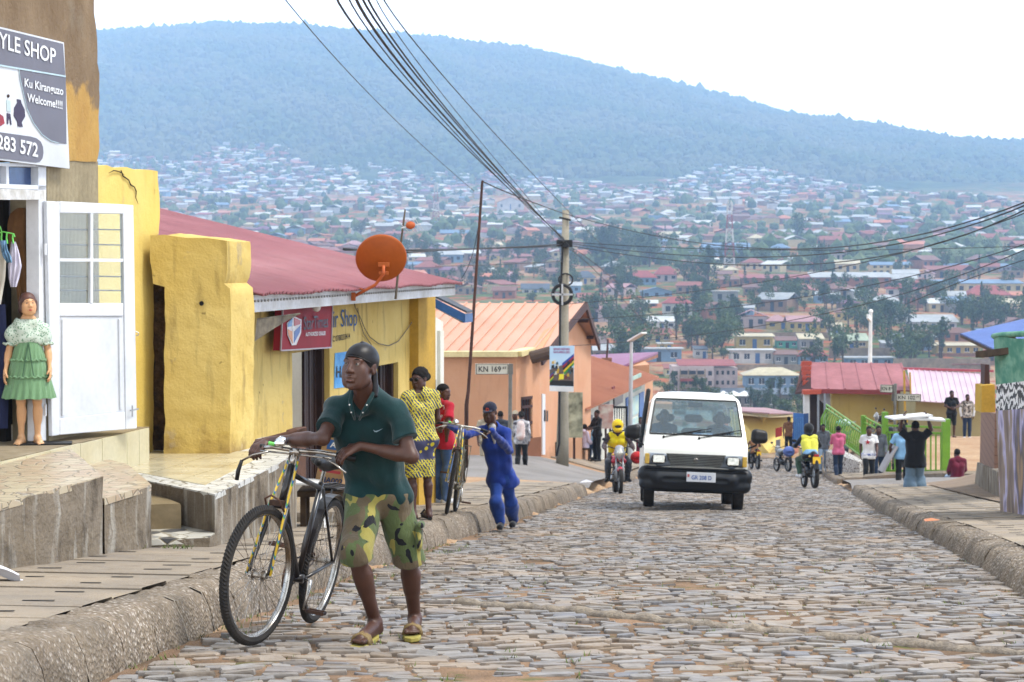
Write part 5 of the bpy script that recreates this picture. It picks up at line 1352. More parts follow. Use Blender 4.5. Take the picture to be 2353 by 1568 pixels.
M_green=mat('lime_paint','#7fb834',.5,'#6fa52c',2,.15,k=.66)
yg=70
GRl=thing('stair_railing','lime green railing with bellied bars sloping down to the lane','railing',tuple(P(1985,1040,66)))
def gp(q,t):u,v=q;return P(u,v,74-10*t)
mb=MB()
for dz in(0,9):mb.tube([gp(lerp2((1899,930+dz),(1985,990+dz),t),t)for t in(0,.5,1)],.035,6)
mb.tube([gp((1899,940),0),gp((1888,962),0),gp((1887,975),0),gp((1900,992),.1)],.04,6)
mb.tube([gp(lerp2((1893,985),(1985,1052),t),t)for t in(0,.5,1)],.045,6)
mb.build('rail',M_green,GRl)
for k in range(20):
 t=k/20;a=lerp2((1899,942),(1985,1000),t);b=lerp2((1893,985),(1985,1052),t);mb=MB()
 pts=[]
 for j in range(7):
  q=lerp2(a,b,j/6);pts.append(gp((q[0]-7*math.sin(math.pi*j/6)**1,q[1]),t)+Vector((0,-.15*math.sin(math.pi*j/6),0)))
 mb.tube(pts,.028,5);mb.build('bar',M_green,GRl)
for k in range(9):
 t=k/9;a=lerp2((1899,930),(1985,990),t);b=lerp2((1899,939),(1985,999),t);mb=MB();mb.tube([gp(a,t),gp(b,t)],.025,5);mb.build('picket',M_green,GRl)
GR2=thing('stair_railing','short upper lime green railing between the two tall green posts','railing',tuple(P(2010,1000,64)))
mb=MB()
for dz in(0,13):mb.tube([P(1985,958+dz,64),P(2032,983+dz*.8,62)],.03,6)
mb.build('rail',M_green,GR2)
for k in range(6):mb=MB();t=(k+.5)/6;mb.tube([P(1985+47*t,958+25*t,64-2*t),P(1985+47*t,971+22*t,64-2*t)],.025,5);mb.build('picket',M_green,GR2)
for lb,u,vt,vb,y,w in(('left of the three tall lime green posts',1984,955,1048,64,.16),('middle of the three tall lime green posts',2033,947,1062,62,.18),('right of the three tall lime green posts',2173,963,1083,57,.22)):
 mb=MB();a=P(u,vb,y);b=P(u,vt,y);mb.box((a+b)/2,(w,w,(b-a).length));tag(mb.build('post',M_green,bev=.01),lb,'post','tall green posts')
GG=thing('metal_gate','open lime green barred gate between the tall posts','gate',tuple(P(2110,1082,57.5)))
mb=MB()
for v0,v1 in((978,983),(994,996),(1082,1082)):mb.bar(P(2037,v0,60),P(2171,v1,57.2),.06,.06)
for u in(2039,2168):mb.bar(P(u,1082,60 if u<2100 else 57.2),P(u,980,60 if u<2100 else 57.2),.06,.06)
mb.build('gate_frame',M_green,GG)
for k in range(11):mb=MB();t=(k+.5)/11;mb.bar(P(2039+129*t,1082,60-2.8*t),P(2039+129*t,995,60-2.8*t),.04,.04);mb.build('bar',M_green,GG)
MW=MB();
MW.prism([P(1896,1036,72),P(1935,1040,70),P(1975,1062,66),P(1975,1102,66),P(1940,1100,68),P(1896,1075,72)],(.2,.5,0));tag(MW.build('mosaic_wall',M_stone),'low white and black stone wall below the green railing','wall')
mb=MB();mb.prism([P(1835,1030,80),P(1862,1026,80),P(1862,1062,80),P(1835,1062,80)],(.5,2,0));tag(mb.build('cream_wall',WM('cream')),'short cream wall end right of the parked motorcycle','wall')
mb=MB();mb.tube([P(1990,1098,57),P(2060,1093,55),P(2170,1090,53),P(2290,1090,53)],.10,6);tag(mb.build('yard_kerb',M_pave),kind='structure')
K1=thing('kiosk','brown slatted kiosk side on a concrete base at the right','kiosk',tuple(P(2265,1118,36)))
n=newmat('brown_slats');wv=n.wave(2.2,n.map(),0,'Z','SAW');n.set(c=n.mix(n.ramp(wv,[(0,0.),(.12,1.)]),H('#5a3a30',.6),H('#a57f6c',.62)),r=.8);n.bump(wv,.03,1.)
mb=MB();mb.prism([P(2250,1108,38),P(2284,1125,33),P(2286,950,33),P(2254,946,38)],(.6,.1,0));mb.build('slatted_wall',n.m,K1)
mb=MB();mb.prism([P(2240,1112,38.5),P(2296,1150,31),P(2292,1085,31),P(2245,1062,38.5)],(.8,.2,0));o=mb.build('base',M_conc,K1);sub_noise(o,.015,.3)
mb=MB();face(mb,[(2255,948),(2287,948),(2286,884),(2256,886)],35,.5);o=mb.build('yellow_post',M_dkyel,K1)
mb=MB();face(mb,[(2268,1090),(2284,1095),(2282,930),(2268,930)],36,.1);mb.build('red_panel',mat('maroon_paint',''),K1)
mb=MB();face(mb,[(2262,886),(2275,886),(2273,838),(2263,838)],35.2,.3);mb.build('timber',M_dkbr,K1)
K2=thing('market_stall','stall wrapped in green net and zebra striped printed cloth at right edge','stall',tuple(P(2330,1210,22.5)))
def sheet(q,m,name,par,fold=.03,fr=20,th=.01,nx=30,ny=20,sag=0):
 """cloth spanned between four measured corners: q = [(u,v,y)]*4 as TL,TR,BR,BL"""
 c=[P(*k)for k in q];mb=MB()
 def fn(i,j):
  a=c[0].lerp(c[1],i);b=c[3].lerp(c[2],i);p=a.lerp(b,j)
  w=fold*(math.sin(i*fr+2*math.sin(j*3))*.6+.4*math.sin(i*fr*2.3+j*4))*(.4+.6*j)
  return p+Vector((-.25*w,-w,-sag*math.sin(math.pi*i)))
 mb.grid(fn,nx,ny);mb.grid(lambda i,j:fn(1-i,j)+Vector((.01,.012,0)),nx,ny)
 return mb.build(name,m,par,smooth=True)
n=newmat('green_net');n.set(c=n.mix(n.ramp(n.noise(2.4,4,n.map((1,1,2.5))),[(.4,0.),(.6,1.)]),H('#3c8f70',.66),H('#7fb795',.66)),r=.8)
sheet([(2283,768,25),(2420,766,21.5),(2420,880,21.5),(2288,884,25)],n.m,'green_net',K2,.07,9,sag=.06)
mb=MB();mb.tube([P(2283,773,25),P(2300,770,24.6),P(2420,764,21.4)],.035,8);mb.build('net_roll',n.m,K2,smooth=True)
n=newmat('zebra_print');wv=n.wave(5.5,n.map((1,1,1),(0,R(28),0)),9.,'X',ds=1.1);n.set(c=n.ramp(wv,[(.47,H('#1d1c20')),(.53,H('#e9e7e4'))],True),r=.7)
sheet([(2290,884,24.6),(2420,868,21.3),(2420,938,21.3),(2288,948,24.6)],n.m,'zebra_cloth',K2,.02,7)
n=newmat('printed_cloth');f=n.noise(1.6,3,n.map((1.2,1.2,.5)));n.set(c=n.ramp(f,[(.32,H('#2c2523')),(.42,H('#6d5648')),(.49,H('#8f7a66')),(.53,H('#bdb6da')),(.57,H('#6f6688')),(.62,H('#463a36')),(.72,H('#a88456'))]),r=.6)
sheet([(2288,944,24.5),(2420,936,21.2),(2420,1235,21.2),(2299,1190,24.3)],n.m,'printed_cloth',K2,.06,16)
mb=MB();mb.tube([P(2298,1192,24.2),P(2420,1240,21.1)],.03,8);mb.build('white_hem',M_white,K2)
mb=MB();mb.bar(P(2250,815,25),P(2420,795,23),.1,.08);mb.bar(P(2322,790,24.5),P(2322,770,24.5),.12,.1);mb.build('pole_frame',mat('rough_timber','#57442f',.9,'#3b2d20',5),K2)
B10=thing('canopy','blue corrugated canopy roof jutting in at the right edge','roof',tuple(P(2300,800,29)))
bl=mat('blue_tin','#5f7fc6',.45,'#4f6db4',1,.1,k=.74)
corr2(P(2209,770,31),P(2285,806,27.5),P(2440,716,34)-P(2209,770,31),bl,'roof',B10,.16,.02)
mb=MB();mb.bar(P(2209,772,31),P(2285,808,27.5),.03,.05);mb.build('edge',mat('rough_timber',''),B10)
M_galv=mat('galvanised','#c9ccd0',.5,met=.2,var=.08)
LP=thing('street_light','white street light pole above the red tin roof','street light',tuple(P(1999,845,110)))
mb=MB();mb.tube([P(1998,900,110),P(2001,719,110)],[.14,.09],10);mb.build('pole',M_white,LP)
mb=MB();mb.bar(P(2000,735,110),P(1994,727,109),.12,.25);mb.ico(P(2001,716,110),.13,2);mb.build('lamp',M_white,LP)
LP2=thing('street_light','thin galvanised street light with solar panel left of the minibus','street light',tuple(P(1448,1060,78)))
mb=MB();mb.tube([P(1447,1062,78),P(1451,780,78)],[.11,.06],10);mb.build('pole',M_galv,LP2)
mb=MB();mb.bar(P(1447,784,78),P(1480,765,77),.25,.06);mb.build('lamp',M_white,LP2)
CP=thing('utility_pole','concrete utility pole carrying wires and a cycling race poster','pole',tuple(P(1294,1055,57)))
mb=MB();cb,ct=P(1292,1075,57),P(1300,483,57);mb.tube([cb,P(1293,1000,57),P(1294,940,57),ct],[.19,.18,.16,.10],12);mb.build('pole',mat('pole_concrete','#b0aa9a',.9,'#938c7c',.8,.2,.4,20,k=.68),CP,smooth=True)
mb=MB();mb.tube([P(1279,1048,56.7),P(1285,1020,56.7),P(1287,700,56.7),P(1293,560,56.8)],.035,6);mb.build('riser_cable',M_cable,CP)
mb=MB();c=P(1292,677,56.6);mb.tube([c+Vector((math.cos(a)*.27,0,math.sin(a)*.27))for a in np.linspace(0,2*math.pi,25)[:-1]],.05,6,closed=True);
c2=P(1300,643,56.8);mb.tube([c2+Vector((math.cos(a)*.2,.1*math.sin(a),math.sin(a)*.17))for a in np.linspace(0,2*math.pi,21)[:-1]],.025,6,closed=True);mb.build('cable_coil',M_cable,CP)
mb=MB();mb.bar(c-Vector((.3,0.05,0)),c+Vector((.3,-.05,0)),.05,.05);mb.bar(c-Vector((0,.05,.3)),c+Vector((0,-.05,.3)),.05,.05);mb.build('coil_bracket',M_galv,CP)
mb=MB();mb.box(P(1297,560,56.8),(.45,.3,.2));mb.tube([P(1285,500,56.9),P(1312,506,56.9)],.03,6);mb.build('insulator',M_cable,CP)
PO=thing('poster','cycling race poster with rainbow stripes on the concrete pole','poster',tuple(P(1291,900,56.3)))
yp=56.2;mb=MB();face(mb,[(1263,899),(1318,901),(1320,795),(1263,796)],yp,.05);mb.build('panel',mat('poster_blue','#a5cdf0',.6,'#cfe3f2',.6,.05,fine=3),PO)
def pf(q,c,nm,o_=.01):mb=MB();face(mb,q,yp-o_,.008);return mb.build(nm,mat('po'+c[1:],c,.6,var=.1),PO)
pf([(1263,886),(1318,888),(1318,876),(1263,874)],'#222326','black_band');pf([(1263,899),(1318,901),(1318,889),(1263,887)],'#eef0f2','white_band')
pf([(1263,874),(1318,876),(1318,846),(1295,838),(1263,850)],'#6d5f58','race_photo',.006)
for k,c in enumerate(('#2d4ea8','#a3283a','#1d1d20','#f0d030','#3f9a3c')):
 pf([(1291+k,836+5.2*k),(1319,813+5*k),(1319,818+5*k),(1293+k,841+5.2*k)],c,'stripe',.014);pf([(1263,863+3.2*k),(1272,855+3*k),(1272,858+3*k),(1263,867+3.2*k)],c,'stripe',.014)
rs=random.Random(4)
for k in range(26):
 u,v=rs.uniform(1270,1314),rs.uniform(832,872);c=rs.choice(('#26384c','#d6b040','#7a3a34','#39606f','#e2dccb','#2a2a2c'));s_=rs.uniform(2,4)
 pf([(u-s_,v+s_),(u+s_,v+s_*.8),(u+s_*.6,v-s_*1.5),(u-s_*.7,v-s_)],c,'rider_shape',.010+k*.0004)
pf([(1284,872),(1295,872),(1296,860),(1285,860)],'#f2e23a','yellow_card',.024)
mb=MB()
text_fit(mb,'REWARD GREATNESS',P(1272,805,yp-.012),P(1309,805,yp-.012),P(1272,800,yp-.012),.002,.02);text_fit(mb,'RACE AFRICA 2025',P(1272,812,yp-.012),P(1309,812,yp-.012),P(1272,807,yp-.012),.002,.02)
mb.v and mb.build('poster_lettering',mat('magenta_ink','#a5347c',.6),PO)
mb=MB();mb.tube([P(1071,1075,33),P(1072,930,33),P(1076,900,33),P(1108,420,33),P(1109,415,33)],[.035,.035,.028,.022,.02],8);tag(mb.build('iron_pole',mat('rusty_iron','#3b2a26',.8,'#5a3a30',3),smooth=True),'tall thin rusty iron pole leaning slightly beside the yellow shop','pole')
M_signw=mat('sign_plate','#cfd0c6',.5,'#bfc0b4',3,.05)
def stsign(label,u0,u1,vt,vb,y,txt,sup,pu,pvb,pvt,postc,side,dv=0):
 r=thing('street_sign',label,'street sign',tuple(P(pu,pvb,y)))
 mb=MB();a,b,c,d=P(u0,vb,y),P(u1,vb+dv,y),P(u1,vt+dv,y),P(u0,vt,y);mb.prism([a,b,c,d],(0,.04,0));mb.build('plate',M_signw,r,bev=.01)
 mb=MB();F_=Vector((0,-.008,0));q=[p.lerp((a+b+c+d)/4,.07)+F_ for p in(a,b,c,d)]
 for i in range(4):mb.bar(q[i],q[(i+1)%4],.012*y/50,.012*y/50)
 text_fit(mb,txt,a.lerp(b,.1)+(d-a)*.26+F_,a.lerp(b,.76)+(d-a)*.26+F_,a.lerp(b,.1)+(d-a)*.76+F_,.003,.015)
 text_fit(mb,sup,a.lerp(b,.8)+(d-a)*.5+F_,a.lerp(b,.92)+(d-a)*.5+F_,a.lerp(b,.8)+(d-a)*.72+F_,.003,.02)
 mb.build('sign_lettering',mat('sign_black','#2d2e30',.6),r)
 mb=MB();p0,p1=P(pu,pvb,y+.03),P(pu+2,pvt,y+.03);mb.tube([p0,p1],.045,10);mb.build('post',M_galv2,r)
 mb=MB();mb.box(P(pu+1+side*2,(vt+vb)/2,y+.02),(.11*y/50,.06,(vb-vt)*1.0/FP*y));mb.build('clamp',M_galv2,r,bev=.01)
M_galv2=mat('dull_steel','#7d8380',.5,'#66605a',2,met=.3)
stsign('street name sign reading KN 169 ST before the orange house',1092,1170,836,861,47,'KN 169','ST',1171,1075,845,None,1)
stsign('street name sign reading KN 102 on the right',2058,2117,905,922,61,'KN 102','ST',2055,1065,882,None,-1,1)
stsign('smaller street name sign at left of the KN 102 post',2023,2053,884,902,60.9,'KN 8','ST',2056,930,882,None,-1,1)
# ---------------------------------------------------------------- overhead wires
def wire(label,pts,r=.008,n=24):
 """pts: three measured points on one hanging wire; smooth curve through them"""
 p=[P(*q)for q in pts];out=[]
 for i in range(n+1):
  t=i/n
  if len(p)==3:out.append(p[0]*(2*(t-.5)*(t-1))+p[1]*(-4*t*(t-1))+p[2]*(2*t*(t-.5)))
  else:out.append(p[0].lerp(p[1],t))
 mb=MB();mb.tube(out,r,5);tag(mb.build('overhead_wire',M_cable,smooth=True),label,'wire')
hub=(1297,557,56.8)
for i,(a,b,r)in enumerate((((770,-40,14),(1020,290,27),.010),((812,-40,14),(1050,300,27),.013),((822,-40,14.1),(1062,300,27.2),.010),((833,-40,14.2),(1072,306,27.2),.009),((795,-40,14.3),(1040,300,27.1),.007))):
 wire(('leftmost','second','third','fourth','thinnest')[i]+' strand of the cable bundle falling to the concrete pole',[a,b,(1296+i*.5,548+3*i,56.8)],r)
wire('single wire crossing the sky left of the bundle',[(640,-20,18),(900,268,30),(1090,440,45)],.006)
wire('single wire right of the bundle passing over the pole',[(900,-20,18),(1130,300,34),(1420,600,80)],.008)
wire('thin wire right beside the bundle reaching the pole',[(860,-20,18),(1075,290,32),(1330,590,60)],.006)
wire('dark twisted cable from the iron pole across to the concrete pole and right',[(1109,417,33),(1190,452,42),(1298,492,56.8)],.012)
wire('thick cable from behind the satellite dish to the concrete pole',[(790,573,30),(1060,573,42),(1293,562,56.8)],.022)
wire('second cable just below the thick one behind the dish',[(930,581,34),(1100,572,44),(1293,567,56.8)],.014)
rt=[(2380,455,26),(2380,462,26),(2380,470,26),(2380,480,26),(2380,553,28),(2380,563,28),(2380,590,30)]
mids=[(1760,572,42),(1800,590,42),(1810,610,42),(1800,640,42),(1800,690,42),(1800,740,42),(2230,640,33)]
st=[(1300,492,56.8),(1310,560,56.8),(1310,565,56.8),(1290,700,57),(1310,735,57),(1310,795,57),(2080,700,38)]
for i,(a,b,c)in enumerate(zip(st,mids,rt)):
 wire('wire %s of those rising to the right edge'%('highest','second','third','fourth','fifth','sixth','shortest')[i],[a,b,c],.011 if i<3 else.008)
wire('nearly level wire running right from the concrete pole',[(1300,556,56.8),(1800,575,60),(2380,565,62)],.010)
wire('lower level wire left of the concrete pole',[(1000,612,45),(1150,608,50),(1297,600,56.8)],.007)
wire('diagonal wire down right from the pole, upper one',[(1300,565,56.8),(1420,650,75),(1570,790,110)],.012)
wire('diagonal wire down right from the pole, lower one',[(1300,570,56.8),(1400,655,75),(1540,810,110)],.012)
wire('loose wire hanging down from the iron pole top',[(1108,420,33),(1092,560,33.2),(1060,640,33)],.006)
mb=MB();c=gray(2140,1239);mb.add([c+Vector(q)for q in((-.08,-.05,.02),(.09,-.02,.03),(.06,.07,.025),(-.07,.05,.03),(0,0,.05))],[(0,1,4),(1,2,4),(2,3,4),(3,0,4)]);tag(mb.build('wrapper',mat('orange_wrapper','#d98a5e',.6)),'small orange wrapper lying by the right kerb','litter')
mb=MB();c=gray(1348,1117);mb.add([c+Vector(q)for q in((-.15,-.05,.02),(.15,-.02,.03),(.1,.1,.03),(-.1,.1,.03),(0,0,.08))],[(0,1,4),(1,2,4),(2,3,4),(3,0,4)]);tag(mb.build('plastic_bag',mat('paper','')),'pale plastic scrap by the end of the left kerb','litter')
# ================================================================ SCULPTED SURFACES (bodies, clothes, tanks)
V3=Vector
def smesh(name,prims,res,m,parent=None,cuts=(),disp=None,smooth=True,local=True):
 """one continuous skin round rounded cones / ellipsoids: ('c',p0,p1,r0,r1,k) ('e',c,(rx,ry,rz),M3,k); a leading '-' carves"""
 lo=np.array([1e9]*3);hi=-lo
 for p in prims:
  if p[0]=='c':
   for q,r in((p[1],p[3]),(p[2],p[4])):q=np.array(q);lo=np.minimum(lo,q-r);hi=np.maximum(hi,q+r)
  elif p[0]=='e':q=np.array(p[1]);r=max(p[2]);lo=np.minimum(lo,q-r);hi=np.maximum(hi,q+r)
 lo-=3*res;hi+=3*res
 n=np.ceil((hi-lo)/res).astype(int)+1
 F=np.full(n,1.,np.float32)
 ax=[lo[i]+np.arange(n[i])*res for i in range(3)]
 for p in prims:
  neg=p[0][0]=='-';t=p[0][-1];k=p[-1]or.0001
  if t=='c':
   a,b=np.array(p[1],float),np.array(p[2],float);r=max(p[3],p[4]);l_=np.minimum(a,b)-r;h_=np.maximum(a,b)+r
  else:
   a=np.array(p[1],float);r=max(p[2]);l_=a-r;h_=a+r
  mg=max(k,.01)*1.3+2.5*res
  i0=np.clip(((l_-mg-lo)/res).astype(int),0,n-1);i1=np.clip(((h_+mg-lo)/res).astype(int)+2,1,n)
  if(i1<=i0).any():continue
  X,Y,Z=np.meshgrid(ax[0][i0[0]:i1[0]],ax[1][i0[1]:i1[1]],ax[2][i0[2]:i1[2]],indexing='ij')
  if t=='c':
   d=b-a;L=max(d@d,1e-9)
   tt=np.clip(((X-a[0])*d[0]+(Y-a[1])*d[1]+(Z-a[2])*d[2])/L,0,1)
   D=np.sqrt((X-a[0]-d[0]*tt)**2+(Y-a[1]-d[1]*tt)**2+(Z-a[2]-d[2]*tt)**2)-(p[3]+(p[4]-p[3])*tt)
  else:
   x,y,z=X-a[0],Y-a[1],Z-a[2]
   if p[3]is not None:
    M=p[3];x,y,z=M[0][0]*x+M[1][0]*y+M[2][0]*z,M[0][1]*x+M[1][1]*y+M[2][1]*z,M[0][2]*x+M[1][2]*y+M[2][2]*z
   rx,ry,rz=p[2];k0=np.sqrt((x/rx)**2+(y/ry)**2+(z/rz)**2);k1=np.sqrt((x/rx**2)**2+(y/ry**2)**2+(z/rz**2)**2)+1e-9
   D=k0*(k0-1)/k1
  S=F[i0[0]:i1[0],i0[1]:i1[1],i0[2]:i1[2]]
  if neg:
   h=np.clip(.5-.5*(S+D)/k,0,1);S[:]=S*(1-h)-D*h+k*h*(1-h)
  else:
   h=np.clip(.5+.5*(S-D)/k,0,1);S[:]=S*(1-h)+D*h-k*h*(1-h)
 if cuts or disp:
  X,Y,Z=np.meshgrid(*ax,indexing='ij')
  if disp:F+=disp(X,Y,Z)
  for c in cuts:
   pt,nr=c[0],V3(c[1]).normalized()
   Q=(X-pt[0])*nr.x+(Y-pt[1])*nr.y+(Z-pt[2])*nr.z
   if len(c)>2:Q=np.where(((X-pt[0])**2+(Y-pt[1])**2+(Z-pt[2])**2-Q*Q<c[2]**2)&(Q<.17),Q,-1)
   F=np.maximum(F,Q)
 ins=F<0
 c8=[ins[a:n[0]-1+a,b:n[1]-1+b,c:n[2]-1+c]for a in(0,1)for b in(0,1)for c in(0,1)]
 s=sum(c.astype(np.int8)for c in c8);mix=(s>0)&(s<8)
 I=np.argwhere(mix);idx=np.full(mix.shape,-1,np.int32);idx[mix]=np.arange(len(I))
 acc=np.zeros((len(I),3));cnt=np.zeros(len(I))
 cor=[(a,b,c)for a in(0,1)for b in(0,1)for c in(0,1)]
 val={c:F[I[:,0]+c[0],I[:,1]+c[1],I[:,2]+c[2]]for c in cor}
 for c in cor:
  for axn in range(3):
   if c[axn]:continue
   e=list(c);e[axn]=1;e=tuple(e);v0,v1=val[c],val[e];cr=(v0<0)!=(v1<0)
   t=np.where(cr,v0/np.where(cr,v0-v1,1),0)
   for q in range(3):acc[:,q]+=np.where(cr,c[q]+(t if q==axn else 0),0)
   cnt+=cr
 P_=lo+(I+acc/cnt[:,None])*res
 fs=[]
 for axn in range(3):
  sl0=[slice(None)]*3;sl1=[slice(None)]*3;sl0[axn]=slice(0,-1);sl1[axn]=slice(1,None)
  A,B=ins[tuple(sl0)],ins[tuple(sl1)];o1,o2=(axn+1)%3,(axn+2)%3
  for fl in(0,1):
   E=np.argwhere((A&~B)if fl==0 else(~A&B));E=E[(E[:,o1]>0)&(E[:,o2]>0)]
   def g(d1,d2):
    q=E.copy();q[:,o1]-=d1;q[:,o2]-=d2;q=np.minimum(q,np.array(idx.shape)-1);return idx[q[:,0],q[:,1],q[:,2]]
   Q=np.stack([g(1,1),g(0,1),g(0,0),g(1,0)],1)
   if fl:Q=Q[:,::-1]
   fs.append(Q[(Q>=0).all(1)])
 fs=np.concatenate(fs)
 me=bpy.data.meshes.new(name);me.from_pydata(P_.tolist(),[],fs.tolist());me.materials.append(m)
 if smooth:me.polygons.foreach_set('use_smooth',[True]*len(me.polygons))
 o=bpy.data.objects.new(name,me);col.objects.link(o)
 if parent is not None:o.parent=parent
 return o
def skinmat(name,c,c2):
 n=newmat(name);cc=n.mix(n.ramp(n.noise(9,4),[(.35,0.),(.65,1.)]),H(c,.8),H(c2,.8))
 n.set(c=cc,r=.47,sp=.45);n.bump(n.noise(140,3),.002,.7);return n.m
M_skin=skinmat('skin_dark','#482c21','#55362a');M_skin2=skinmat('skin_brown','#55352a','#472a22')
def cloth_mat(name,c,c2=None,s=6,fold=.6):
 if name in _mats:return _mats[name]
 n=newmat(name);cc=n.mix(n.ramp(n.noise(s,4),[(.35,0.),(.65,1.)]),H(c,.8),H(c2 or c,.8)if c2 else tuple(x*.8 for x in H(c,.8)[:3])+(1,))
 n.set(c=cc,r=.88,sp=.2,sh=.15);n.bump(n.noise(5,4,n.map((1,1,.6))),.03,fold);n.bump(n.noise(300,2),.0008,.5);_mats[name]=n.m;return n.m
def folds(amp,f=34.,seed=0.):
 def d(X,Y,Z):
  return amp*(np.sin(f*(Z+.35*X)+2.2*np.sin(9*X+seed)+1.3*np.sin(11*Y))+.7*np.sin(f*.6*(Z-.8*X+.5*Y)+1.7*np.sin(13*Z+seed*2))+.5*np.sin(f*1.7*(X+Y*.7)+3*np.sin(7*Z)))
 return d
def hand(w,dv,nr,curl=.5,thumb=1,s=1.,spread=.12,k=.006):
 """palm and five fingers; dv finger direction, nr back of the hand, thumb=+1 when the thumb lies along dv x nr"""
 w,dv,nr=V3(w),V3(dv).normalized(),V3(nr);nr=(nr-dv*nr.dot(dv)).normalized();sd=dv.cross(nr)*thumb;o=[]
 K=[w+dv*(.088*s)+sd*(x*s)-nr*(abs(x)*.12*s)for x in(.031,.011,-.010,-.030)]
 for q in K:o.append(('c',w+(q-w)*.12,q,.016*s,.0125*s,.012))
 for q,L,x in zip(K,(.070,.079,.073,.058),(1,.35,-.3,-1)):
  a=0;p=q;fd=(dv+sd*x*spread).normalized()
  for j,(f,r0,r1)in enumerate(((.46,.0105,.0098),(.30,.0096,.0088),(.24,.0088,.0075))):
   a+=curl*(1.0 if j==0 else 1.1);d=fd*math.cos(a)-nr*math.sin(a);q2=p+d*(L*f*s);o.append(('c',p,q2,r0*s,r1*s,k));p=q2
 b=w+dv*.022*s+sd*.024*s;t1=b+(dv*.55+sd*.75-nr*.25).normalized()*.040*s;t2=t1+(dv*.85+sd*.25-nr*(.35+curl*.5)).normalized()*.030*s;t3=t2+(dv*.9-sd*.1-nr*(.4+curl*.7)).normalized()*.024*s
 o+=[('c',w+dv*.01*s+sd*.012*s,t1,.015*s,.0125*s,.01),('c',t1,t2,.0122*s,.0108*s,.006),('c',t2,t3,.0108*s,.0085*s,.005)]
 return o
def head_prims(M,s=1.,female=False):
 """M maps head space (x side, y face, z up) to figure space"""
 T=lambda*p:M@(V3(p)*s);R3=[list(r)for r in M.to_3x3()]
 E=lambda c,r,k:('e',T(*c),tuple(x*s for x in r),R3,k)
 C=lambda a,b,r0,r1,k:('c',T(*a),T(*b),r0*s,r1*s,k)
 o=[E((0,-.018,.035),(.074,.094,.084),.02),E((0,.022,-.02),(.061,.070,.084),.03),C((-.03,.045,-.082),(.03,.045,-.082),.024,.024,.02),C((0,.062,-.098),(0,.06,-.098),.021,.021,.015)]
 for x in(-1,1):
  o+=[E((x*.043,.052,-.012),(.022,.02,.022),.02),E((x*.042,.038,-.048),(.024,.030,.036),.03),C((x*.012,.082,.034),(x*.046,.070,.034),.010,.008,.012),C((x*.05,.0,-.06),(x*.03,.045,-.085),.022,.02,.02),('-e',T(x*.031,.094,.014),(.017*s,.016*s,.011*s),R3,.008),E((x*.031,.070,.013),(.0150,.0150,.0135),.002),C((x*.018,.081,.0225),(x*.045,.074,.0205),.0060,.0050,.003),C((x*.019,.081,.0035),(x*.043,.075,.0045),.0048,.0042,.004),E((x*.077,-.012,.0),(.009,.019,.031),.006),('-e',T(x*.086,-.006,.002),(.006*s,.010*s,.018*s),R3,.004),C((x*.076,-.02,.028),(x*.083,-.022,-.012),.007,.006,.004),E((x*.0135,.095,-.026),(.0105,.011,.009),.006),('-e',T(x*.009,.1,-.037),(.004*s,.006*s,.004*s),R3,.003)]
 o+=[C((0,.080,.028),(0,.104,-.020),.0075,.0125,.010),C((-.021,.083,-.053),(.021,.083,-.053),.0085,.0085,.008),C((-.008,.0915,-.052),(.008,.0915,-.052),.0080,.0080,.005),C((-.016,.084,-.071),(.016,.084,-.071),.0095,.0095,.006),C((-.02,.094,-.0615),(.02,.094,-.0615),.001,.001,.001),('-c',T(-.019,.1,-.0615),T(.019,.1,-.0615),.0028*s,.0028*s,.003)]
 return o
BASE=dict(head=(0,.02,1.575),neck=(0,-.01,1.42),chest=(0,0,1.24),pel=(0,0,.95),shR=(.175,-.01,1.385),shL=(-.175,-.01,1.385),elR=(.225,-.03,1.11),elL=(-.225,-.03,1.11),wrR=(.235,.04,.87),wrL=(-.235,.04,.87),hipR=(.085,0,.90),hipL=(-.085,0,.90),knR=(.095,.02,.48),knL=(-.095,.02,.48),anR=(.095,-.02,.075),anL=(-.095,-.02,.075),toR=(.115,.15,.025),toL=(-.115,.15,.025))
WALK=dict(knR=(.09,.16,.50),anR=(.09,.20,.085),toR=(.10,.36,.05),knL=(-.09,-.02,.47),anL=(-.09,-.27,.13),toL=(-.1,-.13,.025),elR=(.22,-.12,1.13),wrR=(.22,-.08,.89),elL=(-.22,.05,1.12),wrL=(-.20,.22,.94))
SIT=dict(head=(0,.06,1.14),neck=(0,0,.99),chest=(0,-.02,.80),pel=(0,0,.50),shR=(.175,-.01,.95),shL=(-.175,-.01,.95),elR=(.22,.05,.70),elL=(-.22,.05,.70),wrR=(.15,.25,.58),wrL=(-.15,.25,.58),hipR=(.09,.02,.47),hipL=(-.09,.02,.47),knR=(.14,.42,.47),knL=(-.14,.42,.47),anR=(.13,.40,.07),anL=(-.13,.40,.07),toR=(.14,.55,.03),toL=(-.14,.55,.03))
RIDE=dict(head=(0,.0,1.43),neck=(0,-.06,1.28),chest=(0,-.10,1.10),pel=(0,-.22,.82),shR=(.18,-.07,1.235),shL=(-.18,-.07,1.235),elR=(.30,.08,1.03),elL=(-.30,.08,1.03),wrR=(.31,.33,1.0),wrL=(-.31,.33,1.0),hipR=(.10,-.20,.79),hipL=(-.10,-.20,.79),knR=(.22,.18,.68),knL=(-.22,.18,.68),anR=(.21,.0,.33),anL=(-.21,.0,.33),toR=(.25,.14,.28),toL=(-.25,.14,.28))
UPARM=dict(elR=(.32,.02,1.52),wrR=(.25,.03,1.76),elL=(-.32,.02,1.52),wrL=(-.25,.03,1.76))
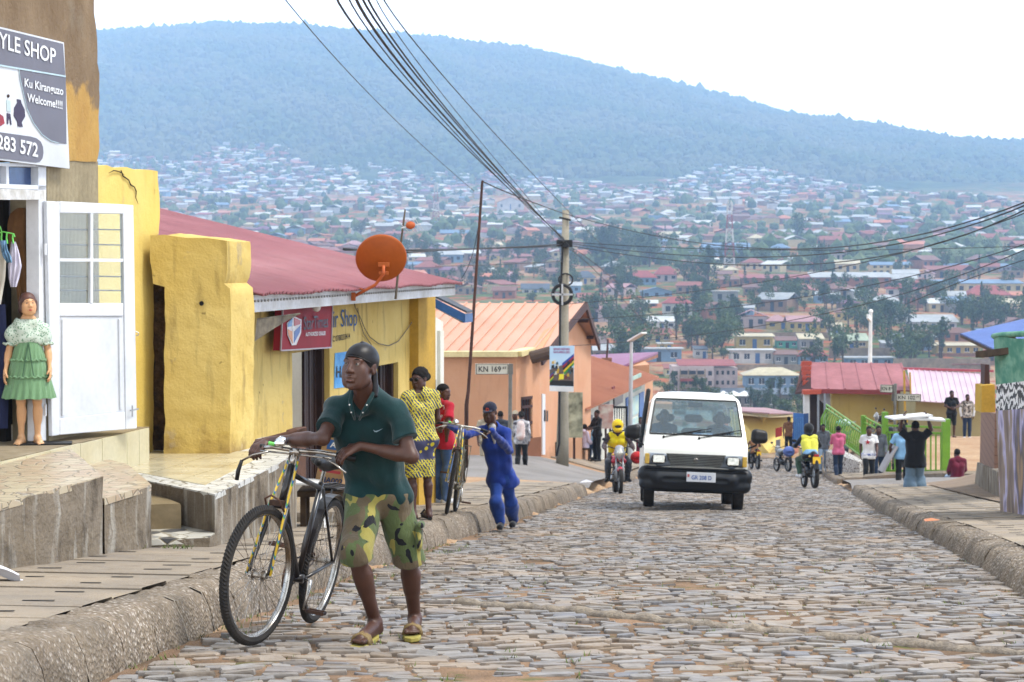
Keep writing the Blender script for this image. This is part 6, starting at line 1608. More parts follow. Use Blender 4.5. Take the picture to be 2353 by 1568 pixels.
def figure(label,J,spec,mtx,res=.012,s=1.,look=None,name='person'):
 """spec: top/bottom/shoes/hair/skin materials and lengths; hands follow the forearms unless given"""
 g=dict(BASE);g.update(J);g={k:V3(v)*s for k,v in g.items()}
 r=thing(name,label,'person',mtx=mtx,group=spec.get('group'))
 f=spec.get('fat',1.)*s;skin=spec.get('skin',M_skin2);fem=spec.get('female',0)
 def torso(t,bot=0.):
  sx=(g['shR']-g['shL']);sx=sx.normalized();o=[]
  pe=g['pel']-(g['chest']-g['pel'])*bot
  for x in(-.055,.055):o.append(('c',pe+sx*x*f,g['chest']+sx*(x*1.25)*f,(.085+t)*f,(.098+t)*f,.03))
  o+=[('c',g['chest']+sx*.07*f,g['shR']-sx*.03,(.078+t)*f,(.046+t)*f,.03),('c',g['chest']-sx*.07*f,g['shL']+sx*.03,(.078+t)*f,(.046+t)*f,.03),('c',g['shR']-sx*.03,g['neck']+sx*.03+V3((0,0,.005)),(.040+t)*f,(.048+t)*f,.03),('c',g['shL']+sx*.03,g['neck']-sx*.03+V3((0,0,.005)),(.040+t)*f,(.048+t)*f,.03),('c',g['hipR'],g['hipL'],(.095+t+.01*fem)*f,(.095+t+.01*fem)*f,.03)]
  return o
 def limb(a,b,r0,r1,t,fr=1.,bulge=0,bk=None):
  a,b=g[a],g[b];e=a.lerp(b,fr);o=[('c',a,e,(r0+t)*f,(r0+(r1-r0)*fr+t)*f,.02)]
  if bulge and fr>.5:m_=a.lerp(b,.28);o.append(('c',m_+(bk or V3((0,0,0))),a.lerp(b,.5)+(bk or V3((0,0,0)))*.6,(r0*.92+bulge+t)*f,(r0*.7+bulge+t)*f,.03))
  return o
 def arm(S,t,fr):
  o=limb('sh'+S,'el'+S,.046,.037,t,min(fr,1.))
  if fr>1:o+=limb('el'+S,'wr'+S,.039,.026,t,fr-1,.004)
  return o
 def leg(S,t,fr,flare=0.):
  fw=(g['toR']-g['anR']);fw.z=0;fw=fw.normalized()if fw.length>1e-4 else V3((0,1,0))
  o=limb('hip'+S,'kn'+S,.085,.056,t,min(fr,1.))
  if fr>1:o+=limb('kn'+S,'an'+S,.054,.037,t+flare,fr-1,.006,-fw*.02)
  return o
 hc=g['head'];up=(hc-g['neck']);up=(V3((0,0,1))*.7+up.normalized()*.3)
 lk=V3(look)if look else V3((0,1,-.05));HM=frame(hc,lk,up);
 if spec.get('tilt'):HM=HM@Matrix.Rotation(spec['tilt'],4,'Y')
 body=torso(-.006 if spec.get('top')else 0)
 nb=g['neck'];body+=[('c',nb-V3((0,0,.03)),hc+(HM.to_3x3()@V3((0,-.025,-.05)))*s,.056*s,.050*s,.025)]
 body+=head_prims(HM,s)
 hs=spec.get('hs',1.)*s
 for S,sg in(('R',1),('L',-1)):
  body+=arm(S,-.003,2)+leg(S,-.004,2)
  hd=spec.get('hand'+S)
  if hd:body+=hand(g['wr'+S],hd[0],hd[1],hd[2],hd[3],hs,*hd[4:])
  else:
   dv=(g['wr'+S]-g['el'+S]).normalized();side=V3((sg,0,0));body+=hand(g['wr'+S],dv,side,.28,1 if S=='L' else-1,hs)
  a,t=g['an'+S],g['to'+S];heel=a+(a-t).normalized()*.035*s;heel.z=min(a.z-.045*s,t.z+.5*(a.z-t.z));fd=(t-heel)
  body+=[('c',a,heel,.036*s,.030*s,.015),('c',a+V3((0,0,-.015))*s,t.lerp(a,.35),.034*s,.026*s,.02),('c',heel,t.lerp(heel,.15),.029*s,.030*s,.02)]
  if spec.get('toes'):
   sdv=fd.cross(V3((0,0,1))).normalized()*sg
   for i,(x,L,q)in enumerate(((-.028,.035,.013),(-.008,.036,.0095),(.007,.031,.009),(.020,.025,.0085),(.032,.017,.008))):
    b_=t.lerp(heel,.18)+sdv*x*s;body.append(('c',b_,b_+fd.normalized()*(L+.015)*s-V3((0,0,.006)),q*s*1.1,q*s,.006))
 smesh('body',body,res,skin,r)
 dm=2. if res<.0055 else 1.2 if res<.009 else.6
 tp=spec.get('top')
 if tp:
  m_,sl,hem=tp[0],tp[1],tp[2];t=tp[3]if len(tp)>3 else.014;nm=tp[4]if len(tp)>4 else 'shirt'
  scut=[]
  o=torso(t,.0)+[('c',g['neck']-V3((0,0,.02)),g['neck']+V3((0,0,.01)),(.060+t)*s,(.058+t)*s,.03)]
  if sl>0:
   for S in 'RL':
    o+=arm(S,t-.004+(.004 if sl<1 else 0),sl)
    a,b=(g['sh'+S],g['el'+S])if sl<=1 else(g['el'+S],g['wr'+S]);d=(b-a).normalized();e=a.lerp(b,sl if sl<=1 else sl-1);q=(.048+t)*f if sl<=1 else(.030+t)*f
    if sl<=1:o.append(('c',e-d*.06,e+d*.025,q,q+.006,.015));scut.append((e,d,.088 if sl<=1 else.06))
  ax_=(g['chest']-g['pel']).normalized()
  if hem>.02:o+=[('c',g['pel']+(g['shR']-g['shL']).normalized()*x,g['pel']-ax_*hem*s+(g['shR']-g['shL']).normalized()*x,(.092+t)*f,(.121+t)*f,.03)for x in(-.073,.073)]
  if spec.get('skirt'):
   pe=g['pel'];kn=(g['knR']+g['knL'])/2;e=pe.lerp(kn,spec['skirt']);sx=(g['hipR']-g['hipL']).normalized()
   for x in(-1,1):o.append(('c',pe+sx*x*.05,e+sx*x*.06,.11*f,.115*f,.05))
   cz=e.z-.03
  else:cz=None
  cuts=list(scut)
  if cz is not None:cuts.append((V3((0,0,cz)),(0,0,-1)))
  else:cuts.append((g['pel']-ax_*(hem+.07)*s,-ax_))
  o+=[('-e',g['neck']+V3((0,0,.035))*s+(HM.to_3x3()@V3((0,.03,0))),(.062*s,.066*s,.05*s),None,.01)]
  if spec.get('vneck'):o+=spec['vneck'](g)
  so=smesh(nm,o,res,m_,r,cuts,folds(.0028*dm,seed=len(label)))
 bt=spec.get('bottom')
 if bt:
  m_,fr=bt[0],bt[1];t=bt[2]if len(bt)>2 else.014
  o=[('c',g['hipR'],g['hipL'],(.100+t)*f,(.100+t)*f,.03)]+[('c',g['pel']+V3((x,0,.03)),g['hipR'].lerp(g['hipL'],.5)+V3((x,0,0)),(.082+t)*f,(.09+t)*f,.03)for x in(-.06,.06)]
  bcut=[(g['pel']-ax_*(tp[2]+.030)*s,(0,0,1))]if tp and not spec.get('skirt')and g['chest'].z-g['pel'].z>.2 and g['hipR'].z-g['knR'].z>.25 else[]
  for S in 'RL':
   if len(bt)<=4:o+=leg(S,t,fr,bt[3]if len(bt)>3 else.006)
   else:
    a,b=(g['hip'+S],g['kn'+S])if fr<=1 else(g['kn'+S],g['an'+S]);e=a.lerp(b,fr if fr<=1 else fr-1);d=(b-a).normalized()
    kf=g['kn'+S];o.append(('c',g['hip'+S],kf,.094+t,bt[4]+.008,.03));o.append(('c',kf-d*.03,e+d*.02,bt[4]+.006,bt[4]+.012,.02));o.append(('-c',e-d*.04,e+d*.12,bt[4]-.010,bt[4]+.004,.004));bcut.append((e,d,.125))
  smesh('shorts' if fr<1.5 else 'trousers',o,res,m_,r,bcut,folds(.0030*min(dm,1.1),26,len(label)*2.))
 sh=spec.get('shoes')
 if sh:
  for S in 'RL':
   a,t=g['an'+S],g['to'+S];heel=a+(a-t).normalized()*.045*s;heel.z=min(a.z-.045*s,t.z+.5*(a.z-t.z))
   smesh('shoe',[('c',a+V3((0,0,-.01)),heel,.044*s,.040*s,.02),('c',a+V3((0,0,-.03)),t,.042*s,.036*s,.02),('c',heel,t+(t-heel)*.08,.036*s,.036*s,.02)],max(res,.008),sh,r,[(V3(t)-V3((0,0,.026)),V3((0,0,-1)))]if abs(heel.z-t.z)<.05 else())
 hr=spec.get('hair','short')
 T=lambda*p:HM@(V3(p)*s);R3=[list(q)for q in HM.to_3x3()]
 M_hair=mat('black_hair','#1b1614',.95,k=.6,var=.3,b=.6,bs=90)
 hn=(HM.to_3x3()@V3((0,.75,-.62)))
 if hr=='short':smesh('hair',[('e',T(0,-.022,.040),(.080*s,.100*s,.088*s),R3,.01)],min(res,.01),M_hair,r,[(T(0,.045,.035),hn)])
 elif hr=='bun':smesh('hair',[('e',T(0,-.025,.045),(.088*s,.108*s,.096*s),R3,.01),('e',T(0,-.125,.01),(.055*s,.05*s,.055*s),R3,.02)],min(res,.01),M_hair,r,[(T(0,.045,.035),hn)],lambda X,Y,Z:.004*np.sin(90*X)*np.sin(90*Y)*np.sin(90*Z))
 elif isinstance(hr,tuple)and hr[0]=='cap':
  o=smesh('cap',[('e',T(0,-.018,.050),(.086*s,.106*s,.086*s),R3,.01),('e',T(0,.10,.052),(.062*s,.055*s,.009*s),R3,.012)],min(res,.008),hr[1],r,[(T(0,0,.036),HM.to_3x3()@V3((0,0,-1)))])
 elif isinstance(hr,tuple)and hr[0]=='helmet':
  o=smesh('helmet',[('e',T(0,-.005,.03),(.125*s,.145*s,.135*s),R3,.01),('e',T(0,.05,-.055),(.10*s,.10*s,.07*s),R3,.03),('-e',T(0,.15,.012),(.085*s,.075*s,.034*s),R3,.01)],min(res,.01),hr[1],r,[(T(0,0,-.115),HM.to_3x3()@V3((0,0,-1)))])
  smesh('visor',[('e',T(0,.005,.02),(.116*s,.132*s,.06*s),R3,.01)],.01,mat('visor','#1a1c22',.15,sp=.6,k=.6),o,[(T(0,.04,0),HM.to_3x3()@V3((0,-1,0)))])
 if res<=.007:
  M_eye=mat('eye_white','#a89c92',.25,var=.02,k=.5);M_iris=mat('iris','#140c08',.1,var=0,k=.6)
  for x in(-1,1):
   mb=MB();mb.ico(T(x*.031,.0750,.0130),.0118*s,3);e=mb.build('eye',M_eye,r,smooth=True,local=True)
   mb=MB();q=T(x*.031,.0745,.0135)+(HM.to_3x3()@V3((.0,.95,.1))).normalized()*.0062*s;mb.ico(q,.0072*s,2);mb.build('iris',M_iris,e,smooth=True,local=True)
 r['_s']=s
 return r,g,HM
def at(u,v,y=None,face=(0,-1),s=1.,f=G,zoff=0.):
 """stand a figure where the sight line meets the ground (or at distance y), looking along face"""
 p=gray(u,v,f=f)if y is None else P(u,v,y)
 if y is not None:p=V3((p.x,y,p.z))
 p.z+=zoff
 return frame(p,(face[0],face[1],0),(0,0,1))
# ================================================================ BICYCLES
M_frame=mat('black_enamel','#16161a',.3,'#2c2320',3,.2,sp=.6,k=.6);M_chrome=mat('worn_chrome','#c9c9c6',.25,'#8c7a66',9,.15,met=.9,k=.8);M_tyre=mat('tyre_rubber','#2a2827',.85,'#3f3a36',9,.3,k=.6);M_blk=mat('black_plastic','#1a1a1c',.5,k=.6);M_rust=mat('rusted_steel','#6e4a34',.7,'#3c2c24',14,.3,k=.6)
n=newmat('colour_tape');n.set(c=n.ramp(n.wave(9.,n.map(rot=(R(50),R(30),0)),0,'Z'),[(0,H('#d8b32e')),(.4,H('#4a9a3f')),(.62,H('#2f6fb0')),(.85,H('#e3c04a'))],True),r=.6);M_tape=n.m
def bicycle(label,mtx,steer=0.,worn=M_frame,bars=M_chrome):
 b=thing('bicycle',label,'bicycle',mtx=mtx);RW=.352;WB=1.14
 hubR,bb,seat,ht,hb=V3((0,-WB,RW)),V3((0,-.70,.285)),V3((0,-.85,.80)),V3((0,-.235,.90)),V3((0,-.175,.735))
 S=Matrix.Translation(hb)@Matrix.Rotation(R(steer),4,(ht-hb).normalized())@Matrix.Translation(-hb)
 def wheel(nm,c,T=None):
  mb=MB();mb.T=T;prof=[(RW-.050,-.014),(RW-.036,-.017),(RW-.032,0),(RW-.036,.017),(RW-.050,.014),(RW-.046,0)]
  mb.lathe(prof,c,(1,0,0),56,True);w=mb.build(nm,M_chrome,b,smooth=True,local=True)
  mb=MB();mb.T=T
  NT_=112;pr=[(RW-.040,-.018),(RW-.020,-.0225),(RW-.006,-.016),(RW,-.006),(RW,.006),(RW-.006,.016),(RW-.020,.0225),(RW-.040,.018)]
  vs=[];
  for k in range(NT_*2):
   a=math.pi*k/NT_
   for j,(rr_,x)in enumerate(pr):
    tr=.0035*(1 if(k+j)%2 else-1)if 1<j<6 else 0;rr2=rr_+tr
    vs.append(c+V3((x,math.cos(a)*rr2,math.sin(a)*rr2)))
  m_=len(pr);K2=NT_*2
  mb.add(vs,[(k*m_+i,((k+1)%K2)*m_+i,((k+1)%K2)*m_+(i+1)%m_,k*m_+(i+1)%m_)for k in range(K2)for i in range(m_)])
  mb.build('tyre',M_tyre,w,local=True)
  mb=MB();mb.T=T;mb.tube([c+V3((-.05,0,0)),c+V3((.05,0,0))],[.016,.016],12);mb.tube([c+V3((-.075,0,0)),c+V3((.075,0,0))],.006,8)
  for x in(-.028,.028):mb.tube([c+V3((x-.002,0,0)),c+V3((x+.002,0,0))],.028,14)
  for k in range(36):
   a=2*math.pi*k/36;sx=.028 if k%2 else-.028;ha=a+(.9 if(k//2)%2 else-.9)
   mb.tube([c+V3((sx,math.cos(ha)*.025,math.sin(ha)*.025)),c+V3((0,math.cos(a)*(RW-.048),math.sin(a)*(RW-.048)))],.0013,4,cap=False)
  mb.build('spoked_hub',M_chrome,w,local=True);return w
 wheel('front_wheel',V3((0,0,RW)),S);wheel('rear_wheel',hubR)
 mb=MB();mb.tube([ht+V3((0,0,.01)),hb-V3((0,-.008,.02))],.018,12);mb.tube([ht+V3((0,-.01,-.035)),seat+V3((0,.0,-.03))],.0145,10);mb.tube([hb+V3((0,-.01,.02)),bb],.016,10);mb.tube([bb,seat],.015,10);mb.tube([bb-V3((.035,0,0)),bb+V3((.035,0,0))],.024,12)
 for x in(-1,1):mb.tube([bb+V3((x*.03,-.03,0)),hubR+V3((x*.06,0,0))],.010,8);mb.tube([seat+V3((x*.014,-.01,-.03)),hubR+V3((x*.06,0,0))],.008,8)
 mb.build('frame',worn,b,smooth=True,local=True)
 mb=MB();mb.T=S
 for x in(-1,1):
  mb.tube([hb+V3((x*.02,.0,-.03)),hb+V3((x*.045,.02,-.05)),V3((x*.052,-.08,.52)),V3((x*.055,-.02,.40)),V3((x*.056,0,RW))],[.014,.014,.012,.010,.008],8)
 mb.tube([hb+V3((-.045,.012,-.035)),hb+V3((.045,.012,-.035))],.016,8);mb.build('fork',worn,b,smooth=True,local=True)
 for x in(-1,1):
  mb=MB();mb.T=S;mb.tube([V3((x*.028,-.245,.93)),V3((x*.05,-.13,.70)),V3((x*.07,0,RW))],.0065,8);mb.build('tape_wrapped_stay',M_tape,b,smooth=True,local=True)
 mb=MB();mb.T=S;mb.tube([hb+V3((-.05,.06,-.06)),hb+V3((-.04,.11,.0)),hb+V3((0,.12,.02)),hb+V3((.04,.11,0)),hb+V3((.05,.06,-.06))],.006,8);mb.box(hb+V3((0,.05,-.02)),(.07,.05,.03));mb.build('brake_bridge',M_rust,b,local=True,bev=.004)
 st=V3((0,-.262,.975))
 bp=[V3((x,-.262-dy,.985+dz))for x,dy,dz in((-.29,.085,-.012),(-.23,.055,-.004),(-.14,.012,.006),(-.05,.0,.002),(.05,.0,.002),(.14,.012,.006),(.23,.055,-.004),(.29,.085,-.012))]
 mb=MB();mb.T=S;mb.tube(bp,.0115,12);mb.tube([ht,V3((0,-.258,.985))],.012,10);mb.box(V3((0,-.262,.978)),(.05,.04,.035));mb.tube([V3((-.21,-.27,.965)),V3((.21,-.27,.965))],.005,8)
 for x in(-.025,.025):mb.tube([V3((x,-.255,.96)),V3((x,-.21,.80))],.006,6)
 hbo=mb.build('handlebar',bars,b,smooth=True,local=True)
 for x in(-1,1):
  mb=MB();mb.T=S;mb.tube([V3((x*.215,-.30,.985)),V3((x*.30,-.358,.971))],.0165,12);mb.build('grip',M_blk,hbo,smooth=True,local=True)
  mb=MB();mb.T=S;mb.tube([V3((x*.16,-.27,.965)),V3((x*.24,-.25,.94)),V3((x*.31,-.25,.90))],.0055,8);mb.build('brake_lever',bars,hbo,smooth=True,local=True)
  if x>0:mb=MB();mb.T=S;mb.tube([V3((.305,-.25,.905)),V3((.32,-.25,.85)),V3((.318,-.24,.80))],[.009,.012,.011],8);mb.build('lever_sleeve',M_blk,hbo,smooth=True,local=True)
 mb=MB();mb.T=S;c=V3((.075,-.235,1.02));mb.lathe([(.001,.030),(.014,.028),(.027,.020),(.035,.004),(.036,-.008),(.030,-.012),(.001,-.014)],c,(.1,.35,.93),24);mb.tube([c,c-V3((0,.02,.03))],.006,6);mb.ico(c+V3((.002,.011,.030)),.005,1);mb.build('bell',mat('bright_chrome','#e2e3e4',.12,met=1.,var=.02,k=.9),hbo,smooth=True,local=True)
 mb=MB();mb.T=S;mb.tube([V3((.12,-.255,1.005)),V3((.155,-.25,1.01))],.010,8);mb.build('green_clip',mat('green_plastic',''),hbo,smooth=True,local=True)
 smesh('saddle',[('c',seat+V3((0,.13,.115)),seat+V3((0,-.03,.11)),.022,.05,.03),('e',seat+V3((-.04,-.08,.115)),(.06,.07,.035),None,.03),('e',seat+V3((.04,-.08,.115)),(.06,.07,.035),None,.03)],.01,M_blk,b)
 mb=MB();mb.tube([seat,seat+V3((0,-.03,.10))],.012,8);mb.build('seat_post',M_chrome,b,local=True)
 mb=MB();ch=V3((.055,0,0));mb.lathe([(.088,-.002),(.088,.002),(.07,.002),(.07,-.002)],bb+ch,(1,0,0),30,True)
 for k in range(5):a=k*1.257;mb.tube([bb+ch,bb+ch+V3((0,math.cos(a)*.08,math.sin(a)*.08))],.005,5)
 cr=mb.build('chainring',M_chrome,b,local=True)
 for x,a in((-1,-1.15),(1,math.pi-1.15)):
  e=bb+V3((x*.085,math.cos(a)*.165,math.sin(a)*.165));mb=MB();mb.tube([bb+V3((x*.04,0,0)),bb+V3((x*.075,0,0)),e],[.010,.011,.009],8);k_=mb.build('crank',M_chrome,b,smooth=True,local=True)
  mb=MB();mb.bar(e+V3((x*.02,.032,0)),e+V3((x*.115,.032,0)),.012,.02);mb.bar(e+V3((x*.02,-.032,0)),e+V3((x*.115,-.032,0)),.012,.02)
  for t in(.02,.115):mb.bar(e+V3((x*t,-.035,0)),e+V3((x*t,.035,0)),.006,.018)
  mb.tube([e,e+V3((x*.12,0,0))],.007,6);mb.build('pedal',M_rust,k_,local=True,bev=.002)
 mb=MB();cc=[]
 for k in range(60):
  t=k/60
  if t<.4:q=lerp2((bb.y+.0,bb.z+.088),(hubR.y,hubR.z+.032),t/.4)
  elif t<.5:a=math.pi/2+(t-.4)*10*math.pi;q=(hubR.y+.032*math.cos(a),hubR.z+.032*math.sin(a))
  elif t<.9:q=lerp2((hubR.y,hubR.z-.032),(bb.y,bb.z-.088),(t-.5)/.4)
  else:a=-math.pi/2+(t-.9)*10*math.pi;q=(bb.y+.088*math.cos(a),bb.z+.088*math.sin(a))
  cc.append(V3((.055,q[0],q[1]+(.002 if k%2 else-.002))))
 mb.tube(cc,.0048,5,closed=True);mb.build('chain',M_rust,b,local=True)
 mb=MB();pr=[]
 for k in range(15):
  a=R(10+150*k/14);pr.append(hubR+V3((0,math.cos(a)*(RW+.022),math.sin(a)*(RW+.022))))
 for i in range(14):
  d=(pr[i+1]-pr[i]).normalized();nn_=V3((0,-d.z,d.y));mb.bar(pr[i],pr[i+1]+d*.002,.058,.003,nn_)
 mb.build('mudguard',worn,b,local=True)
 mb=MB();mb.bar(hubR+V3((-.06,.18,.42)),hubR+V3((-.06,-.25,.42)),.01,.01);mb.bar(hubR+V3((.06,.18,.42)),hubR+V3((.06,-.25,.42)),.01,.01)
 for k in range(4):mb.bar(hubR+V3((-.06,.16-.12*k,.42)),hubR+V3((.06,.16-.12*k,.42)),.01,.01)
 for x in(-1,1):mb.bar(hubR+V3((x*.06,-.2,.42)),hubR+V3((x*.07,0,0)),.009,.009)
 mb.build('rack',worn,b,local=True)
 return b,S,bp
cF=V3((P(569,1501,9.95).x,9.95,RZ(9.95)+.03));cR=V3((P(716,1437,11.07).x,11.07,RZ(11.07)+.03))
bm_=frame(cF,cF-cR,V3((.16,0,1)))
bike1,S1b,bars1=bicycle('black roadster bicycle pushed by the man in the dark green shirt',bm_,-13)
toW=lambda q:bm_@(S1b@V3(q))
# ================================================================ THE MAN PUSHING THE BICYCLE
I4=Matrix.Identity(4)
base=V3((-.66,10.3,RZ(10.3)+.012))
Rm=Matrix.Translation(base);W2L=lambda p:V3(p)-base
gR,gL=toW((.262,-.332,.975)),toW((-.262,-.332,.975))
PX=lambda u,v,y:W2L(P(u,v,y))
hx=(toW((.3,-.3,.98))-toW((-.3,-.3,.98))).normalized()
JM=dict(head=PX(826,846,10.12),neck=PX(842,912,10.24),chest=PX(838,985,10.34),pel=PX(868,1118,10.50),shR=PX(772,940,10.30),shL=PX(911,944,10.22),elR=PX(742,1008,10.12),elL=PX(946,1050,10.12),hipR=PX(838,1142,10.48),hipL=PX(902,1140,10.48),knR=PX(819,1278,10.22),knL=PX(938,1284,10.50),anR=PX(862,1428,10.40),anL=PX(953,1418,10.66),toR=PX(822,1474,10.12),toL=PX(946,1451,10.42))
fwd=(-hx.cross(V3((0,0,1)))).normalized()
if fwd.y>0:fwd=-fwd
JM['wrR']=W2L(gR)+V3((.055,.035,.035));JM['wrL']=W2L(gL)+V3((.075,-.01,.062))
dR=(W2L(gR)-JM['wrR']);dR=(fwd*.8+V3((-.35,0,-.10))).normalized()
for S in 'RL':
 JM['to'+S]=V3(JM['to'+S]);
n=newmat('camouflage');q_=n.map((1,1,.72));a1=n.noise(6.5,2,q_,.5,.6);a2=n.noise(6.,2,n.map((1,1,.7),loc=(7,3,1)),.5,1.);a3=n.noise(8.5,1.5,n.map((1,1,.8),loc=(1,9,4)),.5,1.4)
cc=n.mix(n.ramp(a1,[(.52,0.),(.53,1.)],True),H('#5d6b45',.75),H('#6b5f4b',.75));cc=n.mix(n.ramp(a2,[(.57,0.),(.58,1.)],True),cc,H('#a59c53',.75));cc=n.mix(n.ramp(a3,[(.585,0.),(.595,1.)],True),cc,H('#23242a',.7))
n.set(c=cc,r=.9,sp=.2,sh=.1);n.bump(n.noise(7,5,n.map((1,1,.5))),.04,1.);n.bump(n.noise(350,2),.0008,.5);M_camo=n.m
M_polo=cloth_mat('green_polo','#173c3e','#102e31',5,.8)
def vn(g):
 c=g['chest'];nk=g['neck'];fr=V3((-.22,-.97,.05)).normalized()
 mid=c.lerp(nk,.30)+fr*.135
 return[('-c',nk+fr*.080+V3((.0,0,.03)),mid-fr*.002,.068,.022,.006),('-c',nk+fr*.13+V3((.0,0,.02)),mid+fr*.03,.070,.030,.004)]
hd=lambda w,g:(W2L(g)-w)
spec=dict(skin=M_skin,top=(M_polo,.62,.0,.018,'polo_shirt'),bottom=(M_camo,1.03,.006,.004,.078),toes=True,hair=None,vneck=vn,fat=.98,handR=(V3((-.55,-.72,-.28)),V3((.05,-.25,1)),.62,1,.05,.005),handL=(V3((-.93,-.25,-.33)),V3((-.25,-.45,.9)),.42,1,.16,.005))
man,gm_,HMm=figure('man in dark green shirt and camouflage shorts pushing a bicycle uphill',JM,spec,Rm,res=.0052,s=1.,look=(-.42,-.88,.13))
T=lambda*p:HMm@V3(p);R3=[list(q)for q in HMm.to_3x3()]
M_durag=mat('black_satin','#17141b',.45,'#100e14',6,.1,.5,20,sp=.3,k=.5)
o=smesh('durag',[('e',T(0,-.020,.044),(.083,.104,.088),R3,.01),('c',T(0,.0,.132),T(0,-.06,.125),.006,.006,.012),('c',T(.06,-.08,-.01),T(.045,-.10,-.09),.022,.014,.02),('c',T(-.03,-.10,-.02),T(-.04,-.105,-.10),.02,.02,.02),('c',T(-.04,-.10,-.09),T(-.06,-.09,-.13),.018,.012,.02)],.005,M_durag,man,[(T(0,.060,.042),HMm.to_3x3()@V3((0,.70,-.70)),.14)])
mb=MB();mb.tube([T(x,.083-9*x*x,.055-4.5*x*x)for x in np.linspace(-.078,.078,14)],.004,6);mb.build('durag_band',M_durag,o,smooth=True,local=True)
for x in(-1,1):
 mb=MB();mb.tube([T(x*.014,.0885,.034),T(x*.03,.0865,.040),T(x*.048,.072,.035)],[.0025,.0036,.002],6);mb.build('eyebrow',mat('black_hair',''),man,smooth=True,local=True)
mb=MB();mb.tube([T(-.016,.0905,-.0618),T(0,.0935,-.0618),T(.016,.0905,-.0618)],.0012,5);mb.build('teeth',mat('teeth','#8a7a72',.4,k=.5),man,local=True)
M_lip=mat('lip','#8a5a50',.45,k=.7)
mb=MB();mb.tube([T(-.017,.0905,-.070),T(0,.096,-.0708),T(.017,.0905,-.070)],[.002,.0042,.002],6);mb.build('lip',M_lip,man,smooth=True,local=True)
g=gm_;fr=V3((-.22,-.97,.05)).normalized();sd_=V3((.97,-.22,0));mid=g['chest'].lerp(g['neck'],.30)+fr*.135
for x in(-1,1):
 mb=MB();a=g['neck']+sd_*(x*.062)+fr*.035+V3((0,0,.045));b_=g['neck']+sd_*(x*.050)+fr*.115+V3((0,0,-.02));c=mid+sd_*(x*.012)+V3((0,0,.0))+fr*.006
 mb.tube([g['neck']+sd_*(x*.05)-fr*.04+V3((0,0,.055)),a,b_,b_.lerp(c,.5)+fr*.010,c],[.008,.011,.011,.010,.006],8);mb.build('collar',M_polo,man,smooth=True,local=True)
 for t in(.2,.6):
  mb=MB();p=b_.lerp(c,t)+fr*.020+sd_*x*.004;mb.ico(p,(.0048,.003,.0048),1);mb.build('button',M_white,man,local=True)
M_foam=mat('yellow_foam','#c6ba62',.8,'#a89c50',8,.15,k=.62);M_strap=mat('tan_strap','#a38c62',.8,'#8c744a',6,k=.65)
for S,an in(('R',1),('L',-1)):
 a,t=g['an'+S],g['to'+S]
 if S=='L':h_=a+V3((0,0,-.06))+(a-t).normalized()*.02
 else:h_=t+V3(((a-t).x,(a-t).y,0))*.95+V3((0,0,.055))
 h_.z=t.z+(.018 if S=='R' else.012);d=(t-h_);dh=d.normalized();w=dh.cross(V3((0,0,1))).normalized()
 gz=RZ((t+base).y)-base.z
 z0=t.z-.026
 f0=t+dh*.055;f0.z=z0;r0=h_-dh*.02;r0.z=z0+(.012 if S=='R' else.006)
 out=[f0.lerp(r0,q)+w*(x)for q,x in((-.02,.0),(.06,.035),(.25,.048),(.55,.040),(.85,.036),(.98,.022),(1.02,0),(.98,-.022),(.85,-.036),(.55,-.038),(.25,-.048),(.06,-.038))]
 mb=MB();mb.prism(out,V3((0,0,-.024)));sl=mb.build('sandal',M_foam,man,local=True,bev=.005)
 mb=MB();c=f0.lerp(r0,.34);
 for q in(-.018,0,.018):mb.tube([c+dh*q+w*.048+V3((0,0,-.004)),c+dh*q+w*.036+V3((0,0,.035)),c+dh*q+V3((0,0,.052)),c+dh*q-w*.036+V3((0,0,.033)),c+dh*q-w*.048+V3((0,0,-.004))],.010,8)
 mb.build('strap',M_strap,sl,smooth=True,local=True)
from mathutils.bvhtree import BVHTree
po=[c for c in man.children if c.name.startswith('polo')][0];bv=BVHTree.FromPolygons([tuple(v.co)for v in po.data.vertices],[tuple(p.vertices)for p in po.data.polygons])
def onshirt(u,v):h_=bv.ray_cast(-base,P(u,v,1).normalized());return(h_[0]+h_[1]*.0015)if h_[0]else PX(u,v,10.2)
mb=MB();mb.tube([onshirt(u,v)for u,v in((858,988),(861,991.5),(865,992),(871,989.5),(879,985))],[.0006,.0028,.0034,.002,.0004],6);mb.build('shirt_mark',mat('pale_thread','#9fb6c4',.7),man,local=True)
sh=[c for c in man.children if c.name.startswith('shorts')][0]
p=g['hipL'].lerp(g['knL'],.62)+V3((.095,-.04,0));smesh('cargo_pocket',[('e',p+V3((-.004,-.01,0)),(.022,.052,.075),None,.02),('c',p+V3((.008,.03,.06)),p+V3((.006,-.05,.06)),.016,.016,.01)],.006,M_camo,sh,(),folds(.002,50))
mb=MB();mb.ico(p+V3((.012,-.045,.045)),(.008,.008,.008),2);mb.build('snap',M_chrome,sh,local=True,smooth=True)
yb=17.7;CB=thing('cardboard_box','brown cardboard box with blue labels standing behind the bicycle','box',tuple(P(755,1120,yb)))
mb=MB();q=[P(722,1117,yb),P(784,1127,yb-.15),P(800,1000,yb-.15),P(745,993,yb)];mb.prism(q,V3((.05,.32,0)));mb.build('carton',mat('cardboard','#b8956a',.9,'#a8855c',1.5,.1,.2,20,k=.7),CB,bev=.004)
nb_=(q[1]-q[0]).cross(q[3]-q[0]).normalized();nb_=nb_ if nb_.y<0 else-nb_
cq=lambda s_,t_,o_=.004:(q[0].lerp(q[1],s_)).lerp(q[3].lerp(q[2],s_),t_)+nb_*o_
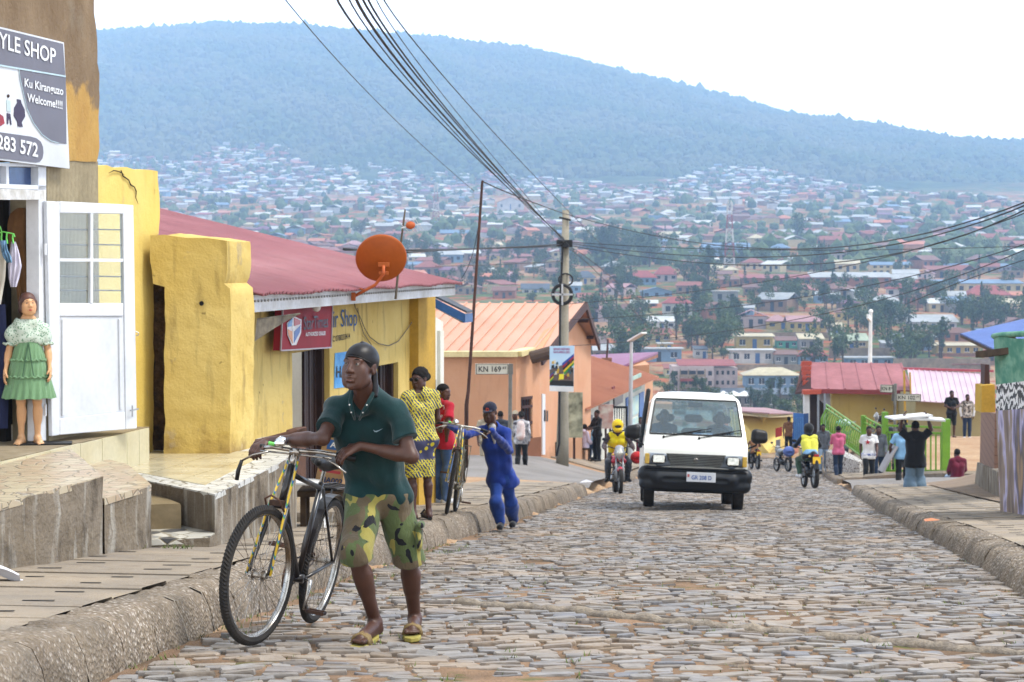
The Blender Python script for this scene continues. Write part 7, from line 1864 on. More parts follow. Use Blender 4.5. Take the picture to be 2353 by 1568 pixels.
def cpatch(s0,s1,t0,t1,c,nm,o_=.004):mb=MB();mb.prism([cq(s0,t0,o_),cq(s1,t0,o_),cq(s1,t1,o_),cq(s0,t1,o_)],-nb_*.003);return mb.build(nm,mat('cb'+c[1:],c,.7,var=.05),CB)
cpatch(.22,1,.70,.88,'#2f5fa0','blue_label');
for k,c in enumerate(('#7a86c8','#4a5fb0','#3f8f6a','#c2b35a','#c2705a')):cpatch(.12,1,.54-.045*k,.58-.045*k,c,'stripe')
cpatch(.1,.9,.28,.33,'#b8404a','red_label')
mb=MB();text_fit(mb,'AMC',cq(.36,.745,.008),cq(1.1,.745,.008),cq(.36,.84,.008),.001,.02);mb.build('label_lettering',M_white,CB)
mb=MB();text_fit(mb,'MA002',cq(.2,.10,.006),cq(1.02,.10,.006),cq(.2,.2,.006),.001,.02);mb.build('box_lettering',mat('navy_ink','#22406e',.7),CB)
mb=MB();e_=P(752,1130,17.8);mb.box(e_,(.5,.4,.05));
BN=thing('bench','low rough wooden bench carrying the cardboard box','bench',tuple(e_-V3((0,0,.4))));mb.build('seat',mat('rough_timber',''),BN)
for x in(-.2,.2):
 for y_ in(-.15,.15):mb=MB();mb.box(e_+V3((x,y_,-.2)),(.05,.05,.38));mb.build('leg',mat('rough_timber',''),BN)
# ================================================================ MINIBUS
def lamp(nm,c,r_,m,par,d=.03):mb=MB();mb.lathe([(.001,d*.6),(r_*.6,d*.5),(r_,0),(r_,-d),(.001,-d)],c,(0,1,0),20);return mb.build(nm,m,par,smooth=True,local=True)
vy=32.2;vc=V3((2.955,vy,RZ(vy)+.03))
sl_=(RZ(vy)-RZ(vy+3))/3
VN=thing('minibus','white minibus with black bumper driving up the cobbled road','minibus',mtx=frame(vc,(-.05,-1,sl_),(.035,0,1)))
M_vw=mat('van_white','#eef0ea',.28,'#e4e5de',.8,.03,sp=.6,k=.82,fine=3);M_bump=mat('bumper_plastic','#262d36',.5,'#1d232b',3,.15,k=.5);M_chl=mat('headlamp_glass','#b9bcb4',.12,'#e8e8e0',20,.2,met=.5,sp=.8)
M_amb=mat('amber_lens','#c9a23a',.3,'#d8b95a',5);M_seat=mat('seat_cloth','#4d5258',.9)
hw=lambda z:.845 if z<1.05 else.845-(z-1.05)*.155-max(0,z-1.78)*.55
prof=[(-.02,.42),(.03,.62),(.02,.80),(-.03,.98),(-.12,1.10),(-.20,1.18),(-.64,1.80),(-.76,1.885),(-1.0,1.93),(-2.6,1.955),(-4.3,1.93),(-4.52,1.86),(-4.62,1.2),(-4.66,.45)]
NX=14
def strip(i0,i1,name,m,par=VN,inset=0.,z_off=0.):
 mb=MB()
 def fn(i,j):
  t=i0+(i1-i0)*j;k=min(int(t),len(prof)-2);y,z=lerp2(prof[k],prof[k+1],t-k);w=hw(z)-inset;x=(i*2-1)
  xb=x*w;bow=(1-abs(x)**2.6);yb=y+(.09*bow-.05 if y>-1 else 0)*(1 if z<1.9 else.6)-(.05 if y<=-4.4 else 0)*(1-bow)
  return V3((xb,yb,z+(.03*(bow-.6)if z>1.85 else 0)+z_off))
 mb.grid(fn,NX*2,max(2,int((i1-i0)*4)));return mb,fn
mb,_=strip(0,5,'front',M_vw)
mb2,_=strip(6.05,11,'roof',M_vw);mb.add(mb2.v,mb2.f)
mb2,_=strip(12,13,'back',M_vw);mb.add(mb2.v,mb2.f)
_,fw=strip(5,6.05,'ws',M_vw)
def wsq(i0,i1,j0,j1):
 m2=MB();m2.grid(lambda i,j:fw(i0+(i1-i0)*i,j0+(j1-j0)*j),12,6);return m2
for q in((0,.045,0,1),(.955,1,0,1),(.045,.955,0,.07),(.045,.955,.93,1)):m2=wsq(*q);mb.add(m2.v,m2.f)
wins=[(-.62,-1.35),(-1.5,-2.4),(-2.55,-3.35),(-3.5,-4.3)]
def fy_(z):
 for(a,b)in zip(prof[:9],prof[1:9]):
  if a[1]<=z<=b[1]:return a[0]+(b[0]-a[0])*(z-a[1])/(b[1]-a[1])-.05
 return-.07
for sg in(-1,1):
 zs=[.42,.62,.8,.98,1.10,1.18,1.35,1.5,1.65,1.76,1.80,1.87,1.93]
 for za,zb2 in zip(zs,zs[1:]):
  ya,yb3=min(fy_(za),-.05),min(fy_(zb2),-.05)
  cols_=[(None,-4.64)]
  if za>=1.17 and zb2<=1.77:
   cols_=[];cur=None
   for w0,w1 in wins:
    st_=max(w0,-9)
    cols_.append((cur,min(w0,ya-.06)));cur=w1
   cols_.append((cur,-4.64))
  for c0,c1 in cols_:
   a0=ya if c0 is None else c0;b0_=yb3 if c0 is None else c0
   if a0<=c1:continue
   q=[V3((sg*hw(za),a0,za)),V3((sg*hw(za),c1,za)),V3((sg*hw(zb2),c1,zb2)),V3((sg*hw(zb2),b0_,zb2))]
   mb.add(q,[(0,1,2,3)])
mb.add([(-.84,-.2,.45),(.84,-.2,.45),(.84,-4.6,.45),(-.84,-4.6,.45)],[(0,1,2,3)])
body=mb.build('body',M_vw,VN,local=True,auto=40)
m2=wsq(.045,.955,.07,.93)
n=newmat('windscreen');gl=n.n.new('ShaderNodeBsdfGlossy');gl.inputs['Roughness'].default_value=.03;gl.inputs['Color'].default_value=(.8,.95,1,1);tr=n.n.new('ShaderNodeBsdfTransparent');tr.inputs['Color'].default_value=(.5,.62,.66,1);ms=n.n.new('ShaderNodeMixShader');ms.inputs[0].default_value=.14
n.l.new(tr.outputs[0],ms.inputs[1]);n.l.new(gl.outputs[0],ms.inputs[2]);n.l.new(ms.outputs[0],n.n['Material Output'].inputs[0]);M_ws=n.m
m2.build('windscreen',M_ws,VN,smooth=True,local=True)
mb=MB();ed=[fw(i,.05)for i in np.linspace(.04,.96,16)]+[fw(.96,j)for j in np.linspace(.1,.9,6)]+[fw(i,.95)for i in np.linspace(.96,.04,16)]+[fw(.04,j)for j in np.linspace(.9,.1,6)]
mb.tube([p+V3((0,.006,0))for p in ed],.012,6,closed=True);mb.build('windscreen_seal',M_blk,VN,local=True)
for sg in(-1,1):
 for w0,w1 in wins:
  mb=MB();mb.add([V3((sg*(hw(z)-.01),y,z))for y,z in((w0,1.18),(w1,1.18),(w1,1.76),(w0-.12 if w0>-.7 else w0,1.76))],[(0,1,2,3)]);mb.build('side_window',M_ws,VN,local=True)
mb=MB();mb.add([V3((x,-4.6,z))for x,z in((-.7,1.22),(.7,1.22),(.66,1.8),(-.66,1.8))],[(0,1,2,3)]);mb.build('rear_window',M_ws,VN,local=True)
smesh('bumper',[('c',(-.80,-.02,.56),(.80,-.02,.56),.13,.13,.02),('c',(-.80,-.02,.40),(.80,-.02,.40),.11,.11,.04),('c',(-.60,.06,.50),(.60,.06,.50),.10,.10,.05),('c',(-.84,-.1,.5),(-.86,-.5,.5),.09,.07,.03),('c',(.84,-.1,.5),(.86,-.5,.5),.09,.07,.03),('-c',(-.50,.17,.47),(.50,.17,.47),.045,.045,.02)],.016,M_bump,VN)
bo=VN.children[-1]
mb=MB();mb.box((0,.10,.665),(1.66,.03,.018));mb.box((0,.105,.62),(1.66,.03,.012));mb.build('rub_strip',M_blk,bo,local=True)
smesh('lamp_panel',[('c',(-.745,-.0,.80),(-.52,.02,.80),.095,.09,.01),('c',(.745,-.0,.80),(.52,.02,.80),.095,.09,.01),('c',(-.6,.02,.735),(.6,.02,.735),.06,.06,.01)],.014,mat('grey_plastic','#7c8794',.5,var=.05),VN)
mb=MB();mb.prism([V3((x,.095,z))for x,z in((-.47,.88),(.47,.88),(.40,.715),(-.40,.715))],(0,-.08,0));gr_=mb.build('grille',M_bump,VN,local=True)
for k in range(6):mb=MB();z=.735+.026*k;w=.41+.01*k;mb.box((0,.103,z),(2*w,.02,.010));mb.build('slat',M_galv2,gr_,local=True)
mb=MB();mb.tube([V3((x,.098,z))for x,z in((-.48,.89),(.48,.89),(.41,.705),(-.41,.705))],.010,6,closed=True);mb.build('grille_rim',M_galv2,gr_,local=True)
mb=MB();mb.lathe([(.030,-.004),(.036,0),(.030,.004)],(0,.12,.80),(0,1,0),20,True);mb.lathe([(.012,-.003),(.016,0),(.012,.003)],(0,.122,.805),(0,1,0),14,True);mb.tube([(-.024,.122,.815),(.024,.122,.815)],.004,5);mb.build('badge',M_chrome,gr_,local=True)
for x in(-1,1):
 hl=smesh('headlight',[('c',(x*.65,.065,.80),(x*.55,.065,.80),.078,.078,.005)],.01,M_blk,VN);mb=MB();mb.box((x*.60,.142,.80),(.19,.02,.125));mb.build('reflector',M_chl,hl,local=True,bev=.02)
 mb=MB();mb.box((x*.79,.07,.80),(.075,.08,.17));mb.build('indicator',M_amb,VN,local=True,bev=.012)
for x0,x1 in((-.08,.52),(-.62,-.05)):
 mb=MB();p0=fw(.5+x1/1.62,.02)+V3((0,.05,-.03));p1=fw(.5+x0/1.62,.16)+V3((0,.03,.0));mb.tube([p0,p1],.008,6);q=p1-p0;mb.tube([p0.lerp(p1,.25)+V3((0,0,.012)),p1+q*.28+V3((0,.0,.01))],.007,6);mb.ico(p0,.022,2);mb.build('wiper',M_blk,VN,local=True)
for x in(-1,1):
 smesh('mirror',[('c',(x*.98,-.22,1.19),(x*1.10,-.24,1.19),.085,.075,.03),('c',(x*.98,-.22,1.27),(x*1.10,-.24,1.26),.08,.07,.03),('c',(x*.99,-.24,1.08),(x*.80,-.30,1.0),.018,.016,.02)],.014,M_blk,VN)
smesh('snorkel',[('c',(.90,-.72,1.0),(.79,-.98,1.93),.04,.04,.01)],.015,M_blk,VN)
pl=MB();pl.box((-.09,.185,.53),(.47,.012,.155));po_=pl.build('number_plate',mat('plate_white','#dde3ec',.4,var=.03),VN,local=True,bev=.004)
mb=MB();text_mb(mb,'GR 208 D',(.068,.194,.492),(-1,0,0),(0,0,1),.092,.001,.02,.86);
if mb.v:mb.build('plate_lettering',mat('plate_blue','#2b5fae',.5,var=0),po_,local=True)
mb=MB();mb.box((.115,.193,.55),(.035,.004,.045));mb.build('plate_emblem',mat('emblem_red','#c96a6a',.5),po_,local=True)
for x in(-1,1):
 for y in(-.55,-3.6):
  mb=MB();mb.lathe([(.001,.085),(.17,.085),(.20,.06),(.30,.085),(.318,.05),(.318,-.05),(.30,-.085),(.001,-.085)],(x*.73,y,.318),(x,0,0),30);wv_=mb.build('wheel',M_tyre,VN,local=True,auto=40)
  mb=MB();mb.lathe([(.001,.075),(.08,.08),(.17,.07),(.18,.09)],(x*.735,y,.318),(x,0,0),20);mb.build('rim',M_galv2,wv_,smooth=True,local=True)
mb=MB();mb.box((0,-2.2,.40),(1.5,4.2,.12));mb.tube([(-.7,-.55,.3),(.7,-.55,.3)],.04,8);mb.build('underframe',M_black,VN,local=True)
mb=MB();mb.box((0,-.55,1.06),(1.56,.3,.16));mb.build('dashboard',M_seat,VN,local=True,bev=.03)
for x in(-.48,0,.48):
 s_=smesh('seat',[('c',(x-.12,-1.35,1.0),(x+.12,-1.35,1.0),.10,.10,.03),('c',(x-.12,-1.40,1.25),(x+.12,-1.40,1.25),.09,.09,.06),('c',(x-.09,-1.42,1.50),(x+.09,-1.42,1.50),.07,.07,.03)],.025,M_seat,VN)
mb=MB();mb.tube([V3((-.42+.18*math.cos(a),-.78-.08*math.sin(a),1.2+.17*math.sin(a)))for a in np.linspace(0,6.28,25)[:-1]],.014,6,closed=True);mb.build('steering_wheel',M_blk,VN,local=True)
mb=MB();mb.box((-.12,-.50,1.20),(.34,.14,.10));tag(mb.build('dashboard_bag',mat('bag_blue','#4f7fc4',.6,'#dfe9f4',8),VN,local=True,bev=.02))
mb=MB();mb.box((0.0,-.80,1.72),(.24,.02,.08));mb.build('rear_view_mirror',M_blk,VN,local=True,bev=.01)
# ================================================================ MOTORCYCLES
M_mred=mat('motor_red','#c22740',.3,'#a81f36',3,.05,sp=.6);M_mblk=mat('motor_black','#1b1b1f',.4,k=.6);M_mgrey=mat('motor_grey','#9ea4aa',.35,met=.4)
def motorbike(label,mtx,paint,rear=False,group=None):
 m=thing('motorcycle',label,'motorcycle',mtx=mtx,group=group);F0,B0=V3((0,.62,.30)),V3((0,-.66,.30))
 for nm,c,w in(('front_wheel',F0,.042),('rear_wheel',B0,.055)):
  mb=MB();mb.lathe([(.30,-.3*w),(.30,.3*w),(.285,w),(.225,w*.8),(.225,-w*.8),(.285,-w)],c,(1,0,0),30,True);t=mb.build(nm,M_tyre,m,smooth=True,local=True)
  mb=MB();mb.lathe([(.225,-.02),(.215,0),(.225,.02)],c,(1,0,0),24,True);mb.tube([c+V3((-.05,0,0)),c+V3((.05,0,0))],.04,12)
  for k in range(6):a=k*1.047;mb.tube([c,c+V3((0,math.cos(a)*.22,math.sin(a)*.22))],.012,5)
  mb.build('rim',M_mgrey,t,local=True)
 mb=MB()
 for x in(-.075,.075):mb.tube([V3((x,.42,.86)),V3((x,.53,.55)),V3((x,.62,.30))],[.018,.020,.022],10)
 mb.box((0,.43,.82),(.2,.05,.04));mb.build('fork',M_mgrey,m,smooth=True,local=True)
 smesh('front_mudguard',[('e',(0,.62,.53),(.065,.18,.07),None,.02)],.014,paint,m,[(V3((0,0,.50)),(0,0,-1))])
 smesh('tank',[('e',(0,.12,.82),(.15,.27,.13),None,.05),('c',(-.12,.30,.72),(-.10,.05,.62),.05,.03,.05),('c',(.12,.30,.72),(.10,.05,.62),.05,.03,.05),('c',(0,-.35,.74),(0,-.75,.84),.07,.035,.05)],.016,paint,m)
 smesh('seat',[('c',(0,-.12,.80),(0,-.6,.85),.09,.085,.05)],.018,M_mblk,m)
 smesh('headlamp_fairing',[('e',(0,.47,.90),(.12,.10,.12),None,.03),('e',(0,.46,1.0),(.10,.05,.07),None,.03),('c',(0,.50,.86),(0,.48,.74),.07,.02,.03)],.014,mat('fairing_grey','#8d9298',.4,'#b9bec4',5),m)
 lamp('headlight',(0,.57,.90),.07,M_chl,m,.02)
 smesh('engine',[('c',(0,.05,.42),(0,-.15,.38),.13,.13,.04),('c',(0,.12,.48),(0,.2,.62),.08,.07,.03),('c',(.12,-.1,.32),(.14,-.75,.40),.03,.045,.02)],.022,M_mgrey if not rear else M_mblk,m)
 mb=MB();mb.tube([(0,.38,.92),(0,.2,.68),(0,-.2,.66),(0,-.6,.78)],.02,6);mb.tube([(-.02,-.1,.35),(-.05,-.66,.30)],.02,6)
 for x in(-1,1):mb.tube([(x*.10,.24,.60),(x*.24,.20,.52),(x*.25,.18,.30),(x*.12,.1,.25)],.014,6);mb.tube([(x*.25,.2,.42),(x*.10,.22,.42)],.012,6);mb.tube([(x*.08,-.05,.28),(x*.24,-.05,.28)],.018,6)
 mb.build('frame',M_mblk,m,local=True)
 mb=MB();mb.tube([(-.34,.22,1.02),(-.20,.33,1.03),(-.07,.38,.98),(.07,.38,.98),(.20,.33,1.03),(.34,.22,1.02)],.012,8);h=mb.build('handlebar',M_mblk,m,local=True)
 for x in(-1,1):
  mb=MB();mb.tube([(x*.22,.30,1.03),(x*.30,.30,1.17)],.006,5);mb.ico((x*.31,.31,1.20),(.065,.015,.042),2);mb.build('mirror',M_mblk,h,local=True)
  mb=MB();mb.ico((x*.15,-.78 if rear else.50,.80 if rear else.86),.03,1);mb.build('indicator',M_amb,m,local=True)
 if rear:
  mb=MB();mb.box((0,-.93,.70),(.20,.012,.17));mb.build('number_plate',mat('plate_yellow','#f0bf1c',.5,'#f4cf40',8),m,local=True)
  mb=MB();mb.box((0,-.90,.82),(.13,.04,.06));mb.build('tail_light',mat('tail_red','#a8141c',.3),m,local=True,bev=.01)
  smesh('rear_mudguard',[('c',(0,-.86,.78),(0,-.95,.48),.05,.06,.02)],.018,M_mblk,m)
 return m
def bikeat(u,v,y=None,face=(0,-1),**k):
 p=gray(u,v)if y is None else P(u,v,y);p.z=RZ(p.y)+.02;s_=(RZ(p.y-1)-RZ(p.y+1))/2
 d=V3((face[0],face[1],-face[1]*s_));return frame(p,d,(k.get('lean',0),0,1)),p
fm,fp_=bikeat(1420,1110,44.2,(.03,-1));motorbike('red and black motorcycle ridden uphill beside the white minibus',fm,M_mred)
rm,rp=bikeat(1860,1108,50.5,(-.06,1));motorbike('black motorcycle with yellow number plate going down the road',rm,M_mblk,True)
tm,tp_=bikeat(1734,1074,88,(-.1,1));motorbike('far motorcycle with yellow plate just right of the minibus',tm,M_mblk,True)
pm,pp_=bikeat(1798,1068,82,(-.25,1));motorbike('parked motorcycle by the blue gate',pm,M_mgrey,True)
_y=P(2037,962,80);_y.z=GR(_y.x,80);ym=frame(_y,(-1,-.4,0),(0,0,1));motorbike('motorcycle parked in the yard before the yellow wall',ym,M_mblk,True)
# ================================================================ PEOPLE OF THE STREET
def J(*ds,**k):
 o={}
 for d in ds:o.update(d)
 o.update(k);return o
def lean(Jd,a,piv=.92):
 o=dict(BASE);o.update(Jd);c,s_=math.cos(a),math.sin(a)
 for k in('head','neck','chest','shR','shL','elR','elL','wrR','wrL'):
  x,y,z=o[k];z-=piv;o[k]=(x,y*c+z*s_,z*c-y*s_+piv)
 return o
cm=cloth_mat
C_=dict(blk=cm('cloth_black','#17181c'),jean=cm('denim','#3f5c8c','#55709e'),dkj=cm('dark_denim','#24344f'),ltj=cm('light_denim','#9fb4cc','#8aa0ba'),wht=cm('cloth_white','#e4e6ea'),gry=cm('cloth_grey','#6c727c','#5a5f68'),dgr=cm('cloth_slate','#3c414b'),red=cm('cloth_red','#b81f36','#a51a30'),pnk=cm('cloth_pink','#dc6f96'),mar=cm('cloth_maroon','#6f1f36','#5f1a2e'),blu=cm('overall_blue','#21409a','#1a3280'),bl2=cm('overall_faded','#24489a','#1a3678'),org=cm('cloth_orange','#d8552a'),brn=cm('cloth_brown','#8b6141'),kha=cm('cloth_khaki','#b6aa94'),grn=cm('cloth_green','#3f5848'),sky=cm('cloth_skyblue','#8fc0e8'),gol=cm('cloth_taupe','#8f8a80'),lav=cm('cloth_lavender','#d8cfe8'))
K_=dict(blk=cm('shoe_black','#1a1b20',fold=.1),wht=cm('shoe_white','#d8dade',fold=.1),cya=cm('shoe_cyan','#5fd0c0',fold=.1),brn=cm('shoe_brown','#5a3c2a',fold=.1))
n=newmat('wax_print');w1=n.wave(11,n.map(rot=(0,R(35),0)),3.,'X');sp_=n.voro(48);c0=n.mix(n.ramp(w1,[(.66,0.),(.72,1.)],True),n.mix(n.ramp(sp_,[(.35,1.),(.45,0.)]),H('#3d4464',.7),H('#c9c05a',.75)),H('#e0d02c',.8))
big=n.voro(13,n.map(loc=(0,0,.1)));sz_=n.n.new('ShaderNodeSeparateXYZ');n.l.new(n.t.outputs['Object'],sz_.inputs[0])
n.set(c=n.mix(n.ramp(sz_.outputs['Z'],[(.60,0.),(.62,1.),(.80,1.),(.82,0.)]),c0,n.mix(n.ramp(big,[(.33,1.),(.38,0.)]),H('#47496e',.7),H('#dccb2e',.8))),r=.85);n.bump(n.noise(6,4),.02,.5)
mw=at(966,1190,20.3,(-.45,.9));p=mw.translation;p.z=GL(p.x,20.3);mw.translation=p
wo,g,HM=figure('woman in yellow and blue wax print dress with sunglasses, back turned',J(elR=(.23,.03,1.12),wrR=(.14,.20,1.05),elL=(-.24,.02,1.12),wrL=(-.15,.2,1.02)),dict(top=(n.m,.5,.05,.020,'dress'),skirt=.95,female=1,hair='bun',skin=M_skin2,shoes=None,fat=.98),mw,.0068,.905,(-.85,-.42,-.12))
mb=MB()
for x in(-1,1):mb.ico(HM@V3((x*.034,.088,.012)),(.026,.012,.020),2,HM.to_3x3().to_4x4())
mb.tube([HM@V3(q)for q in((-.075,.0,.015),(-.06,.075,.016),(.06,.075,.016),(.075,0,.015))],.003,5);mb.build('sunglasses',M_blk,wo,smooth=True,local=True)
for S in 'RL':
 mb=MB();t,a=g['to'+S],g['an'+S];d=(t-a);d.z=0;d.normalize();mb.tube([V3((a.x,a.y,.0))-d*.06,V3((t.x,t.y,.0))+d*.05],[.020,.024],8);mb.tube([V3((t.x-.04,t.y,.02)),V3((t.x,t.y,.065)),V3((t.x+.04,t.y,.02))],.012,6);mb.build('sandal',K_['blk'],wo,local=True)
mw=at(1018,1150,26.5,(.75,.65));p=mw.translation;p.z=GL(p.x,26.5);mw.translation=p
ro,g,HM=figure('man in red lettered tee shirt and blue jeans looking right',J(elL=(-.25,-.08,1.14),wrL=(-.16,.05,.98),elR=(.27,-.14,1.13),wrR=(.18,-.08,.92)),dict(top=(C_['red'],.62,.10,.020,'t_shirt'),bottom=(C_['jean'],1.95,.018,.02),shoes=K_['wht']),mw,.0072,.94,(.9,.30,-.08))
mb=MB();cx=rootm(ro).inverted();e1=cx.to_3x3()@V3((1,0,0));ez=V3((0,0,1));c_=g['chest']+(cx.to_3x3()@V3((0,-1,0)))*.155
text_mb(mb,'respect4all',c_-e1*.15+ez*.0,e1,ez,.07,.0,.01);mb.tube([c_+e1*x+ez*z for x,z in((.02,.10),(.02,.15),(-.12,.15))],.004,4);mb.tube([c_+e1*x+ez*z for x,z in((.02,-.03),(.02,-.16),(-.12,-.14))],.004,4)
mb.build('shirt_lettering',M_white,ro,local=True)
cF2,cR2=P(1027,1198,21.9),P(1046,1180,23.05);cF2.z=GL(cF2.x,21.9)+.0;cR2.z=GL(cR2.x,23.05)
b2m=frame(cF2,cF2-cR2,V3((.14,0,1)));bk2,S2b,_=bicycle('old grey bicycle with tan grips pushed by the man in blue overalls',b2m,4,mat('chipped_silver','#8d8a78',.5,'#4a463c',12,.3,met=.3),mat('dull_bar','#b3b2ac',.4,met=.5))
ob=V3((P(1160,1212,23.4).x,23.4,RZ(23.4)+.02));O2=Matrix.Translation(ob);W2=lambda u,v,y:P(u,v,y)-ob;t2=lambda q:b2m@(S2b@V3(q))-ob
hR2,hL2=t2((.262,-.332,.975)),t2((-.262,-.332,.975))
JB=dict(head=W2(1124,938,23.05),neck=W2(1132,972,23.15),chest=W2(1140,1018,23.25),pel=W2(1152,1085,23.4),shR=W2(1106,978,23.1),shL=W2(1165,985,23.2),elR=W2(1070,990,22.8),elL=W2(1170,1028,23.0),wrR=hR2+V3((.07,.03,.03)),wrL=hL2+V3((.07,.03,.05)),hipR=W2(1140,1098,23.4),hipL=W2(1162,1096,23.42),knR=W2(1138,1150,23.25),knL=W2(1174,1152,23.5),anR=W2(1150,1200,23.35),anL=W2(1180,1196,23.75),toR=W2(1148,1212,23.1),toL=W2(1178,1206,23.5))
bo2,g,HM=figure('man in blue overalls and dark cap pushing an old bicycle',JB,dict(skin=M_skin,top=(C_['blu'],2,.10,.014,'work_jacket'),bottom=(C_['bl2'],1.88,.010,.020),shoes=K_['blk'],hair=('cap',cm('cap_navy','#1c2036',fold=.1)),handR=(V3((-.8,-.5,-.3)),V3((0,-.2,1)),.65,1),handL=(V3((-.8,-.5,-.3)),V3((0,-.2,1)),.65,1)),O2,.0068,.96,(-.25,-.95,-.22))
mb=MB();text_mb(mb,'D',HM@V3((.014,.108,.058)),HM.to_3x3()@V3((-1,0,0)),HM.to_3x3()@V3((0,-.2,1)),.05,.0,.04);mb.build('cap_letter',mat('cap_orange','#e0552f'),bo2,local=True)
smesh('undershirt',[('c',g['neck']+V3((-.01,-.095,.01)),g['chest']+V3((-.02,-.14,.05)),.045,.012,.01)],.008,mat('tee_grey','#b9b9bd',.9),bo2)
HE=lambda c:('helmet',cm('helmet_'+c,{'yellow':'#e8c520','black':'#24262a'}[c],fold=0))
sitp=lambda dz:{k:(v[0],v[1],v[2]+dz)for k,v in J(BASE,SIT).items()}
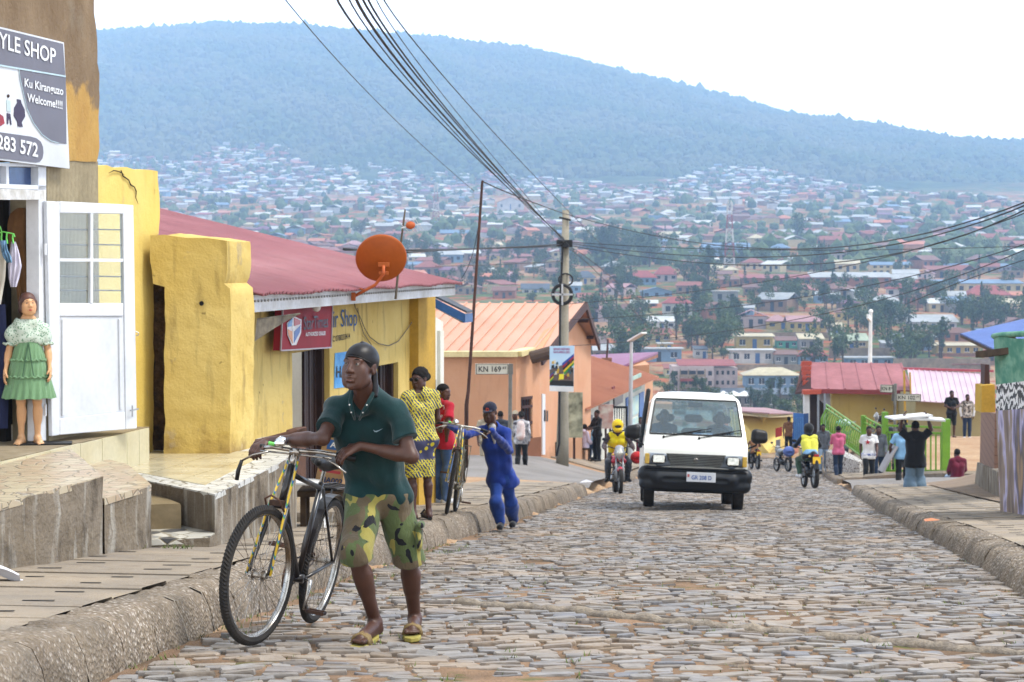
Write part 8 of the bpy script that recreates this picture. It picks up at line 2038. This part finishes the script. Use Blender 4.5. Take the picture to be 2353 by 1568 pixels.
ppl=[('woman in white patterned blouse with backpack walking away',1198,1087,52,(.1,1),None,WALK,dict(top=(cm('blouse','#e2e2e6','#5c5c66',9),1.9,.08),bottom=(C_['blk'],1.95),shoes=K_['blk'],hair='bun',female=1),.95),('man in khaki uniform and cap behind the street sign',1184,1082,57,(-.3,-1),None,{},dict(top=(C_['kha'],.6,.05),bottom=(C_['kha'],1.95),shoes=K_['blk'],hair=('cap',C_['kha'])),1.02),('second man in khaki cap behind the blue overalls',1116,1085,56,(.3,-1),None,{},dict(top=(C_['kha'],.6,.05),bottom=(C_['kha'],1.95),shoes=K_['blk'],hair=('cap',C_['kha'])),1.02),('person with black hair just behind the blue overalls',1150,1085,55,(0,1),None,{},dict(top=(C_['dgr'],.6,.05),bottom=(C_['blk'],1.95),shoes=K_['blk']),1.),('person in orange shirt sitting by the barber stand',1328,1056,71,(.8,-.5),None,sitp(0),dict(top=(C_['org'],.8,.02),bottom=(C_['dkj'],1.95),shoes=K_['blk']),1.),('person wrapped in white barber sheet on wooden stool',1341,1058,69,(.75,.6),None,sitp(0),dict(top=(C_['lav'],1.6,.12,.035,'barber_sheet'),skirt=.9,bottom=(C_['dkj'],1.95),shoes=K_['blk']),1.),('man in black standing over the barber customer',1372,1060,69,(-.7,-.5),None,J(elR=(.22,.1,1.15),wrR=(.1,.28,1.12),elL=(-.22,.1,1.15),wrL=(-.08,.28,1.1)),dict(top=(C_['blk'],1.8,.06),bottom=(C_['blk'],1.95),shoes=K_['blk']),1.05),('seated person with crossed legs right of the barber customer',1360,1056,72,(-.6,-.5),None,sitp(0),dict(top=(C_['sky'],.8,.02),bottom=(C_['dkj'],1.95),shoes=K_['blk']),1.),('person in white shirt half hidden by the minibus mirror',1472,1060,76,(-.3,-1),None,{},dict(top=(C_['wht'],.6,.05),bottom=(C_['mar'],1.9),shoes=K_['brn']),1.),('rider in yellow vest and yellow helmet',1420,0,fp_.y+.05,(.03,-1),(0,-1,-.05),RIDE,dict(top=(cm('rider_plum','#3f3238'),2,.03),bottom=(C_['dgr'],1.98),shoes=K_['blk'],hair=HE('yellow'),vest=cm('vest_yellow','#ecd820',fold=.4)),1.04),('rider in yellow and blue vest and black helmet seen from behind',1860,0,rp.y,(-.06,1),None,RIDE,dict(top=(C_['blk'],2,.03),bottom=(C_['grn'],1.9),shoes=K_['wht'],hair=HE('black'),vest=cm('vest_lime','#e6e45a',fold=.4),vest2=C_['sky']),1.04),('far rider in tan shirt just right of the minibus',1734,0,tp_.y,(-.1,1),None,RIDE,dict(top=(C_['brn'],2,.03),bottom=(C_['blk'],1.95),shoes=K_['blk']),1.),('man in brown shirt standing by the blue gate',1812,1046,92,(.2,1),None,{},dict(top=(C_['brn'],.8,.05),bottom=(C_['blk'],1.95),shoes=K_['blk']),1.05),('man in grey hooded top and pale jeans walking up',1891,1084,72,(-.1,-1),None,WALK,dict(top=(C_['gry'],2,.08),bottom=(C_['ltj'],1.95),shoes=K_['wht']),1.02),('person in pink sweater and dark jeans walking away',1926,1103,64,(0,1),None,J(WALK,elR=(.2,.12,1.15),wrR=(.14,.28,1.2),elL=(-.2,.12,1.15),wrL=(-.14,.28,1.2)),dict(top=(C_['pnk'],2,.08),bottom=(C_['dkj'],1.95),shoes=K_['blk']),1.03),('person in grey carrying a blue and white bundle on the head',1938,1085,72,(.1,1),None,J(UPARM),dict(top=(C_['gry'],.6,.06),bottom=(C_['dgr'],1.95),shoes=K_['blk']),1.02),('man in white tee shirt with red star walking up',1996,1119,58,(-.1,-1),None,WALK,dict(top=(C_['wht'],.62,.10,.018,'t_shirt'),bottom=(C_['blk'],1.95),shoes=K_['cya'],star=1),1.05),('man in slate jacket close behind the red star shirt',2018,1112,60,(-.1,-1),None,J(WALK),dict(top=(C_['gry'],2,.08),bottom=(C_['dkj'],1.95),shoes=K_['brn']),1.04),('man in dark grey shirt with hand on hip seen from behind',2034,1096,63,(.15,1),None,J(elL=(-.30,-.08,1.16),wrL=(-.17,-.02,.98)),dict(top=(C_['dgr'],.9,.06),bottom=(C_['dkj'],1.95),shoes=K_['brn']),1.1),('man in taupe shirt stooping beside the lane',2062,1098,63,(.4,1),None,lean(J(wrR=(.2,.2,.8)),.35),dict(top=(C_['gol'],.8,.05),bottom=(C_['dgr'],1.95),shoes=K_['blk']),1.05),('person in sky blue shirt carrying a grey panel',2073,1128,50,(.2,1),None,J(WALK,elL=(-.3,.02,1.12),wrL=(-.3,.1,.86)),dict(top=(C_['sky'],.7,.08),bottom=(C_['blk'],1.95),shoes=K_['blk']),1.),('man in black tee shirt balancing white boards on his head',2102,1158,40.5,(.05,1),None,J(UPARM,knR=(.10,.10,.49),anR=(.14,-.02,.08),toR=(.17,.12,.03),anL=(-.12,-.08,.08),toL=(-.14,.07,.03)),dict(top=(C_['blk'],.8,.13,.03,'t_shirt'),bottom=(cm('loose_denim','#6f879c','#5f7688'),1.75,.03,.04),shoes=K_['brn'],fat=1.05),1.0),('person in maroon jacket sitting on a cushion by the lane',2200,1110,52.5,(-.1,1),None,sitp(-.36),dict(top=(C_['mar'],2,.03,.025),bottom=(C_['ltj'],1.95),shoes=K_['blk']),1.),('tall man in black shirt and shorts by the ochre wall',2186,1006,77,(0,-1),None,J(elR=(.24,.02,1.14),wrR=(.08,.2,1.08),elL=(-.24,.02,1.14),wrL=(-.08,.2,1.08)),dict(top=(C_['blk'],.7,.06),bottom=(C_['blk'],.95,.02),shoes=K_['brn']),1.08),('man in printed black tee over white sleeves by the wall',2222,1008,76,(0,-1),None,J(elR=(.27,.0,1.12),elL=(-.27,0,1.12)),dict(top=(cm('tee_print','#1f1f22','#c9c0b8',12),.7,.08),bottom=(C_['dkj'],1.95),shoes=K_['wht'],sleeves=C_['wht']),1.0),]
PP={}
for lb,u,v,y,fc,lk,Jd,sp,s in ppl:
 if v:
  p=P(u,v,y)
 else:p=V3(((u-1176.5)/FP*y,y,RZ(y)+.02))
 M=frame(p,(fc[0],fc[1],0),(0,0,1));sp.setdefault('shoes',K_['blk'])
 r,g,HM=figure(lb,Jd,sp,M,.0125 if y>45 else.010,s,(0,1,-.05));PP[lb]=(r,g,HM)
 if sp.get('vest'):
  sx=(g['shR']-g['shL']).normalized();back=g['pel']+V3((0,0,.03));pr=[('c',back+sx*x,g['chest']+sx*x*1.5,.125,.135,.03)for x in(-.06,.06)]+[('c',g['shR']-sx*.045,g['shL']+sx*.045,.085,.085,.03),('-c',g['neck']+V3((0,.10,.04)),g['chest']+V3((0,.22,-.1)),.06,.025,.01),('-e',g['neck'],(.075,.075,.12),None,.01)]
  vz=smesh('vest',pr,.012,sp['vest'],r,[(back,(0,-.1,-1))])
  if sp.get('vest2'):smesh('vest_band',[('c',back+sx*x,back.lerp(g['chest'],.55)+sx*x,.130,.136,.03)for x in(-.06,.06)],.012,sp['vest2'],r,[(back,(0,-.1,-1)),(back.lerp(g['chest'],.5),(0,0,1))])
 if sp.get('star'):
  c=g['chest']+V3((.05,.165,.02));mb=MB();pts=[]
  for k in range(10):a=math.pi/2+k*math.pi/5;rr_=.085 if k%2==0 else.034;pts.append(c+V3((math.cos(a)*rr_,0,math.sin(a)*rr_)))
  mb.prism(pts,V3((0,-.03,0)));mb.build('star_print',C_['red'],r,local=True)
  smesh('hem_band',[('c',g['hipR']+V3((0,0,.0)),g['hipL'],.135,.135,.03)],.012,cm('hem_blue','#2f4f9c','#e6e8f0',14),r,[(g['pel']+V3((0,0,.0)),(0,0,1)),(g['pel']-V3((0,0,.13)),(0,0,-1))])
 if sp.get('sleeves'):
  for S in 'RL':smesh('sleeve',[('c',g['sh'+S].lerp(g['el'+S],.6),g['el'+S],.052,.05,.01),('c',g['el'+S],g['wr'+S],.05,.04,.01)],.012,sp['sleeves'],r)
W_=lambda key,q:PP[key][0].matrix_basis@V3(q)
k_=[k for k in PP if 'white boards' in k][0]
for i,(lb,dx,dz,rz)in enumerate((('upper white board of the two on the head',.14,.045,.12),('lower white board of the two on the head',-.16,0,-.1))):
 mb=MB();c=W_(k_,(-dx,.0,1.745+dz));mb.box(c,(.82,.62,.04),M=Matrix.Rotation(rz,4,'Z')@Matrix.Rotation(-.08+.12*i,4,'Y'));tag(mb.build('board',mat('foam_board','#eceef0',.6,var=.04),bev=.006),lb,'board')
k_=[k for k in PP if 'grey panel' in k][0];mb=MB();c=W_(k_,(-.36,.1,.80));mb.box(c,(.05,.62,.75),M=Matrix.Rotation(.5,4,'Y'));tag(mb.build('panel',mat('grey_board','#a9a6a8',.7)),'grey flat panel carried under the arm','panel')
k_=[k for k in PP if 'bundle' in k][0];c=W_(k_,(0,0,1.80));o=smesh('bundle',[('e',c,(.26,.2,.12),None,.02),('e',c+V3((.15,0,-.02)),(.18,.15,.09),None,.05),('c',c+V3((.25,0,0)),c+V3((.42,0,.02)),.05,.02,.03)],.02,mat('bundle_cloth','#e0e6e8',.8,'#7fc4d0',3),None,(),folds(.008,20));tag(o,'blue and white cloth bundle carried on a head','bundle')
k_=[k for k in PP if 'backpack' in k][0];c=W_(k_,(0,-.16,1.15));tag(smesh('backpack',[('c',c+V3((0,-.03,.14)),c+V3((0,-.05,-.16)),.10,.12,.04)],.014,mat('pack_white','#ddd6d4',.8,'#c9a9a4',9)),'pale backpack worn by the woman in the patterned blouse','backpack')
k_=[k for k in PP if 'cushion' in k][0];c=W_(k_,(0,-.02,.02));tag(smesh('cushion',[('e',c,(.42,.28,.07),None,.02)],.02,mat('cushion','#c9b9b4',.8,'#b8443a',6)),'flat red and white cushion under the maroon jacket','cushion')
for lb,q,m_,c2 in(('red spare helmet hanging from the motorcycle handlebar',V3((fp_.x+.42,fp_.y-.05,fp_.z+.80)),cm('helmet_red','#c0282c',fold=0),1),('blue spare helmet hanging left of the vested rider',V3((rp.x-.52,rp.y+.05,rp.z+.92)),cm('helmet_blue','#5a6fae',fold=0),2)):
 tag(smesh('helmet',[('e',q,(.15,.16,.14),None,.01),('-e',q+V3((0,-.14,-.02)),(.08,.06,.04),None,.01)],.014,m_),lb,'helmet')
STL_=thing('stool','small wooden stool under the barber customer','stool',tuple(P(1341,1058,69)));mb=MB();mb.box((0,0,.40),(.45,.35,.05));mb.build('seat',mat('rough_timber',''),STL_,local=True)
for x in(-.18,.18):
 for y_ in(-.13,.13):mb=MB();mb.box((x,y_,.19),(.05,.05,.38));mb.build('leg',mat('rough_timber',''),STL_,local=True)
mb=MB();mb.lathe([(.001,0),(.17,0),(.22,.62),(.24,.62),(.24,.66),(.001,.66)],P(1283,1062,64),n=20);tag(mb.build('bin',M_blk,smooth=False),'black plastic bin below the concrete pole','bin')
VM=rootm(VN)
for lb,x,c in(('driver of the white minibus',-.44,C_['gry']),('passenger at the left of the minibus windscreen',.50,C_['dkj'])):
 Jv={k:(v[0],v[1],v[2]+.40)for k,v in J(BASE,SIT).items()}
 if x<0:Jv.update(wrR=(.10,.46,1.22),wrL=(-.10,.46,1.22),elR=(.22,.2,1.12),elL=(-.22,.2,1.12))
 for k in('anR','anL','toR','toL'):Jv[k]=(Jv[k][0],Jv[k][1],Jv[k][2]+.15)
 figure(lb,Jv,dict(top=(c,.8,.02),bottom=(C_['dkj'],1.95),shoes=K_['blk']),VM@Matrix.Translation((x,-1.25,.05)),.014,.95)
 # ================================================================ CHILD MANNEQUIN BY THE SHOP DOOR
M_doll=mat('mannequin_skin','#e0b184',.4,'#d8a274',3,.05,k=.8);c=P(68,1024,14.92);c.z=ZF
DM=frame(c,(.22,-.97,0),(0,0,1));s=.70
n=newmat('green_dress');n.set(c=n.mix(n.wave(60,n.map(rot=(0,0,.3)),1,'X'),H('#7da678',.78),H('#67926a',.78)),r=.85,sh=.2);n.bump(n.noise(20,3,n.map((6,6,.4))),.01,.7);M_gd=n.m
n=newmat('floral');n.set(c=n.mix(n.ramp(n.voro(70),[(.3,1.),(.42,0.)]),H('#cfded0',.78),H('#6d9a7c',.7)),r=.85);n.bump(n.noise(25,3),.008,.7);M_fl=n.m
dl,g,HM=figure('x',J(head=(0,.02,1.50),neck=(0,-.01,1.33),chest=(0,0,1.18),pel=(0,0,.90),shR=(.13,-.01,1.27),shL=(-.13,-.01,1.27),elR=(.20,-.02,1.03),elL=(-.20,-.02,1.03),wrR=(.24,.05,.80),wrL=(-.22,.08,.82),hipR=(.075,0,.85),hipL=(-.075,0,.85),knR=(.085,.01,.47),knL=(-.085,.01,.47),anR=(.085,-.02,.07),anL=(-.085,-.02,.07),toR=(.13,.12,.025),toL=(-.12,.12,.025)),dict(skin=M_doll,hair=None,fat=.92,hs=1.,toes=1),DM,.0058,s,(-.25,.97,.08),'mannequin')
tag(dl,'child mannequin in a green tiered dress standing by the shop door','mannequin')
hg=lambda z:z*s
def tier(z0,r0,z1,r1,m,nm,wav=.012,nf=22,e=.9):
 mb=MB();N=120
 def fn(i,j):a=i*2*math.pi;r_=(r0+(r1-r0)*j+wav*j*math.sin(nf*a+2*j))*s;return V3((math.cos(a)*r_*1.0,math.sin(a)*r_*e,(z0+(z1-z0)*j)*s+.004*math.sin(9*a)))
 mb.grid(fn,N,10);return mb.build(nm,m,dl,smooth=True,local=True)
tier(1.20,.125,1.08,.13,M_gd,'sash',.002);tier(1.10,.13,.90,.185,M_gd,'skirt_tier',.008);tier(.92,.185,.72,.225,M_gd,'skirt_tier',.010);tier(.74,.222,.50,.275,M_gd,'skirt_tier',.016)
for z,r_ in((.91,.192),(.73,.232)):
 mb=MB();mb.tube([V3((math.cos(a)*(r_+.006*math.sin(31*a))*s,math.sin(a)*(r_+.006*math.sin(31*a))*s*.9,(z+.010*math.sin(23*a))*s))for a in np.linspace(0,6.283,141)[:-1]],.008,5,closed=True);mb.build('frill',M_gd,dl,smooth=True,local=True)
smesh('blouse',[('c',g['chest']+V3((-.03,0,-.02)),g['chest']+V3((-.04,0,.06)),.085,.075,.03),('c',g['chest']+V3((.03,0,-.02)),g['chest']+V3((.04,0,.06)),.085,.075,.03),('c',g['neck']+V3((-.04,0,-.02)),g['neck']+V3((.04,0,-.02)),.045,.045,.03)]+[('e',g['sh'+S].lerp(g['el'+S],.38),(.062,.062,.085),None,.02)for S in 'RL'],.006,M_fl,dl,[(g['chest']+V3((0,0,-.06)),(0,0,-1),.09),(g['neck']+V3((0,0,.012)),(0,0,1),.08)],folds(.003,60))
for S in 'RL':mb=MB();q=g['sh'+S].lerp(g['el'+S],.78);mb.tube([q+V3((math.cos(a)*(.046+.006*math.sin(9*a)),math.sin(a)*.046,.005*math.sin(7*a)))for a in np.linspace(0,6.283,41)[:-1]],.011,5,closed=True);mb.build('cuff',M_fl,dl,smooth=True,local=True)
mb=MB();mb.ico(g['neck']+V3((-.062,.045,-.01)),(.026,.018,.024),2);mb.build('rosette',mat('dark_green_silk','#3c6446',.6),dl,smooth=True,local=True)
for x in(-.012,.014):mb=MB();mb.tube([g['chest']+V3((0,.09,-.06)),g['chest']+V3((x,.115,-.13)),g['chest']+V3((x*3,.16,-.30))],.004,5);mb.build('ribbon',mat('dark_green_silk',''),dl,local=True)
T=lambda*p:HM@(V3(p)*s);R3=[list(q)for q in HM.to_3x3()];M_dh=mat('doll_hair','#6b4a42',.5,'#4a332e',9,.2,b=.5,bs=60)
smesh('hair',[('e',T(0,-.022,.045),(.088*s,.106*s,.092*s),R3,.01),('c',T(.078,-.01,.02),T(.074,.0,-.055),.026*s,.024*s,.02),('c',T(-.078,-.01,.02),T(-.074,.0,-.055),.026*s,.024*s,.02),('c',T(-.04,-.08,0),T(.04,-.08,-.05),.05*s,.05*s,.03)],.006,M_dh,dl,[(T(0,.072,.052),HM.to_3x3()@V3((0,.80,-.60)),.052)])
mb=MB();mb.tube([T(-.018,.094,-.062),T(0,.099,-.063),T(.018,.094,-.062)],[.003,.006,.003],6);mb.build('lips',mat('doll_lips','#b03036',.4),dl,local=True)
for x in(-1,1):
 mb=MB();mb.tube([T(x*.016,.086,.036),T(x*.032,.086,.041),T(x*.048,.074,.036)],.0022,5);mb.build('eyebrow',M_dh,dl,local=True)
mb=MB();mb.box(c+V3((.10,.02,.006)),(.42,.2,.012),rz=.2);tag(mb.build('mat',M_blk),'thin black tile under the mannequin feet','mat')
